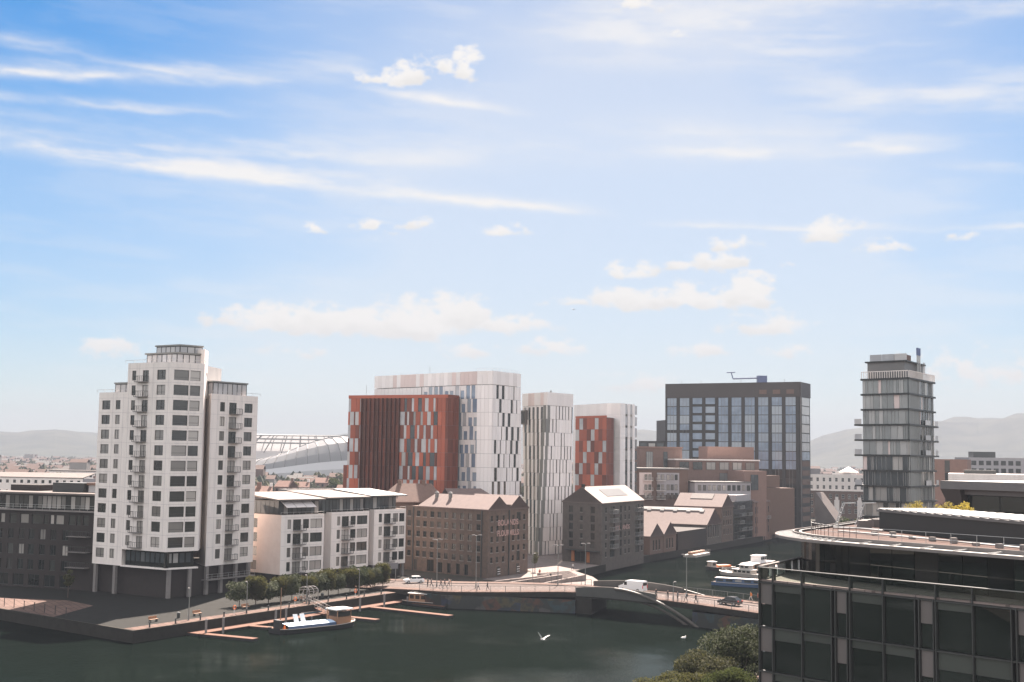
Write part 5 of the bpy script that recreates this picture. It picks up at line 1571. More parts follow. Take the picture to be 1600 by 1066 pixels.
for i, (x, y, w_, d_, h, m, lab) in enumerate([(205, 560, 26, 18, 30.5, 'grey_render', 'grey flat-roofed office with rooftop plant at the right edge'),
                                             (180, 600, 22, 18, 23.0, 'brick_brown', 'low brick block in the haze right of the glass tower')]):
    r_ = thing('distant_office', lab, 'building', (x, y, 0), 'hazy buildings on the right')
    MB().box(x, x + w_, y, y + d_, .02, h).build('wall', m, r_)
    Fq = Fr((x, y), (x + w_, y))
    for a in range(int(w_ / 3.4)):
        for z in range(3): piece(r_, 'pane', 'glass_dark', Fq, 1 + a * 3.3, 3.2 + a * 3.3, .01, .06, h - 3.4 - z * 3.4, h - 1.4 - z * 3.4)
    MB().box(x + 3, x + w_ * .5, y + 3, y + 9, h, h + 2.6).build('roof_plant', 'frame_dark', r_)
# terrace of brick and white houses left of the glass tower
tr = thing('mansion_block', 'long brick mansion block with white upper storeys left of the glass tower', 'mansion block', (160, 622, 0))
Fm = Fr((148.0, 624), (182, 608)); w = MB(); hs = []
for k in range(12):
    for z in (2.5, 6.2, 9.6): hs.append((1.2 + k * 3.05, 2.6 + k * 3.05, z, z + 2.2))
wall_holes(w, Fm, 0, Fm.L, .02, 13.4, hs); w.build('brick_wall', 'brick_brown', tr)
w = MB(); h2 = [(1.2 + k * 3.05, 2.4 + k * 3.05, z, z + 1.9) for k in range(12) for z in (14.2, 17.9)]
wall_holes(w, Fm, 0, Fm.L, 13.4, 21.4, h2); w.build('white_wall', 'pale_render', tr)
for h in hs + h2: small_window(tr, Fm, *h, 'x', 'frame_white', 'glass_mill')
MB().prism([Fm.xy(0, -.5), Fm.xy(Fm.L, -.5), Fm.xy(Fm.L, -12), Fm.xy(0, -12)], .02, 21.2).build('core', 'grey_render', tr)
MB().wbox(Fm, -.2, Fm.L + .2, -.3, .3, 13.3, 13.7).build('cornice', 'pale_render', tr)
cx_, cy_ = Fm.xy(19, -5)
b = MB()
for k in range(8):
    a0, a1 = k * math.pi / 4, (k + 1) * math.pi / 4
    b.face([(cx_ + 5 * math.cos(a0), cy_ + 5 * math.sin(a0), 22.6), (cx_ + 5 * math.cos(a1), cy_ + 5 * math.sin(a1), 22.6), (cx_, cy_, 25.4)])
    b.face([(cx_ + 4 * math.cos(a0), cy_ + 4 * math.sin(a0), 21), (cx_ + 4 * math.cos(a1), cy_ + 4 * math.sin(a1), 21), (cx_ + 4 * math.cos(a1), cy_ + 4 * math.sin(a1), 22.6), (cx_ + 4 * math.cos(a0), cy_ + 4 * math.sin(a0), 22.6)])
b.build('roof_pavilion', 'pale_render', tr)
for s in (13, 24, 31):
    MB().wbox(Fm, s, s + 2.4, .05, .7, 1.0, 9.0).wbox(Fm, s + .5, s + 1.9, .05, .7, 9.0, 10.4).build('white_bay', 'pale_render', tr)
ln = thing('lean_to_roof', 'bright sloping lean-to roof beside the foot of the dark tower', 'shed', (125, 500, 0))
b = MB().hexa([(121.5, 500, 3.5), (128, 490, 3.5), (133, 496, 3.5), (126, 506, 3.5), (121.0, 500, 15.5), (121.6, 499, 15.5), (126, 505, 15.5), (125.5, 506, 15.5)])
b.build('roof', 'roof_white', ln)
MB().box(121.5, 130, 500.5, 506, .02, 4).build('wall', 'brick_brown', ln)

# ---------------------------------------------------------------- stadium
ST = thing('stadium', 'curving silver stadium shell in the distance behind the apartments', 'stadium', (-190, 1240, 0))
SX, SY, RA, RB = -205.0, 1240.0, 118.0, 100.0
def st_h(t_):     # rim height by angle (0 = east, -90 = towards the camera)
    d_ = math.degrees(t_)
    near = math.exp(-(((d_ + 112 + 180) % 360 - 180) / 34.0) ** 2)
    return 45.5 - 24.0 * near
prof = [(1.0, 0.0, 0), (1.025, .34, 0), (1.01, .52, 0), (.97, .72, 1), (.90, .9, 1), (.80, 1.0, 1), (.70, 1.02, 1)]
NS = 72
def st_p(j, i):
    t_ = 2 * math.pi * j / NS; k, z, _ = prof[i]
    return (SX + RA * k * math.cos(t_), SY + RB * k * math.sin(t_), z * st_h(t_))
lowm, upm = MB(), MB()
for i in range(len(prof) - 1):
    for j in range(NS):
        (lowm if prof[i + 1][2] == 0 else upm).face([st_p(j, i), st_p(j + 1, i), st_p(j + 1, i + 1), st_p(j, i + 1)])
lowm.build('lower_shell', 'stadium_low', ST, smooth=True)
upm.build('upper_shell', 'stadium_skin', ST, smooth=True)
for j in range(0, NS, 1):
    MB().path([tuple(Vector(st_p(j, i)) + Vector((0, 0, .35))) for i in range(2, len(prof))], .5, 4).build('rib', 'frame_grey', ST)
for k in range(3):
    MB().path([(SX + RA * (.7 - .0 * k) * math.cos(2 * math.pi * j / NS), SY + RB * .7 * math.sin(2 * math.pi * j / NS), st_h(2 * math.pi * j / NS) * (1.02) - 4 * k) for j in range(NS + 1)], .8, 5).build('ring_truss', 'frame_grey', ST)
for j in range(0, NS, 2):
    t_ = 2 * math.pi * j / NS
    a = (SX + RA * .7 * math.cos(t_), SY + RB * .7 * math.sin(t_), st_h(t_) * 1.0); c = (SX + RA * .93 * math.cos(t_), SY + RB * .93 * math.sin(t_), st_h(t_) * .62)
    MB().tube(a, c, .55, 4).build('roof_truss', 'frame_grey', ST)
bowl = MB()
for j in range(NS):
    t0, t1 = 2 * math.pi * j / NS, 2 * math.pi * (j + 1) / NS
    q = lambda t_, k, z: (SX + RA * k * math.cos(t_), SY + RB * k * math.sin(t_), z)
    bowl.face([q(t0, .5, 2), q(t1, .5, 2), q(t1, .95, st_h(t1) * .66), q(t0, .95, st_h(t0) * .66)])
bowl.build('stands', 'stadium_low', ST)
MB().box(-196, -180, 1318, 1319, 30, 38).build('screen', 'frame_dark', ST)

# ---------------------------------------------------------------- bridge
def smooth_line(pts, n_=6):
    out_ = []
    P_ = [Vector(p) for p in pts]
    for i in range(len(P_) - 1):
        p0 = P_[max(0, i - 1)]; p1 = P_[i]; p2 = P_[i + 1]; p3 = P_[min(len(P_) - 1, i + 2)]
        for k in range(n_):
            t_ = k / n_
            out_.append(.5 * ((2 * p1) + (p2 - p0) * t_ + (2 * p0 - 5 * p1 + 4 * p2 - p3) * t_ ** 2 + (3 * p1 - p0 - 3 * p2 + p3) * t_ ** 3))
    out_.append(P_[-1])
    return out_


near = smooth_line([(-40, 270, .15), (-28, 264, .3), (-19, 257, .8), (-12, 251.4, 1.1), (-.6, 249.4, 1.4), (13, 246.2, 1.9), (27, 235.5, 2.0), (43.6, 220.4, 1.5), (60, 204, .9), (80, 184, .3)])
farl = smooth_line([(-44, 290, .15), (-34, 285, .3), (-24, 280, .6), (-11, 274, .9), (3, 270, 1.3), (17, 259.5, 1.9), (33, 247.4, 2.0), (47.6, 237, 1.5), (66, 220, .9), (88, 200, .3)])
mat('bridge_tan', (.085, .073, .062), .6, nscale=.8, namt=.4)
mat('bridge_grey', (.075, .075, .07), .6, nscale=.6, namt=.4)
BR = thing('road_bridge', 'low road bridge with curved steel parapets crossing the canal mouth', 'bridge', (20, 250, 0))
def band(f0, f1, dz0, dz1, m, name, parent=BR, i0=0, i1=None):
    b_ = MB(); rng_ = list(zip(near, farl))[i0:i1]
    for (a0, c0_), (a1, c1_) in zip(rng_, rng_[1:]):
        p = [a0.lerp(c0_, f0), a1.lerp(c1_, f0), a1.lerp(c1_, f1), a0.lerp(c0_, f1)]
        b_.hexa([(q.x, q.y, q.z + dz0) for q in p] + [(q.x, q.y, q.z + dz1) for q in p])
    return b_.build(name, m, parent)
band(0, 1, -.9, 0.0, 'quay_stone', 'deck')
band(0.0, .2, .004, .14, 'paving', 'near_footpath')
band(.2, .82, .004, .03, 'road_pale', 'carriageway')
band(.82, 1.0, .004, .14, 'paving', 'far_footpath')
band(.192, .2, .004, .155, 'concrete', 'kerb'); band(.82, .828, .004, .155, 'concrete', 'kerb')
lm = MB(); pr_ = list(zip(near, farl))
for i in range(len(pr_) - 1):
    for q in (.2, .7):
        a = pr_[i][0].lerp(pr_[i][1], .51).lerp(pr_[i + 1][0].lerp(pr_[i + 1][1], .51), q)
        b_ = pr_[i][0].lerp(pr_[i][1], .51).lerp(pr_[i + 1][0].lerp(pr_[i + 1][1], .51), q + .25)
        d_ = (b_ - a).normalized(); nx = Vector((-d_.y, d_.x, 0)) * .07
        lm.face([(a + nx * s_ + Vector((0, 0, .036)))[:] for s_ in (1,)] + [(a - nx + Vector((0, 0, .036)))[:], (b_ - nx + Vector((0, 0, .036)))[:], (b_ + nx + Vector((0, 0, .036)))[:]])
lm.build('lane_marking', 'mark_white', BR)
# painted abutment walls
mm = bpy.data.materials.new('mural_paint'); mm.use_nodes = True
t = NT(mm.node_tree); b = mm.node_tree.nodes['Principled BSDF']
g = t.n.new('ShaderNodeNewGeometry')
vo = t.n.new('ShaderNodeTexVoronoi'); vo.inputs['Scale'].default_value = .42; t.l.new(g.outputs['Position'], vo.inputs['Vector'])
sp = t.n.new('ShaderNodeSeparateColor'); t.l.new(vo.outputs['Color'], sp.inputs[0])
cr_ = t.n.new('ShaderNodeValToRGB'); cr_.color_ramp.interpolation = 'CONSTANT'
for k, (p, c) in enumerate([(0, (.018, .02, .018)), (.35, (.07, .03, .018)), (.5, (.018, .038, .043)), (.62, (.06, .048, .022)), (.74, (.02, .028, .05)), (.86, (.06, .055, .05))]):
    e = cr_.color_ramp.elements[k] if k < 2 else cr_.color_ramp.elements.new(p)
    e.position = p; e.color = c + (1,)
t.l.new(sp.outputs[0], cr_.inputs[0])
t.l.new(t.mix(t.ss(t.noise(g.outputs['Position'], .8, 4), .4, .65), cr_.outputs[0], (.018, .02, .018, 1)), b.inputs['Base Color'])
MATS['mural_paint'] = mm
for pts in ([(-19.3, 256.6), (-12, 250.9), (-.6, 249.0), (13, 245.9)], [(33.4, 229.4), (43.8, 219.6), (60, 203.2)]):
    b_ = MB()
    for a, c in zip(pts, pts[1:]):
        F = Fr(a, c); b_.wbox(F, 0, F.L, -.5, .12, -4.5, .55)
    b_.build('painted_abutment', 'mural_paint', BR)
MB().prism([(13, 246.4), (17, 259.5), (20, 257.5), (16, 244)], -4.5, 1.0).build('abutment', 'quay_stone', BR)
MB().prism([(33.4, 229.8), (36, 245), (60, 225), (60, 204)], -4.5, .5).build('abutment', 'quay_stone', BR)


def poly_at(line, x):
    for a, b_ in zip(line, line[1:]):
        if a.x <= x <= b_.x: return a.lerp(b_, (x - a.x) / (b_.x - a.x))
    return line[-1]


def rail_line(line, xs, name='railing', h=1.15):
    b_ = MB()
    for x0, x1 in zip(xs, xs[1:]):
        p, q = poly_at(line, x0), poly_at(line, x1)
        z = Vector((0, 0, .14)); up = Vector((0, 0, h))
        b_.tube(p + z, p + z + up, .06, 5); b_.tube(p + z + up, q + z + up, .045, 5); b_.tube(p + z + up * .12, q + z + up * .12, .03, 4)
        n_ = max(2, int((q - p).length / .3))
        for k in range(1, n_): m_ = p.lerp(q, k / n_); b_.tube(m_ + z + up * .12, m_ + z + up, .012, 3)
    q = poly_at(line, xs[-1]); b_.tube(q + Vector((0, 0, .14)), q + Vector((0, 0, .14 + h)), .06, 5)
    return b_.build(name, 'frame_grey', BR)


rail_line(near, [-18 + 2.9 * k for k in range(11)] + [13.0])
rail_line(near, [26.5 + 2.6 * k for k in range(13)])
rail_line(farl, [34 + 2.6 * k for k in range(12)])
rail_line(farl, [9 + 2.0 * k for k in range(5)])


def hump(line, x0, x1, h0, hm, name):
    b_ = MB(); n_ = 22; pts = []
    for k in range(n_ + 1):
        p = poly_at(line, x0 + (x1 - x0) * k / n_); pts.append((p, h0 + (hm - h0) * math.sin(math.pi * k / n_)))
    for (p, h), (q, j) in zip(pts, pts[1:]):
        F = Fr(p[:2], q[:2])
        b_.hexa([F(0, .12, p.z - .6), F(F.L, .12, q.z - .6), F(F.L, -.12, q.z - .6), F(0, -.12, p.z - .6), F(0, .3, p.z + h), F(F.L, .3, q.z + j), F(F.L, .0, q.z + j), F(0, .0, p.z + h)])
    o = b_.build(name, 'bridge_grey', BR)
    c_ = MB()
    for (p, h), (q, j) in zip(pts, pts[1:]):
        F = Fr(p[:2], q[:2]); c_.tube(F(0, .15, p.z + h + .08), F(F.L, .15, q.z + j + .08), .13, 6)
    c_.build('coping', 'bridge_tan', o)
hump(near, 13.2, 27.5, .9, 1.35, 'curved_parapet')
hump(farl, 17.5, 34.2, .9, 1.5, 'curved_parapet')


def rib(line, x0, z0, x1, z1, off, r, name):
    pts = []
    for k in range(19):
        q = k / 18; p = poly_at(line, x0 + (x1 - x0) * q)
        pts.append((p.x - off * .6, p.y - off * .75, z0 + (z1 - z0) * q ** 1.9))
    MB().path(pts, r, 8).build(name, 'bridge_tan', BR)
rib(near, 20.5, 3.3, 34.6, -2.2, .5, .28, 'arch_rib'); rib(near, 22.6, 1.4, 32.4, -2.2, -.5, .24, 'arch_rib')
rib(farl, 27, 3.3, 40.5, .9, -.4, .22, 'arch_rib')


# ---------------------------------------------------------------- trees
def leaf_crown(n_, shape, size, seed, inner=.0):
    """n_ small leaf faces scattered through clumps in a volume"""
    r_ = random.Random(seed); b_ = MB()
    clumps = shape(r_)
    tot = sum(c[3] ** 2 for c in clumps)
    for cx, cy, cz, cr, sq in clumps:
        for _ in range(max(6, int(n_ * cr ** 2 / tot))):
            v = Vector((r_.gauss(0, 1), r_.gauss(0, 1), r_.gauss(0, 1)))
            if v.length < 1e-3: continue
            v.normalize(); v *= cr * (.45 + .62 * r_.random() ** .5)
            p = Vector((cx + v.x, cy + v.y, cz + v.z * sq))
            a = Vector((r_.gauss(0, 1), r_.gauss(0, 1), r_.gauss(0, .6) )).normalized(); c = a.orthogonal().normalized()
            s_ = size * (.6 + .8 * r_.random())
            b_.face([p - a * s_ * .5, p + c * s_ * .3, p + a * s_ * .5, p - c * s_ * .3])
    return b_


def round_shape(R, H, z0, nclump, cr=.36):
    def f(r_):
        out_ = []
        for _ in range(nclump):
            th = r_.random() * 2 * math.pi; q = r_.random() ** .55; z = r_.random()
            env = math.sin(math.pi * min(1, .12 + .85 * z)) ** .6
            q *= 1.0 + .28 * (r_.random() < .25)
            out_.append((R * q * env * math.cos(th) * .8, R * q * env * math.sin(th) * .8, z0 + H * z * .92, R * cr * (.35 + 1.05 * r_.random() ** 1.3), .8))
        return out_
    return f


def trunk_mb(h, r0, R, H, seed):
    r_ = random.Random(seed); b_ = MB()
    b_.tube((0, 0, -.05), (0, 0, h), r0, 7, r0 * .7)
    top = Vector((0, 0, h))
    for k in range(6):
        th = k * 1.05 + r_.random(); d_ = Vector((math.cos(th) * R * .55, math.sin(th) * R * .55, H * (.35 + .3 * r_.random())))
        b_.tube(top, top + d_ * .55, r0 * .5, 5, r0 * .3); b_.tube(top + d_ * .55, top + d_ + Vector((0, 0, H * .12)), r0 * .3, 5, r0 * .08)
    return b_


_tp = {}
def tree(name, label, x, y, z, kind, scale=1.0, rot=0.0, group=None, sz=1.0):
    """kind -> shared trunk and crown meshes"""
    if kind not in _tp:
        specs = {'near_a': (34000, 5.2, 7.0, 3.0, 70, .25, .25, 'leaf_green'), 'near_b': (30000, 4.8, 5.6, 2.4, 64, .25, .25, 'leaf_olive'),
                 'mid_a': (1500, 4.2, 5.6, 2.4, 18, .75, .34, 'leaf_green'), 'mid_b': (1300, 3.8, 5.0, 2.2, 16, .75, .34, 'leaf_dark'), 'mid_c': (1300, 4.4, 5.0, 2.0, 16, .8, .34, 'leaf_olive'),
                 'shrub': (900, 1.2, 1.1, .15, 14, .16, .4, 'leaf_yellow'), 'sapling': (900, 1.0, 2.4, 1.6, 10, .22, .42, 'leaf_olive')}
        n_, R, H, z0, nc, ls, cr, lmn = specs[kind]
        cm = leaf_crown(n_, round_shape(R, H, z0, nc, cr), ls, hash(kind) % 97 if False else sum(map(ord, kind)))
        _tp[kind] = (trunk_mb(z0 + .6, .05 * R + .03, R, H, 3).mesh('trunk', 'bark'), cm.mesh('crown', lmn))
    o = thing(name, label, 'tree' if kind != 'shrub' else 'plant', (x, y, z), group)
    o.rotation_euler = (0, 0, rot); o.scale = (scale, scale, scale * sz)
    for nm, me in zip(('trunk', 'crown'), _tp[kind]):
        c = bpy.data.objects.new(nm, me); COL.objects.link(c); c.parent = o
    return o


tree('leafy_tree', 'tallest leafy green tree against the near glass building', 24.6, 134.5, 0, 'near_a', 1.04, .3, 'trees on the near quay')
tree('leafy_tree', 'middle leafy tree of the near quay clump', 20.6, 131, 0, 'near_b', 1.0, 1.3, 'trees on the near quay')
tree('leafy_tree', 'lowest leafy tree at the water end of the near quay clump', 17.4, 127, 0, 'near_b', .84, 2.6, 'trees on the near quay')
tree('leafy_tree', 'leftmost low tree of the near quay clump, cut by the picture edge', 14.6, 121.5, 0, 'near_b', .86, 5.2, 'trees on the near quay')
tree('leafy_tree', 'leafy tree at the bottom edge of the picture in front of the clump', 21.5, 124, 0, 'near_a', .78, 4.0, 'trees on the near quay')

# clipped row of small trees on the quay: box crowns on thin stems
hedge_specs = [(-49.4, 232.7), (-46.8, 234.7), (-45.0, 237.6), (-43.3, 240.5), (-41.6, 243.2), (-39.2, 246.9), (-37.5, 249.6), (-35.9, 252.4), (-34.3, 255.0), (-32.3, 257.9), (-30.9, 260.3), (-29.4, 262.7), (-28.0, 265.1), (-26.6, 267.4)]
def box_shape(r_):
    return [((r_.random() - .5) * 2.9, (r_.random() - .5) * 2.4, 1.5 + 2.5 * r_.random(), .7 + .25 * r_.random(), .85) for _ in range(40)]
hcs = [leaf_crown(3600 + 500 * q, box_shape, .3, 77 + q).mesh('crown', 'leaf_olive' if q % 2 else 'leaf_green') for q in range(4)]
ht = MB().tube((0, 0, -.05), (0, 0, 2.6), .09, 6, .07).tube((0, 0, 2.4), (.9, .2, 3.4), .05, 5).tube((0, 0, 2.4), (-.9, -.2, 3.4), .05, 5).mesh('trunk', 'bark')
words = ['nearest the white tower', 'second from the white tower', 'third from the white tower', 'fourth from the white tower', 'fifth from the white tower', 'at the left end of the second clump', 'second in the second clump', 'third in the second clump', 'at the right end of the second clump',
         'at the left end of the last clump', 'second in the last clump', 'in the middle of the last clump', 'fourth in the last clump', 'nearest the bridge road']
for i, ((x, y), wd) in enumerate(zip(hedge_specs, words)):
    o = thing('clipped_tree', 'small clipped quayside tree ' + wd, 'tree', (x, y, 0), 'clipped trees along the quay')
    o.rotation_euler = (0, 0, rad(59) + (i % 3) * .12 + (i % 2) * math.pi); o.scale = (1 + .12 * math.sin(i * 3.7), 1 + .15 * math.sin(i * 1.3), 1.04 + .13 * math.sin(i * 2.1))
    for nm, me in (('trunk', ht), ('crown', hcs[(i * 3) % 4])):
        c = bpy.data.objects.new(nm, me); COL.objects.link(c); c.parent = o
tree('young_tree', 'young tree with thin crown beside the stone mill corner', 6.4, 309.5, .01, 'sapling', 1.2)
tree('young_tree', 'small shrub-like tree in front of the dark brick building', -84.5, 243, .01, 'sapling', 1.3)
for i, (x, y) in enumerate(((48.5, 150), (51, 147.5), (53.5, 148.5))):
    MBp = thing('planter', ['left', 'middle', 'right'][i] + ' planter box on the roof terrace by the zinc prow', 'planter', (x, y, 21.24), 'roof terrace planters')
    MB().box(x - 1.1, x + 1.1, y - .6, y + .6, 21.25, 22.1).build('box', 'concrete', MBp)
    tree('terrace_shrub', ['left', 'middle', 'right'][i] + ' yellow-green shrub in a roof terrace planter', x, y, 22.1, 'shrub', 1.0, i, 'roof terrace shrubs')

# ---------------------------------------------------------------- middle distance: houses and trees behind the tower
rng = random.Random(42)
def row_house(x, y, w_, d_, h, m, rm, label, group, ang=0.0, name='terraced_house'):
    o = thing(name, label, 'house', (x, y, 0), group)
    F = Fr((x, y), (x + w_ * math.cos(ang), y + w_ * math.sin(ang)))
    MB().prism([F.xy(0), F.xy(w_), F.xy(w_, -d_), F.xy(0, -d_)], .02, h).build('wall', m, o)
    gable_roof(o, F, -.2, w_ + .2, 0, d_, h, h + d_ * .32, Vector((-F.n.x, -F.n.y)), rm)
    for k in range(max(1, int(w_ / 3))):
        for z in (h - 2.2, h - 5.0):
            if z > .4: piece(o, 'window', 'glass_dark', F, .8 + k * 3, 2.0 + k * 3, .01, .06, z, z + 1.5)
    c = F(w_ - .5, -d_ / 2, h + d_ * .3); MB().box(c[0] - .6, c[0] + .6, c[1] - .5, c[1] + .5, h + d_ * .2, h + d_ * .32 + 1.6).build('chimney', m, o)
    return o
wl = thing('long_white_terrace', 'long white flat-fronted building with two rows of windows beyond the dark brick block', 'building', (-180, 482, 0))
Fw = Fr((-206, 484), (-162.5, 478)); w = MB(); hs = []
for k in range(15):
    hs += [(1 + k * 2.9, 2.2 + k * 2.9, 15.4, 16.6), (1 + k * 2.9, 2.0 + k * 2.9, 11.6, 12.8)]
wall_holes(w, Fw, 0, Fw.L, .02, 17.4, hs); w.build('wall', 'pale_render', wl)
for h in hs: small_window(wl, Fw, *h, 'n', 'frame_dark', 'glass_mill')
MB().hexa([Fw(0, .2, 17.4), Fw(Fw.L, .2, 17.4), Fw(Fw.L, -10, 19.0), Fw(0, -10, 19), Fw(0, .2, 17.7), Fw(Fw.L, .2, 17.7), Fw(Fw.L, -10, 19.3), Fw(0, -10, 19.3)]).build('roof', 'roof_white', wl)
MB().prism([Fw.xy(0, -.4), Fw.xy(Fw.L, -.4), Fw.xy(Fw.L, -10), Fw.xy(0, -10)], .02, 17.3).build('core', 'grey_render', wl)
wl2 = thing('white_terrace_row', 'small white terrace row farther back among trees at the left', 'building', (-262, 745, 0))
Fw = Fr((-276, 752), (-236, 744)); MB().prism([Fw.xy(0), Fw.xy(Fw.L), Fw.xy(Fw.L, -10), Fw.xy(0, -10)], .02, 15.6).build('wall', 'pale_render', wl2)
for k in range(11):
    piece(wl2, 'window', 'glass_dark', Fw, 1.2 + k * 3.6, 2.8 + k * 3.6, .01, .06, 12.2, 14.2)
    piece(wl2, 'window', 'glass_dark', Fw, 1.2 + k * 3.6, 2.8 + k * 3.6, .01, .06, 8.2, 10.2)
MB().prism([Fw.xy(-.4, .4), Fw.xy(Fw.L + .4, .4), Fw.xy(Fw.L + .4, -10.4), Fw.xy(-.4, -10.4)], 15.6, 16.2).build('roof', 'roof_white', wl2)
for i in range(14):
    x = -262 + i * 8.2; y = 590 + (i % 3) * 26
    row_house(x, y, 7.6, 9, 9.6 + (i % 2) * 1.0, 'brick_red' if i % 3 else 'brick_orange', 'roof_tile', 'red-roofed terraced house in the hazy rows left of the tower', 'red-roofed terraced houses on the left', rng.uniform(-.25, .1))
for i in range(13):
    x = -172 + i * 10.4; y = 560 + (i % 4) * 70
    row_house(x * (y / 640), y, 8.0, 9, 9.2 + (i % 3), 'brick_red' if i % 2 else 'pale_render', 'roof_tile', 'red-roofed house in front of the stadium', 'red-roofed houses before the stadium', rng.uniform(-.3, .3))
for i, (x, y) in enumerate(((-70, 330), (-84, 352), (-60, 372), (-98, 380))):
    row_house(x, y, 16, 12, 13.2 + (i % 2), 'brick_orange', 'roof_tile', ['broad pink-roofed house just behind the apartment blocks', 'pink-roofed house behind the tower', 'brick house between the tower and the red offices', 'far brick house behind the tower'][i], 'pink-roofed houses behind the apartment blocks', .45, 'pink_roofed_house')
gl_, gc_, gr_ = 'trees in the hazy distance on the left', 'trees before the stadium', 'trees in the haze right of the dark tower'
kinds = ['mid_a', 'mid_b', 'mid_c']
for i in range(18):
    y = rng.uniform(520, 1150); x = -y * rng.uniform(.335, .425)
    tree('distant_tree', 'leafy tree in the hazy belt left of the white tower', x, y, 0, kinds[i % 3], rng.uniform(1.1, 1.9), rng.uniform(0, 6), gl_)
for i in range(14):
    y = rng.uniform(430, 1050); x = -y * rng.uniform(.135, .215)
    tree('distant_tree', 'leafy tree among the houses before the stadium', x, y, 0, kinds[i % 3], rng.uniform(1.0, 1.75), rng.uniform(0, 6), gc_)
for i in range(14):
    y = rng.uniform(560, 1300); x = y * rng.uniform(.235, .42)
    tree('distant_tree', 'leafy tree in the haze between the dark tower and the right edge', x, y, 0, kinds[i % 3], rng.uniform(1.0, 1.8), rng.uniform(0, 6), gr_)
for i, (x, y) in enumerate(((126, 476), (131, 486), (137, 497), (124, 462))):
    tree('canal_tree', ['bushy tree nearest the foot of the dark tower', 'bushy tree behind the bright lean-to roof', 'bushy tree in front of the mansion block', 'bushy tree at the canal edge by the dark tower'][i], x, y, 0, kinds[i % 3], .8, i, 'trees by the mansion block')
# far city: low roofs and treetops reading as one mass
cm, tm = MB(), MB()
r_ = random.Random(9)
for _ in range(3600):
    y = r_.uniform(900, 3000); x = y * r_.uniform(-.5, .5)
    if abs(x + 205) < 150 and abs(y - 1240) < 140: continue
    w_, d_, h = r_.uniform(6, 17), r_.uniform(7, 11), r_.uniform(5, 10.5) + (r_.random() < .012) * 9
    cm.cur = r_.choice([0, 1, 2, 3, 3]); cm.box(x, x + w_, y, y + d_, 0, h)
    if r_.random() < .7:      # pitched roof
        cm.cur = r_.choice([1, 1, 2]); e_ = h + d_ * .32
        cm.face([(x - .3, y - .3, h + .01), (x + w_ + .3, y - .3, h + .01), (x + w_ + .3, y + d_ / 2, e_), (x - .3, y + d_ / 2, e_)]); cm.face([(x + w_ + .3, y + d_ + .3, h + .01), (x - .3, y + d_ + .3, h + .01), (x - .3, y + d_ / 2, e_), (x + w_ + .3, y + d_ / 2, e_)])
cm.build('distant_rooftops', ['far_roof_c', 'far_roof_a', 'far_roof_b', 'far_wall'], None, (0, 0, 0))['kind'] = 'stuff'
for _ in range(5200):
    y = r_.uniform(800, 3300); x = y * r_.uniform(-.5, .5)
    if abs(x + 205) < 150 and abs(y - 1240) < 140: continue
    R = r_.uniform(4, 8); h = r_.uniform(7, 13)
    tm.cur = r_.choice([0, 1])
    for k in range(5):
        a = r_.uniform(0, 6.28); px_, py_, pz_ = x + R * .5 * math.cos(a), y + R * .5 * math.sin(a), h * r_.uniform(.55, .95)
        q = [(px_ + R * .55 * math.cos(j * 1.256 + a), py_ + R * .55 * math.sin(j * 1.256 + a), pz_ - R * .3) for j in range(5)]
        for j in range(5): tm.face([q[j], q[(j + 1) % 5], (px_, py_, pz_ + R * .3)])
        for j in range(5): tm.face([q[(j + 1) % 5], q[j], (px_, py_, pz_ - R * .7)])
tm.build('distant_treetops', ['leaf_dark', 'leaf_olive'], None, (0, 0, 0))['kind'] = 'stuff'

# ---------------------------------------------------------------- pontoon and gangway
PT = thing('pontoon', 'pink timber pontoon with fingers moored along the left quay', 'pontoon', (-36, 234, -2))
PZ = -1.55
def plank_strip(p, q, wd, name, n_):
    """decked walkway: planks laid across, each a part"""
    F = Fr(p, q)
    MB().wbox(F, 0, F.L, -wd + .1, -.1, -2.5, PZ - .1).build('float', 'boat_black', PT)
    for k in range(n_):
        piece(PT, name, 'timber', F, k * F.L / n_ + .02, (k + 1) * F.L / n_ - .02, -wd, 0, PZ - .1, PZ)
plank_strip((-50.8, 208.5), (-18.4, 262.4), 2.7, 'plank', 110)
plank_strip((-50.6, 208.4), (-40.9, 203.6), 1.5, 'plank', 14)
plank_strip((-44.6, 218.6), (-35.4, 214.6), 1.4, 'plank', 14)
plank_strip((-34.6, 235.4), (-24.0, 229.0), 1.5, 'plank', 16)
plank_strip((-27.2, 247.6), (-11.2, 236.0), 1.7, 'plank', 26)
plank_strip((-21.6, 257.0), (-13.0, 250.4), 1.3, 'plank', 14)
for i, (x, y) in enumerate(((-47.6, 212.2), (-41.0, 223.8), (-39.6, 226.2), (-28.6, 244.4), (-24.6, 251.2), (-49.8, 209.4))):
    MB().tube((x, y, -4), (x, y, .6), .2, 8).tube((x, y, .6), (x, y, .75), .24, 8, .08).build('mooring_pile', 'concrete', PT)
GW = thing('gangway', 'white tubular gangway with arched gate leading down to the pontoon', 'gangway', (-36, 240, 0))
a, b_ = Vector((-38.6, 240.6, .05)), Vector((-32.6, 234.6, PZ + .05))
F = Fr(a[:2], b_[:2])
gd = MB().hexa([(*F.xy(0, .6), .0), (*F.xy(F.L, .6), PZ), (*F.xy(F.L, -.6), PZ), (*F.xy(0, -.6), .0), (*F.xy(0, .6), .1), (*F.xy(F.L, .6), PZ + .1), (*F.xy(F.L, -.6), PZ + .1), (*F.xy(0, -.6), .1)])
gd.build('walkway', 'timber', GW)
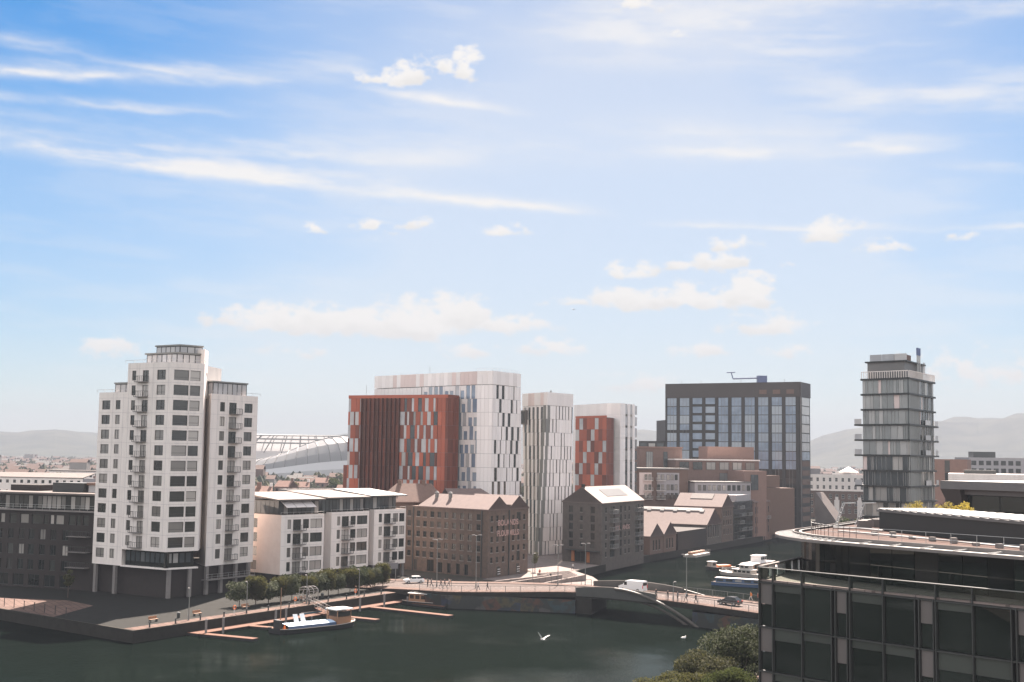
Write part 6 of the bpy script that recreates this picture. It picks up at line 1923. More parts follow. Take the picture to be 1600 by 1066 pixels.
for side in (.62, -.62):
    t_ = MB(); n_ = 7
    for k in range(n_ + 1):
        q = k / n_; p = Vector((*F.xy(F.L * q, side), .1 + (PZ) * q))
        t_.tube(p, p + Vector((0, 0, 1.1)), .05, 5)
        if k < n_:
            q2 = (k + 1) / n_; p2 = Vector((*F.xy(F.L * q2, side), .1 + PZ * q2))
            t_.tube(p + Vector((0, 0, 1.1)), p2 + Vector((0, 0, 1.1)), .05, 5); t_.tube(p, p2 + Vector((0, 0, 1.1)), .035, 4); t_.tube(p + Vector((0, 0, .55)), p2 + Vector((0, 0, .55)), .03, 4)
    t_.build('handrail', 'white_steel', GW)
Fgt = Fr((-39.9, 241.6), (-37.6, 239.2))
t_ = MB()
for o in (0, -1.0, -2.0):
    pts = [Fgt(0, o, .0), Fgt(0, o, 2.2)] + [Fgt(Fgt.L / 2 - Fgt.L / 2 * math.cos(q * math.pi / 6), o, 2.2 + .8 * math.sin(q * math.pi / 6)) for q in range(1, 6)] + [Fgt(Fgt.L, o, 2.2), Fgt(Fgt.L, o, 0)]
    t_.path(pts, .055, 5)
for q in range(7):
    s_ = Fgt.L / 2 - Fgt.L / 2 * math.cos(q * math.pi / 6); z = 2.2 + .8 * math.sin(q * math.pi / 6)
    t_.tube(Fgt(s_, 0, z), Fgt(s_, -2.0, z), .045, 5)
for s_ in (0, Fgt.L):
    for o in (0, -1.0): t_.tube(Fgt(s_, o, 0), Fgt(s_, o - 1.0, 2.2), .04, 4)
t_.build('gate_arch', 'white_steel', GW)

# ---------------------------------------------------------------- boats
def hull(L_, W_2, z0, z1, bow=.32, stern=.08, n_=14):
    """station-lofted hull along +x from stern to bow, open top; returns (MB, deck outline)"""
    b_ = MB(); st = []
    for k in range(n_ + 1):
        x = -L_ / 2 + L_ * k / n_; q = k / n_
        w_ = W_2 * min(1, .78 + .22 * min(1, q / max(stern, .01))) * (1 if q < 1 - bow else math.sqrt(max(0.0, 1 - ((q - 1 + bow) / bow) ** 2.2)) * .97 + .03)
        sheer = z1 + .35 * max(0, (q - .6) / .4) ** 2 + .12 * max(0, (.25 - q) / .25) ** 2
        st.append([(x, -w_, sheer), (x + (.0 if q < .9 else -.3), -w_ * .86, z0), (x + (.0 if q < .9 else -.3), w_ * .86, z0), (x, w_, sheer)])
    for a, c in zip(st, st[1:]):
        for i in range(3): b_.face([a[i], c[i], c[i + 1], a[i + 1]])
    b_.face([st[0][i] for i in (3, 2, 1, 0)]); b_.face(list(st[-1]))
    return b_, st


def boat(name, label, x, y, head, group, L_, W_2, hm, dm, extra):
    """hull, deck and fittings in boat space, then placed on the water"""
    o = thing(name, label, 'boat', (x, y, WATER_Z), group); o['_o'] = (0, 0, 0)
    hb_, st = hull(L_, W_2, -.5, .75)
    hb_.build('hull', hm, o, (0, 0, 0))
    d_ = MB()
    for a, c in zip(st, st[1:]): d_.face([(a[0][0], a[0][1], a[0][2] - .12), (c[0][0], c[0][1], c[0][2] - .12), (c[3][0], c[3][1], c[3][2] - .12), (a[3][0], a[3][1], a[3][2] - .12)])
    d_.build('deck', dm, o, (0, 0, 0))
    g_ = MB()
    for i in (0, 3): g_.path([p[i] for p in st], .07, 5)
    g_.build('rubbing_rail', 'boat_cream', o, (0, 0, 0))
    extra(o)
    o.rotation_euler = (0, 0, head); o['_o'] = (x, y, WATER_Z)
    return o


def cabin(o, x0, x1, w_, z0, z1, m, roofm, wins=0, name='cabin', over=.2, gm='glass_dark', cm='boat_cream'):
    c = MB().hexa([(x0, -w_, z0), (x1, -w_, z0), (x1, w_, z0), (x0, w_, z0), (x0 + .1, -w_ * .93, z1), (x1 - .15, -w_ * .93, z1), (x1 - .15, w_ * .93, z1), (x0 + .1, w_ * .93, z1)]).build(name, m, o, (0, 0, 0))
    MB().box(x0 - over, x1 + over, -w_ - over * .5, w_ + over * .5, z1, z1 + .1).build('cabin_roof', roofm, o, (0, 0, 0))
    for k in range(wins):
        s0 = x0 + .3 + k * (x1 - x0 - .4) / wins; s1 = s0 + (x1 - x0 - .4) / wins * .7
        for sgn in (-1, 1):
            y0 = sgn * (w_ * .97); MB().box(s0, s1, min(y0, y0 + sgn * .05), max(y0, y0 + sgn * .05), z0 + (z1 - z0) * .4, z0 + (z1 - z0) * .82).build('cabin_window', gm, o, (0, 0, 0))


def barge1(o):
    t_ = MB()
    n_ = 16
    for k in range(n_):      # tarpaulin over the hold, slightly arched
        x0, x1 = -6.6 + k * 9.6 / n_, -6.6 + (k + 1) * 9.6 / n_
        for j in range(6):
            y0, y1 = -1.75 + j * 3.5 / 6, -1.75 + (j + 1) * 3.5 / 6
            h = lambda x, y: 1.15 + .35 * (1 - (y / 1.75) ** 2) + .04 * math.sin(x * 3.1 + y)
            t_.face([(x0, y0, h(x0, y0)), (x1, y0, h(x1, y0)), (x1, y1, h(x1, y1)), (x0, y1, h(x0, y1))])
    t_.build('tarpaulin', 'tarp_blue', o, (0, 0, 0), True)
    MB().box(-6.7, 3.1, -1.8, -1.72, .6, 1.2).box(-6.7, 3.1, 1.72, 1.8, .6, 1.2).build('hold_coaming', 'boat_blue', o, (0, 0, 0))
    w_ = MB()
    for x, y in ((3.6, -1.4), (6.6, -1.2), (3.6, 1.4), (6.6, 1.2)): w_.box(x - .07, x + .07, y - .07, y + .07, .6, 3.1)
    w_.build('wheelhouse_post', 'boat_wood', o, (0, 0, 0))
    MB().box(3.7, 6.5, -1.3, 1.3, .6, 1.9).build('wheelhouse', 'boat_wood', o, (0, 0, 0))
    MB().box(3.75, 6.45, -1.34, 1.34, 1.95, 2.8).build('wheelhouse_glazing', 'glass_dark', o, (0, 0, 0))
    MB().hexa([(3.2, -1.7, 3.1), (7.0, -1.5, 3.1), (7.0, 1.5, 3.1), (3.2, 1.7, 3.1), (3.3, -1.6, 3.3), (6.9, -1.4, 3.3), (6.9, 1.4, 3.3), (3.3, 1.6, 3.3)]).build('wheelhouse_roof', 'frame_white', o, (0, 0, 0))
    for x, h in ((-7.2, 7.5), (2.4, 3.8)): MB().tube((x, 0, .6), (x, 0, h), .08, 6, .05).build('mast', 'boat_wood', o, (0, 0, 0))
    MB().box(-8.0, -7.4, -.9, .9, .7, 2.2).build('winch', 'boat_black', o, (0, 0, 0))
    MB().tube((-7.0, -1.0, .7), (-7.0, -1.0, 1.5), .3, 8, .08).build('buoy', 'orange', o, (0, 0, 0))
    MB().tube((-.6, .3, 1.45), (-.6, .3, 2.2), .12, 6).build('stove_pipe', 'boat_black', o, (0, 0, 0))
    for x in (-3.0, -1.6):
        MB().hexa([(x, 1.9, 1.3), (x + .9, 1.9, 1.3), (x + .9, 2.1, 1.3), (x, 2.1, 1.3), (x, 2.5, 2.5), (x + .9, 2.5, 2.5), (x + .9, 2.6, 2.5), (x, 2.6, 2.5)]).build('hatch_board', 'frame_white', o, (0, 0, 0))


boat('cargo_barge', 'black cargo barge with pale blue tarpaulin and white-roofed wheelhouse by the pontoon', -33.2, 218.8, math.atan2(11.6, 11.9) * 1.0, 'boats in the basin', 16.8, 2.3, 'boat_black', 'boat_wood', barge1)
def barge2(o):
    cabin(o, -6.6, -1.0, 1.5, .6, 2.3, 'boat_wood', 'frame_white', 4)
    cabin(o, -.6, 5.6, 1.35, .6, 1.5, 'boat_black', 'boat_cream', 4)
    for x, h in ((.4, 4.6), (2.4, 5.4)): MB().tube((x, 0, 1.5), (x, 0, h), .05, 5).build('mast', 'frame_grey', o, (0, 0, 0))
    for k in range(5): MB().box(-7.2 + k * .5, -6.9 + k * .5, -1.2, -.8, .7, 1.5).build('deck_box', 'cloth_grey', o, (0, 0, 0))
    MB().box(5.8, 6.8, -1.0, 1.0, .7, 1.5).build('fore_hatch', 'frame_white', o, (0, 0, 0))
boat('canal_houseboat', 'dark houseboat with white flat roofs moored below the road', -13.6, 254.6, math.atan2(-6.9, 14.5), 'boats in the basin', 16.2, 1.9, 'boat_black', 'boat_wood', barge2)
def skiff(o):
    MB().box(-2.6, -2.2, -.6, .6, .3, .6).build('thwart', 'boat_blue', o, (0, 0, 0))
    MB().box(.4, .8, -.7, .7, .3, .6).build('thwart', 'boat_blue', o, (0, 0, 0))
boat('blue_skiff', 'long teal-blue open boat between quay wall and pontoon', -37.0, 238.0, rad(56), 'boats in the basin', 8.2, .95, 'boat_teal', 'boat_teal', skiff)
def cruiser(o):
    cabin(o, -4.4, 1.6, 1.3, .6, 1.75, 'boat_cream', 'frame_white', 4); cabin(o, -3.6, -.4, 1.0, 1.85, 2.9, 'boat_cream', 'frame_white', 2, 'wheelhouse')
    railing(MB(), [(1.8, -1.4, .9), (5.0, -.8, 1.0), (6.0, 0, 1.1), (5.0, .8, 1.0), (1.8, 1.4, .9)], .8, 1.0, .02).build('bow_rail', 'white_steel', o, (0, 0, 0))
boat('white_cruiser', 'white cabin cruiser moored on the right canal bank', 60.2, 329.0, math.atan2(-9.3, 8.3) + math.pi, 'boats on the right canal bank', 13.5, 1.9, 'boat_cream', 'boat_cream', cruiser)
def narrow(o):
    cabin(o, -6.4, 5.4, 1.05, .6, 1.8, 'boat_blue', 'canvas', 5, gm='glass_office')
boat('blue_narrowboat', 'dark blue narrowboat with pale roof nearest the bridge', 55.8, 301.5, math.atan2(-3.5, 6.6), 'boats on the right canal bank', 15, 1.2, 'boat_blue', 'boat_wood', narrow)
def rivb(o):
    cabin(o, -8.5, 6.5, 2.0, .6, 2.4, 'boat_wood', 'canvas', 7); cabin(o, -2.5, 1.5, 1.5, 2.5, 4.2, 'frame_white', 'frame_white', 3, 'wheelhouse')
    for k in range(6): MB().tube((7.2 + (k % 3) * .5, -1 + k * .4, .8), (7.2 + (k % 3) * .5, -1 + k * .4, 1.5), .22, 6).build('deck_drum', 'orange', o, (0, 0, 0))
boat('river_barge', 'long brown passenger barge with grey canopy behind the white cruiser', 68.2, 344, rad(57), 'boats on the right canal bank', 24, 2.6, 'boat_black', 'boat_wood', rivb)
def work(o):
    MB().box(-3, 1, -1.2, 1.2, .6, 1.3).build('cargo', 'orange', o, (0, 0, 0)); cabin(o, 1.6, 3.4, 1.0, .6, 2.2, 'boat_cream', 'frame_white', 1)
boat('work_boat', 'small workboat with orange gear at the far end of the moorings', 57.8, 346.5, rad(205), 'boats on the right canal bank', 9, 1.5, 'boat_black', 'boat_wood', work)
FT = thing('floating_terrace', 'pale floating cafe terrace against the ivy wall of the canal', 'terrace', (57, 392, -2))
Ff = Fr((53.4, 388.6), (59.8, 400.6))
MB().wbox(Ff, 0, Ff.L, .2, 4.2, -2.2, -1.2).build('deck', 'boat_cream', FT)
for k in range(6):
    c = Ff(1.2 + k * 2.2, 2.2, -1.2); MB().box(c[0] - .7, c[0] + .7, c[1] - .5, c[1] + .5, -1.2, -.45).build('table', 'boat_wood', FT)
railing(MB(), [Ff(0, 4.2, -1.2), Ff(Ff.L, 4.2, -1.2)], .9, 1.5, .03).build('railing', 'white_steel', FT)

# ---------------------------------------------------------------- vehicles
def wheel(o, x, y, r):
    w_ = MB().tube((x, y - .1, r), (x, y + .1, r), r, 14).build('wheel', 'rubber', o, (0, 0, 0))
    MB().tube((x, y - .11, r), (x, y + .11, r), r * .6, 10).build('rim', 'steel', w_, (0, 0, 0))


def loft(profile, half, narrow, m, o, name, zmid):
    """side profile (x, z) lofted across the width, pulled in towards the roof"""
    b_ = MB(); n_ = len(profile); rows_ = []
    for y in (-half, -half * .93, half * .93, half):
        edge = abs(y) == half
        rows_.append([(x * (.985 if edge else 1), (y * (1 - narrow * max(0, (z - zmid)))), z - (.05 if edge and z > zmid else 0)) for x, z in profile])
    for a, c in zip(rows_, rows_[1:]):
        for i in range(n_): b_.face([a[i], a[(i + 1) % n_], c[(i + 1) % n_], c[i]])
    b_.face(list(reversed(rows_[0]))); b_.face(rows_[-1])
    return b_.build(name, m, o, (0, 0, 0))


def car(name, label, x, y, z, head, paint, van=False):
    o = thing(name, label, 'van' if van else 'car', (x, y, z)); o['_o'] = (0, 0, 0)
    if van:
        body = [(-2.6, .35), (2.55, .35), (2.6, .85), (2.35, 1.1), (1.75, 1.25), (1.1, 2.05), (.85, 2.12), (-2.5, 2.12), (-2.6, 1.9)]
        loft(body, .95, .06, paint, o, 'body', 1.2)
        MB().hexa([(1.78, -.8, 1.27), (1.82, .8, 1.27), (1.2, .74, 2.0), (1.16, -.74, 2.0), (1.84, -.8, 1.3), (1.86, .8, 1.3), (1.24, .74, 2.03), (1.2, -.74, 2.03)]).build('windscreen', 'glass_dark', o, (0, 0, 0))
        for s in (-1, 1):
            MB().box(.75, 1.35, min(s * .9, s * .965), max(s * .9, s * .965), 1.25, 1.85).build('door_window', 'glass_dark', o, (0, 0, 0))
            MB().box(2.52, 2.63, s * .7 - .15, s * .7 + .15, .75, .95).build('headlight', 'lamp_clear', o, (0, 0, 0)); MB().box(-2.65, -2.58, s * .82 - .08, s * .82 + .08, .8, 1.4).build('tail_light', 'lamp_red', o, (0, 0, 0))
        MB().box(-2.64, -2.58, -.7, .7, 1.3, 1.85).build('rear_window', 'glass_dark', o, (0, 0, 0))
        for xx in (-1.6, 1.65):
            for s in (-.88, .88): wheel(o, xx, s, .34)
    else:
        body = [(-2.05, .3), (2.05, .3), (2.1, .6), (1.95, .78), (1.0, .93), (-1.75, .98), (-2.08, .85)]
        loft(body, .86, .05, paint, o, 'body', .7)
        roof = [(1.05, .9), (.35, 1.38), (.1, 1.45), (-1.15, 1.44), (-1.95, .95)]
        loft(roof, .76, .18, 'glass_dark', o, 'cabin_glazing', .9)
        loft([(.38, 1.40), (.1, 1.47), (-1.2, 1.46), (-1.3, 1.40)], .70, .1, paint, o, 'roof', 1.3)
        for s in (-1, 1):
            MB().hexa([(-.52, s * .72, .95), (-.4, s * .72, .95), (-.4, s * .77, .95), (-.52, s * .77, .95), (-.5, s * .6, 1.42), (-.4, s * .6, 1.42), (-.4, s * .66, 1.42), (-.5, s * .66, 1.42)]).build('pillar', paint, o, (0, 0, 0))
            MB().box(1.93, 2.1, s * .62 - .16, s * .62 + .16, .62, .76).build('headlight', 'lamp_clear', o, (0, 0, 0))
            MB().box(-2.12, -1.98, s * .66 - .14, s * .66 + .14, .72, .9).build('tail_light', 'lamp_red', o, (0, 0, 0))
            MB().box(.72, .9, min(s * .82, s * .98), max(s * .82, s * .98), .93, 1.05).build('mirror', paint, o, (0, 0, 0))
        for xx in (-1.3, 1.3):
            for s in (-.78, .78): wheel(o, xx, s, .31)
    o.rotation_euler = (0, 0, head); o.scale = (1.05, 1.05, 1.05)
    return o


def deck_z(x, y):
    best = min(zip(near, farl), key=lambda pq: (pq[0].lerp(pq[1], .5).xy - Vector((x, y))).length)
    return best[0].lerp(best[1], .5).z + .03
car('parked_car', 'white hatchback on the road by the stone mill', -20.4, 271.8, deck_z(-20.4, 271.8), rad(200), 'paint_white')
car('delivery_van', 'white delivery van driving over the bridge', 24.4, 248.4, deck_z(24.4, 248.4), rad(143), 'paint_white', True)
car('black_car', 'black estate car on the right end of the bridge', 40.4, 231.0, deck_z(40.4, 231.0), rad(138), 'paint_black')

# ---------------------------------------------------------------- street lamps
def lamp(x, y, z, h, label, arms=2, ang=0.0, group='street lamps on the bridge road'):
    o = thing('street_lamp', label, 'lamp', (x, y, z), group); o['_o'] = (0, 0, 0)
    MB().tube((0, 0, -.05), (0, 0, .9), .14, 8).tube((0, 0, .9), (0, 0, h), .09, 8, .06).build('post', 'frame_grey', o, (0, 0, 0))
    for s in ((-1, 1) if arms == 2 else (1,)):
        a = MB().tube((0, 0, h - .1), (s * .8, 0, h), .045, 5).build('arm', 'frame_grey', o, (0, 0, 0))
        MB().hexa([(s * .7 - .35, -.16, h - .06), (s * .7 + .45, -.16, h - .06), (s * .7 + .45, .16, h - .06), (s * .7 - .35, .16, h - .06), (s * .7 - .3, -.12, h + .1), (s * .7 + .4, -.12, h + .1), (s * .7 + .4, .12, h + .1), (s * .7 - .3, .12, h + .1)]).build('lamp_head', 'panel_grey', a, (0, 0, 0))
    o.rotation_euler = (0, 0, ang)
    return o
lamp(-14.9, 262.4, .9, 9.8, 'tall lamp in front of the stone mill, nearer the white car', 2, .2)
lamp(-6.7, 259.5, 1.1, 10.8, 'tall lamp in front of the stone mill, nearer its corner', 2, .2)
lamp(10.2, 262.0, 1.5, 8.4, 'tall lamp beside the white plaza at the head of the bridge', 2, .3)
lamp(16.5, 272.6, 0, 9.6, 'tall lamp standing between the plaza and the waterside mill', 2, .3)
lamp(34.6, 246.0, 1.9, 7.6, 'tall lamp on the far side of the bridge, above the curved parapet', 1, 2.4)
lamp(5.4, 284.0, 0, 6.4, 'thin lamp post on the white plaza by the steps', 1, 1.0)
lamp(30.4, 233.6, 2.0, 3.4, 'short dark post on the near footpath among the walkers', 1, 1.0)
for i, (s_, off) in enumerate(((14, 2.2), (28, 2.2), (44, 2.0), (60, 2.0))):
    q = s_ / 74.7; x = -59 + 38.5 * q - .857 * off; y = 200 + 64 * q + .515 * off
    lamp(x, y, .0, 5.2, 'slim quay lamp post, number %s from the left along the lit quay edge' % ['one', 'two', 'three', 'four'][i], 1, 2.0, 'slim lamps on the quay')
for i in range(12):
    q = (4 + i * 5.6) / 74.7; x = -59 + 38.5 * q - .857 * .7; y = 200 + 64 * q + .515 * .7
    o = MB().tube((x, y, -.02), (x, y, .75), .13, 8, .11).tube((x, y, .75), (x, y, .9), .17, 8, .12).build('bollard', 'boat_black', None, (x, y, 0))
    tag(o, 'black mooring bollard on the sunlit quay edge, %s from the left' % ['first', 'second', 'third', 'fourth', 'fifth', 'sixth', 'seventh', 'eighth', 'ninth', 'tenth', 'eleventh', 'twelfth'][i], 'bollard', 'quay bollards')
for i in range(8):
    x = -93.5 + i * 2.6; y = 229.5 - i * 2.1 + 1.2
    o = MB().tube((x, y, -.02), (x, y, 1.4), .07, 6).tube((x, y, 1.4), (x, y, 1.5), .1, 6).build('quay_post', 'boat_black', None, (x, y, 0))
    tag(o, 'dark post on the sunlit paving at the far left, %s from the left' % ['first', 'second', 'third', 'fourth', 'fifth', 'sixth', 'seventh', 'eighth'][i], 'post', 'posts on the far left quay')

# ---------------------------------------------------------------- plaza ramps and sign
RP = thing('plaza_ramps', 'white stepped ramps and walls at the mill plaza', 'ramp', (6, 284, 0))
for a, c, z0, z1 in (((-3.5, 283), (9.0, 290), .3, 1.2), ((-1.0, 279.5), (12.0, 288), .3, 1.5), ((8, 281), (17.5, 290), .3, 1.4)):
    F = Fr(a, c)
    MB().hexa([F(0, .35, .0), F(F.L, .35, 0), F(F.L, -.35, 0), F(0, -.35, 0), F(0, .35, z0), F(F.L, .35, z1), F(F.L, -.35, z1), F(0, -.35, z0)]).build('ramp_wall', 'paving_white', RP)
F = Fr((9.5, 292), (17.0, 299))
for k in range(7):
    piece(RP, 'step', 'paving_white', F, .0, F.L, -.6 - k * .6, -k * .6, .01, .16 * (k + 1))
SG = thing('road_sign', 'flat grey road sign on two posts at the end of the apartment row', 'sign', (-26.5, 275, 0))
MB().tube((-27.6, 275, 0), (-27.6, 275, 4.6), .07, 6).tube((-24.8, 277, 0), (-24.8, 277, 4.6), .07, 6).build('post', 'frame_grey', SG)
F = Fr((-28, 274.6), (-24.4, 277.2)); MB().wbox(F, 0, F.L, .1, .2, 3.3, 4.6).build('panel', 'cloth_grey', SG)

# ---------------------------------------------------------------- people (one skinned body each, three poses) and birds
def skin_body(pose):
    J = {'pelvis': (0, 0, .95), 'chest': (0, .02, 1.35), 'neck': (0, .02, 1.5), 'head': (0, .04, 1.63), 'crown': (0, .03, 1.76)}
    st = {'walk': (.32, -.30, .18, -.16), 'stand': (.04, -.03, .03, .02), 'stride': (.22, -.36, -.2, .2)}[pose]
    for s, sx, ly, ay in (('l', -.1, st[0], -st[2]), ('r', .1, st[1], st[3] if pose != 'stand' else .02)):
        J['hip' + s] = (sx, 0, .9); J['knee' + s] = (sx, ly * .55 + .05, .5); J['ank' + s] = (sx, ly, .09); J['toe' + s] = (sx * 1.1, ly + .17, .04)
        J['sh' + s] = (sx * 1.9, .0, 1.42); J['elb' + s] = (sx * 2.4, ay * .5 - .03, 1.14); J['wri' + s] = (sx * 2.3, ay + .08, .9); J['hand' + s] = (sx * 2.3, ay + .12, .8)
    Rr = {'pelvis': .15, 'chest': .16, 'neck': .06, 'head': .105, 'crown': .075}
    for s in 'lr': Rr.update({'hip' + s: .095, 'knee' + s: .065, 'ank' + s: .045, 'toe' + s: .04, 'sh' + s: .07, 'elb' + s: .048, 'wri' + s: .034, 'hand' + s: .042})
    names = list(J); E_ = [('pelvis', 'chest'), ('chest', 'neck'), ('neck', 'head'), ('head', 'crown')]
    for s in 'lr': E_ += [('pelvis', 'hip' + s), ('hip' + s, 'knee' + s), ('knee' + s, 'ank' + s), ('ank' + s, 'toe' + s), ('chest', 'sh' + s), ('sh' + s, 'elb' + s), ('elb' + s, 'wri' + s), ('wri' + s, 'hand' + s)]
    me = bpy.data.meshes.new('body'); me.from_pydata([J[k] for k in names], [(names.index(a), names.index(c)) for a, c in E_], [])
    o = bpy.data.objects.new('body', me); COL.objects.link(o)
    sm = o.modifiers.new('skin', 'SKIN'); sd = o.modifiers.new('sub', 'SUBSURF'); sd.levels = 1; sd.render_levels = 1
    for i, k in enumerate(names):
        v = me.skin_vertices[0].data[i]; v.radius = (Rr[k], Rr[k] * (.72 if k in ('pelvis', 'chest') else 1)); v.use_root = (k == 'pelvis')
    dg = bpy.context.evaluated_depsgraph_get()
    out_ = bpy.data.meshes.new_from_object(o.evaluated_get(dg)); bpy.data.objects.remove(o)
    return out_
BODIES = {p: skin_body(p) for p in ('walk', 'stand', 'stride')}
def person(x, y, z, head, pose, top, legs, label, hair='cloth_dark', bag=None):
    me = BODIES[pose].copy(); me.materials.clear()
    for m_ in ('skin', top, legs, hair, 'rubber'): me.materials.append(MATS[m_])
    for p in me.polygons:
        c = p.center
        p.material_index = (4 if c.z < .1 else 2 if c.z < .93 and abs(c.x) < .19 else 0 if c.z < .9 else 1 if c.z < 1.49 else 3 if (c.z > 1.68 or c.y < -.02) else 0)
        p.use_smooth = True
    o = bpy.data.objects.new('person', me); COL.objects.link(o)
    o.location = (x, y, z + .005); o.rotation_euler = (0, 0, head); o['_o'] = (0, 0, 0)
    tag(o, label, 'person', 'people out walking')
    if bag: MB().box(-.16, .16, -.32, -.14, 1.0, 1.42).build('backpack', bag, o, (0, 0, 0))
    return o
PZ_ = lambda x, y: deck_z(x, y) + .11
for x, y, hd, ps, tp, lg, lb, bag in [
    (-16.7, 261.6, 1.2, 'stand', 'cloth_dark', 'cloth_dark', 'person in black standing at the kerb, left of a pair near the white car', None),
    (-16.0, 261.9, -1.4, 'walk', 'cloth_grey', 'cloth_dark', 'person in grey top beside a companion near the white car', None),
    (-13.9, 259.8, 1.4, 'walk', 'cloth_dark', 'cloth_navy', 'person in dark clothes leading a group of three by the mill', None),
    (-13.1, 260.3, 1.5, 'stride', 'cloth_navy', 'cloth_dark', 'person in navy in the middle of a group of three by the mill', None),
    (-12.3, 260.9, 1.4, 'walk', 'cloth_pale', 'cloth_dark', 'person in pale top at the right of a group of three by the mill', 'boat_wood'),
    (-6.1, 254.4, 1.6, 'stride', 'cloth_pale', 'cloth_navy', 'lone walker in pale blue top on the near footpath', None),
    (-4.2, 253.6, 1.6, 'stride', 'cloth_dark', 'cloth_dark', 'lone walker in black striding along the near footpath', None),
    (27.6, 237.0, -2.2, 'stride', 'cloth_dark', 'cloth_dark', 'walker in black just past the curved parapet on the bridge', None),
    (29.6, 235.2, -2.2, 'stand', 'cloth_dark', 'cloth_grey', 'person in dark coat beside the short post on the bridge', None),
    (31.3, 234.0, .9, 'stand', 'cloth_grey', 'cloth_dark', 'person in grey right of the short post on the bridge', None),
    (32.6, 232.4, .9, 'walk', 'cloth_pale', 'cloth_dark', 'person in white shirt walking in the bridge group', 'cloth_dark'),
    (34.2, 230.9, .9, 'stride', 'cloth_dark', 'cloth_dark', 'rightmost walker in black of the bridge group', None),
    (45.4, 237.0, .9, 'walk', 'cloth_orange', 'cloth_pale', 'walker in orange jacket on the far footpath behind the black car', None),
    (46.6, 236.2, .9, 'walk', 'cloth_red', 'cloth_dark', 'walker in red with pale bag on the far footpath', 'cloth_pale')]:
    person(x, y, PZ_(x, y), hd, ps, tp, lg, lb, bag=bag)
for x, y, hd, tp, lb in ((7.3, 298.4, .3, 'cloth_red', 'person in red top crossing the white plaza'), (8.9, 290.4, 2.0, 'cloth_pale', 'person in pale clothes at the plaza steps'), (9.6, 290.0, 2.4, 'cloth_dark', 'person in black at the plaza steps'), (16.0, 316.2, 1.0, 'cloth_pale', 'person in white by the orange doors of the waterside mill')):
    person(x, y, .01, hd, 'walk', tp, 'cloth_dark', lb)


def gull(x, y, z, head, sc, label, up=.55, m='feather'):
    o = thing('gull', label, 'bird', (x, y, z), 'gulls'); o['_o'] = (0, 0, 0)
    b_ = MB(); prof_ = [(-.32, .01), (-.22, .05), (-.05, .085), (.1, .08), (.2, .05), (.26, .045), (.31, .01)]
    for (x0, r0), (x1, r1) in zip(prof_, prof_[1:]): b_.tube((x0, 0, 0), (x1, 0, .01), r0, 8, r1)
    b_.build('body', m, o, (0, 0, 0), True)
    for s in (-1, 1):
        w_ = MB()
        rt = [(.12, s * .05, .03), (-.08, s * .05, .03)]; md = [(.16, s * .34, .03 + up * .33), (-.06, s * .34, .03 + up * .33)]; tp_ = [(.02, s * .68, .03 + up * .62), (-.05, s * .68, .03 + up * .62)]
        for a, c in ((rt, md), (md, tp_)):
            w_.hexa([a[1], a[0], c[0], c[1]] + [(p[0], p[1], p[2] + .015) for p in (a[1], a[0], c[0], c[1])])
        w_.build('wing', m, o, (0, 0, 0))
    MB().hexa([(-.45, -.06, 0), (-.3, -.03, 0), (-.3, .03, 0), (-.45, .06, 0), (-.45, -.06, .015), (-.3, -.03, .02), (-.3, .03, .02), (-.45, .06, .015)]).build('tail', m, o, (0, 0, 0))
    MB().tube((.31, 0, .01), (.38, 0, -.005), .015, 5, .004).build('beak', 'orange', o, (0, 0, 0))
    o.rotation_euler = (.25, 0, head); o.scale = (sc, sc, sc)
    return o
gull(3.3, 120, 11.0, 2.2, 1.05, 'white gull with raised wings flying low over the dark water', .75)
gull(9.8, 200, 51.9, .9, .8, 'small dark bird high in the sky above the offices', .2, 'feather_grey')
sw = thing('floating_gull', 'white gull sitting on the water below the bridge', 'bird', (29.6, 213.9, WATER_Z), 'gulls'); sw['_o'] = (0, 0, 0)
b_ = MB()
for (x0, r0), (x1, r1) in zip([(-.3, .02), (-.1, .12), (.12, .11), (.24, .03)], [(-.1, .12), (.12, .11), (.24, .03), (.26, .01)]): b_.tube((x0, 0, .08), (x1, 0, .1), r0, 8, r1)
b_.tube((.16, 0, .12), (.22, 0, .3), .05, 6, .06).build('body', 'feather', sw, (0, 0, 0), True)
MB().tube((.24, 0, .3), (.33, 0, .28), .015, 5, .005).build('beak', 'orange', sw, (0, 0, 0)); sw.scale = (1.6, 1.6, 1.6)

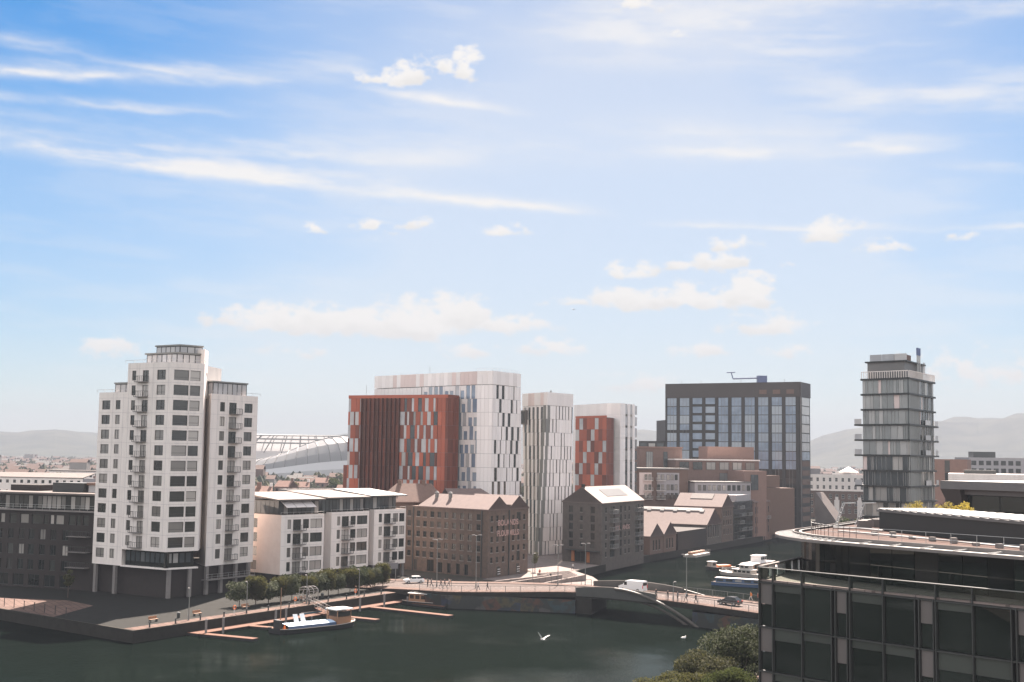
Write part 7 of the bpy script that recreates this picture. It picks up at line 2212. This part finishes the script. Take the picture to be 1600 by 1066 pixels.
# ---------------------------------------------------------------- quay furniture
def along_quay(s_, off):
    q = s_ / 74.7
    return (-59 + 38.5 * q - .857 * off, 200 + 64 * q + .515 * off)
for i, s_ in enumerate((9, 19, 31, 47)):
    x, y = along_quay(s_, 5.2)
    o = thing('bench', 'dark timber bench facing the water, %s along the quay from the left corner' % ['first', 'second', 'third', 'fourth'][i], 'bench', (x, y, 0), 'quay benches'); o['_o'] = (0, 0, 0)
    MB().box(-.9, .9, -.25, .25, .42, .48).build('seat', 'boat_wood', o, (0, 0, 0)); MB().box(-.9, .9, .22, .28, .55, .95).build('backrest', 'boat_wood', o, (0, 0, 0))
    for sx in (-.7, .7): MB().box(sx - .05, sx + .05, -.22, .25, 0.0, .42).build('leg', 'frame_dark', o, (0, 0, 0))
    o.rotation_euler = (0, 0, rad(59))
for i, s_ in enumerate((24, 40, 58)):
    x, y = along_quay(s_, 1.4)
    o = thing('lifebuoy_stand', 'orange lifebuoy on a post at the quay edge, %s from the left corner' % ['first', 'second', 'third'][i], 'lifebuoy', (x, y, 0), 'quay lifebuoys'); o['_o'] = (0, 0, 0)
    MB().tube((0, 0, 0), (0, 0, 1.5), .05, 6).build('post', 'frame_white', o, (0, 0, 0))
    r_ = MB()
    for k in range(12):
        a0, a1 = k * math.pi / 6, (k + 1) * math.pi / 6
        r_.tube((.34 * math.cos(a0), -.08, 1.25 + .34 * math.sin(a0)), (.34 * math.cos(a1), -.08, 1.25 + .34 * math.sin(a1)), .075, 6)
    r_.build('ring', 'orange', o, (0, 0, 0)); o.rotation_euler = (0, 0, rad(59))
for i, s_ in enumerate((15, 53)):
    x, y = along_quay(s_, 5.6)
    o = thing('litter_bin', ['dark litter bin between the first two quay benches', 'dark litter bin near the fourth quay bench'][i], 'bin', (x, y, 0), 'quay bins'); o['_o'] = (0, 0, 0)
    MB().tube((0, 0, 0), (0, 0, .85), .26, 10, .28).build('drum', 'frame_dark', o, (0, 0, 0)); MB().tube((0, 0, .85), (0, 0, 1.0), .3, 10, .2).build('lid', 'frame_grey', o, (0, 0, 0))
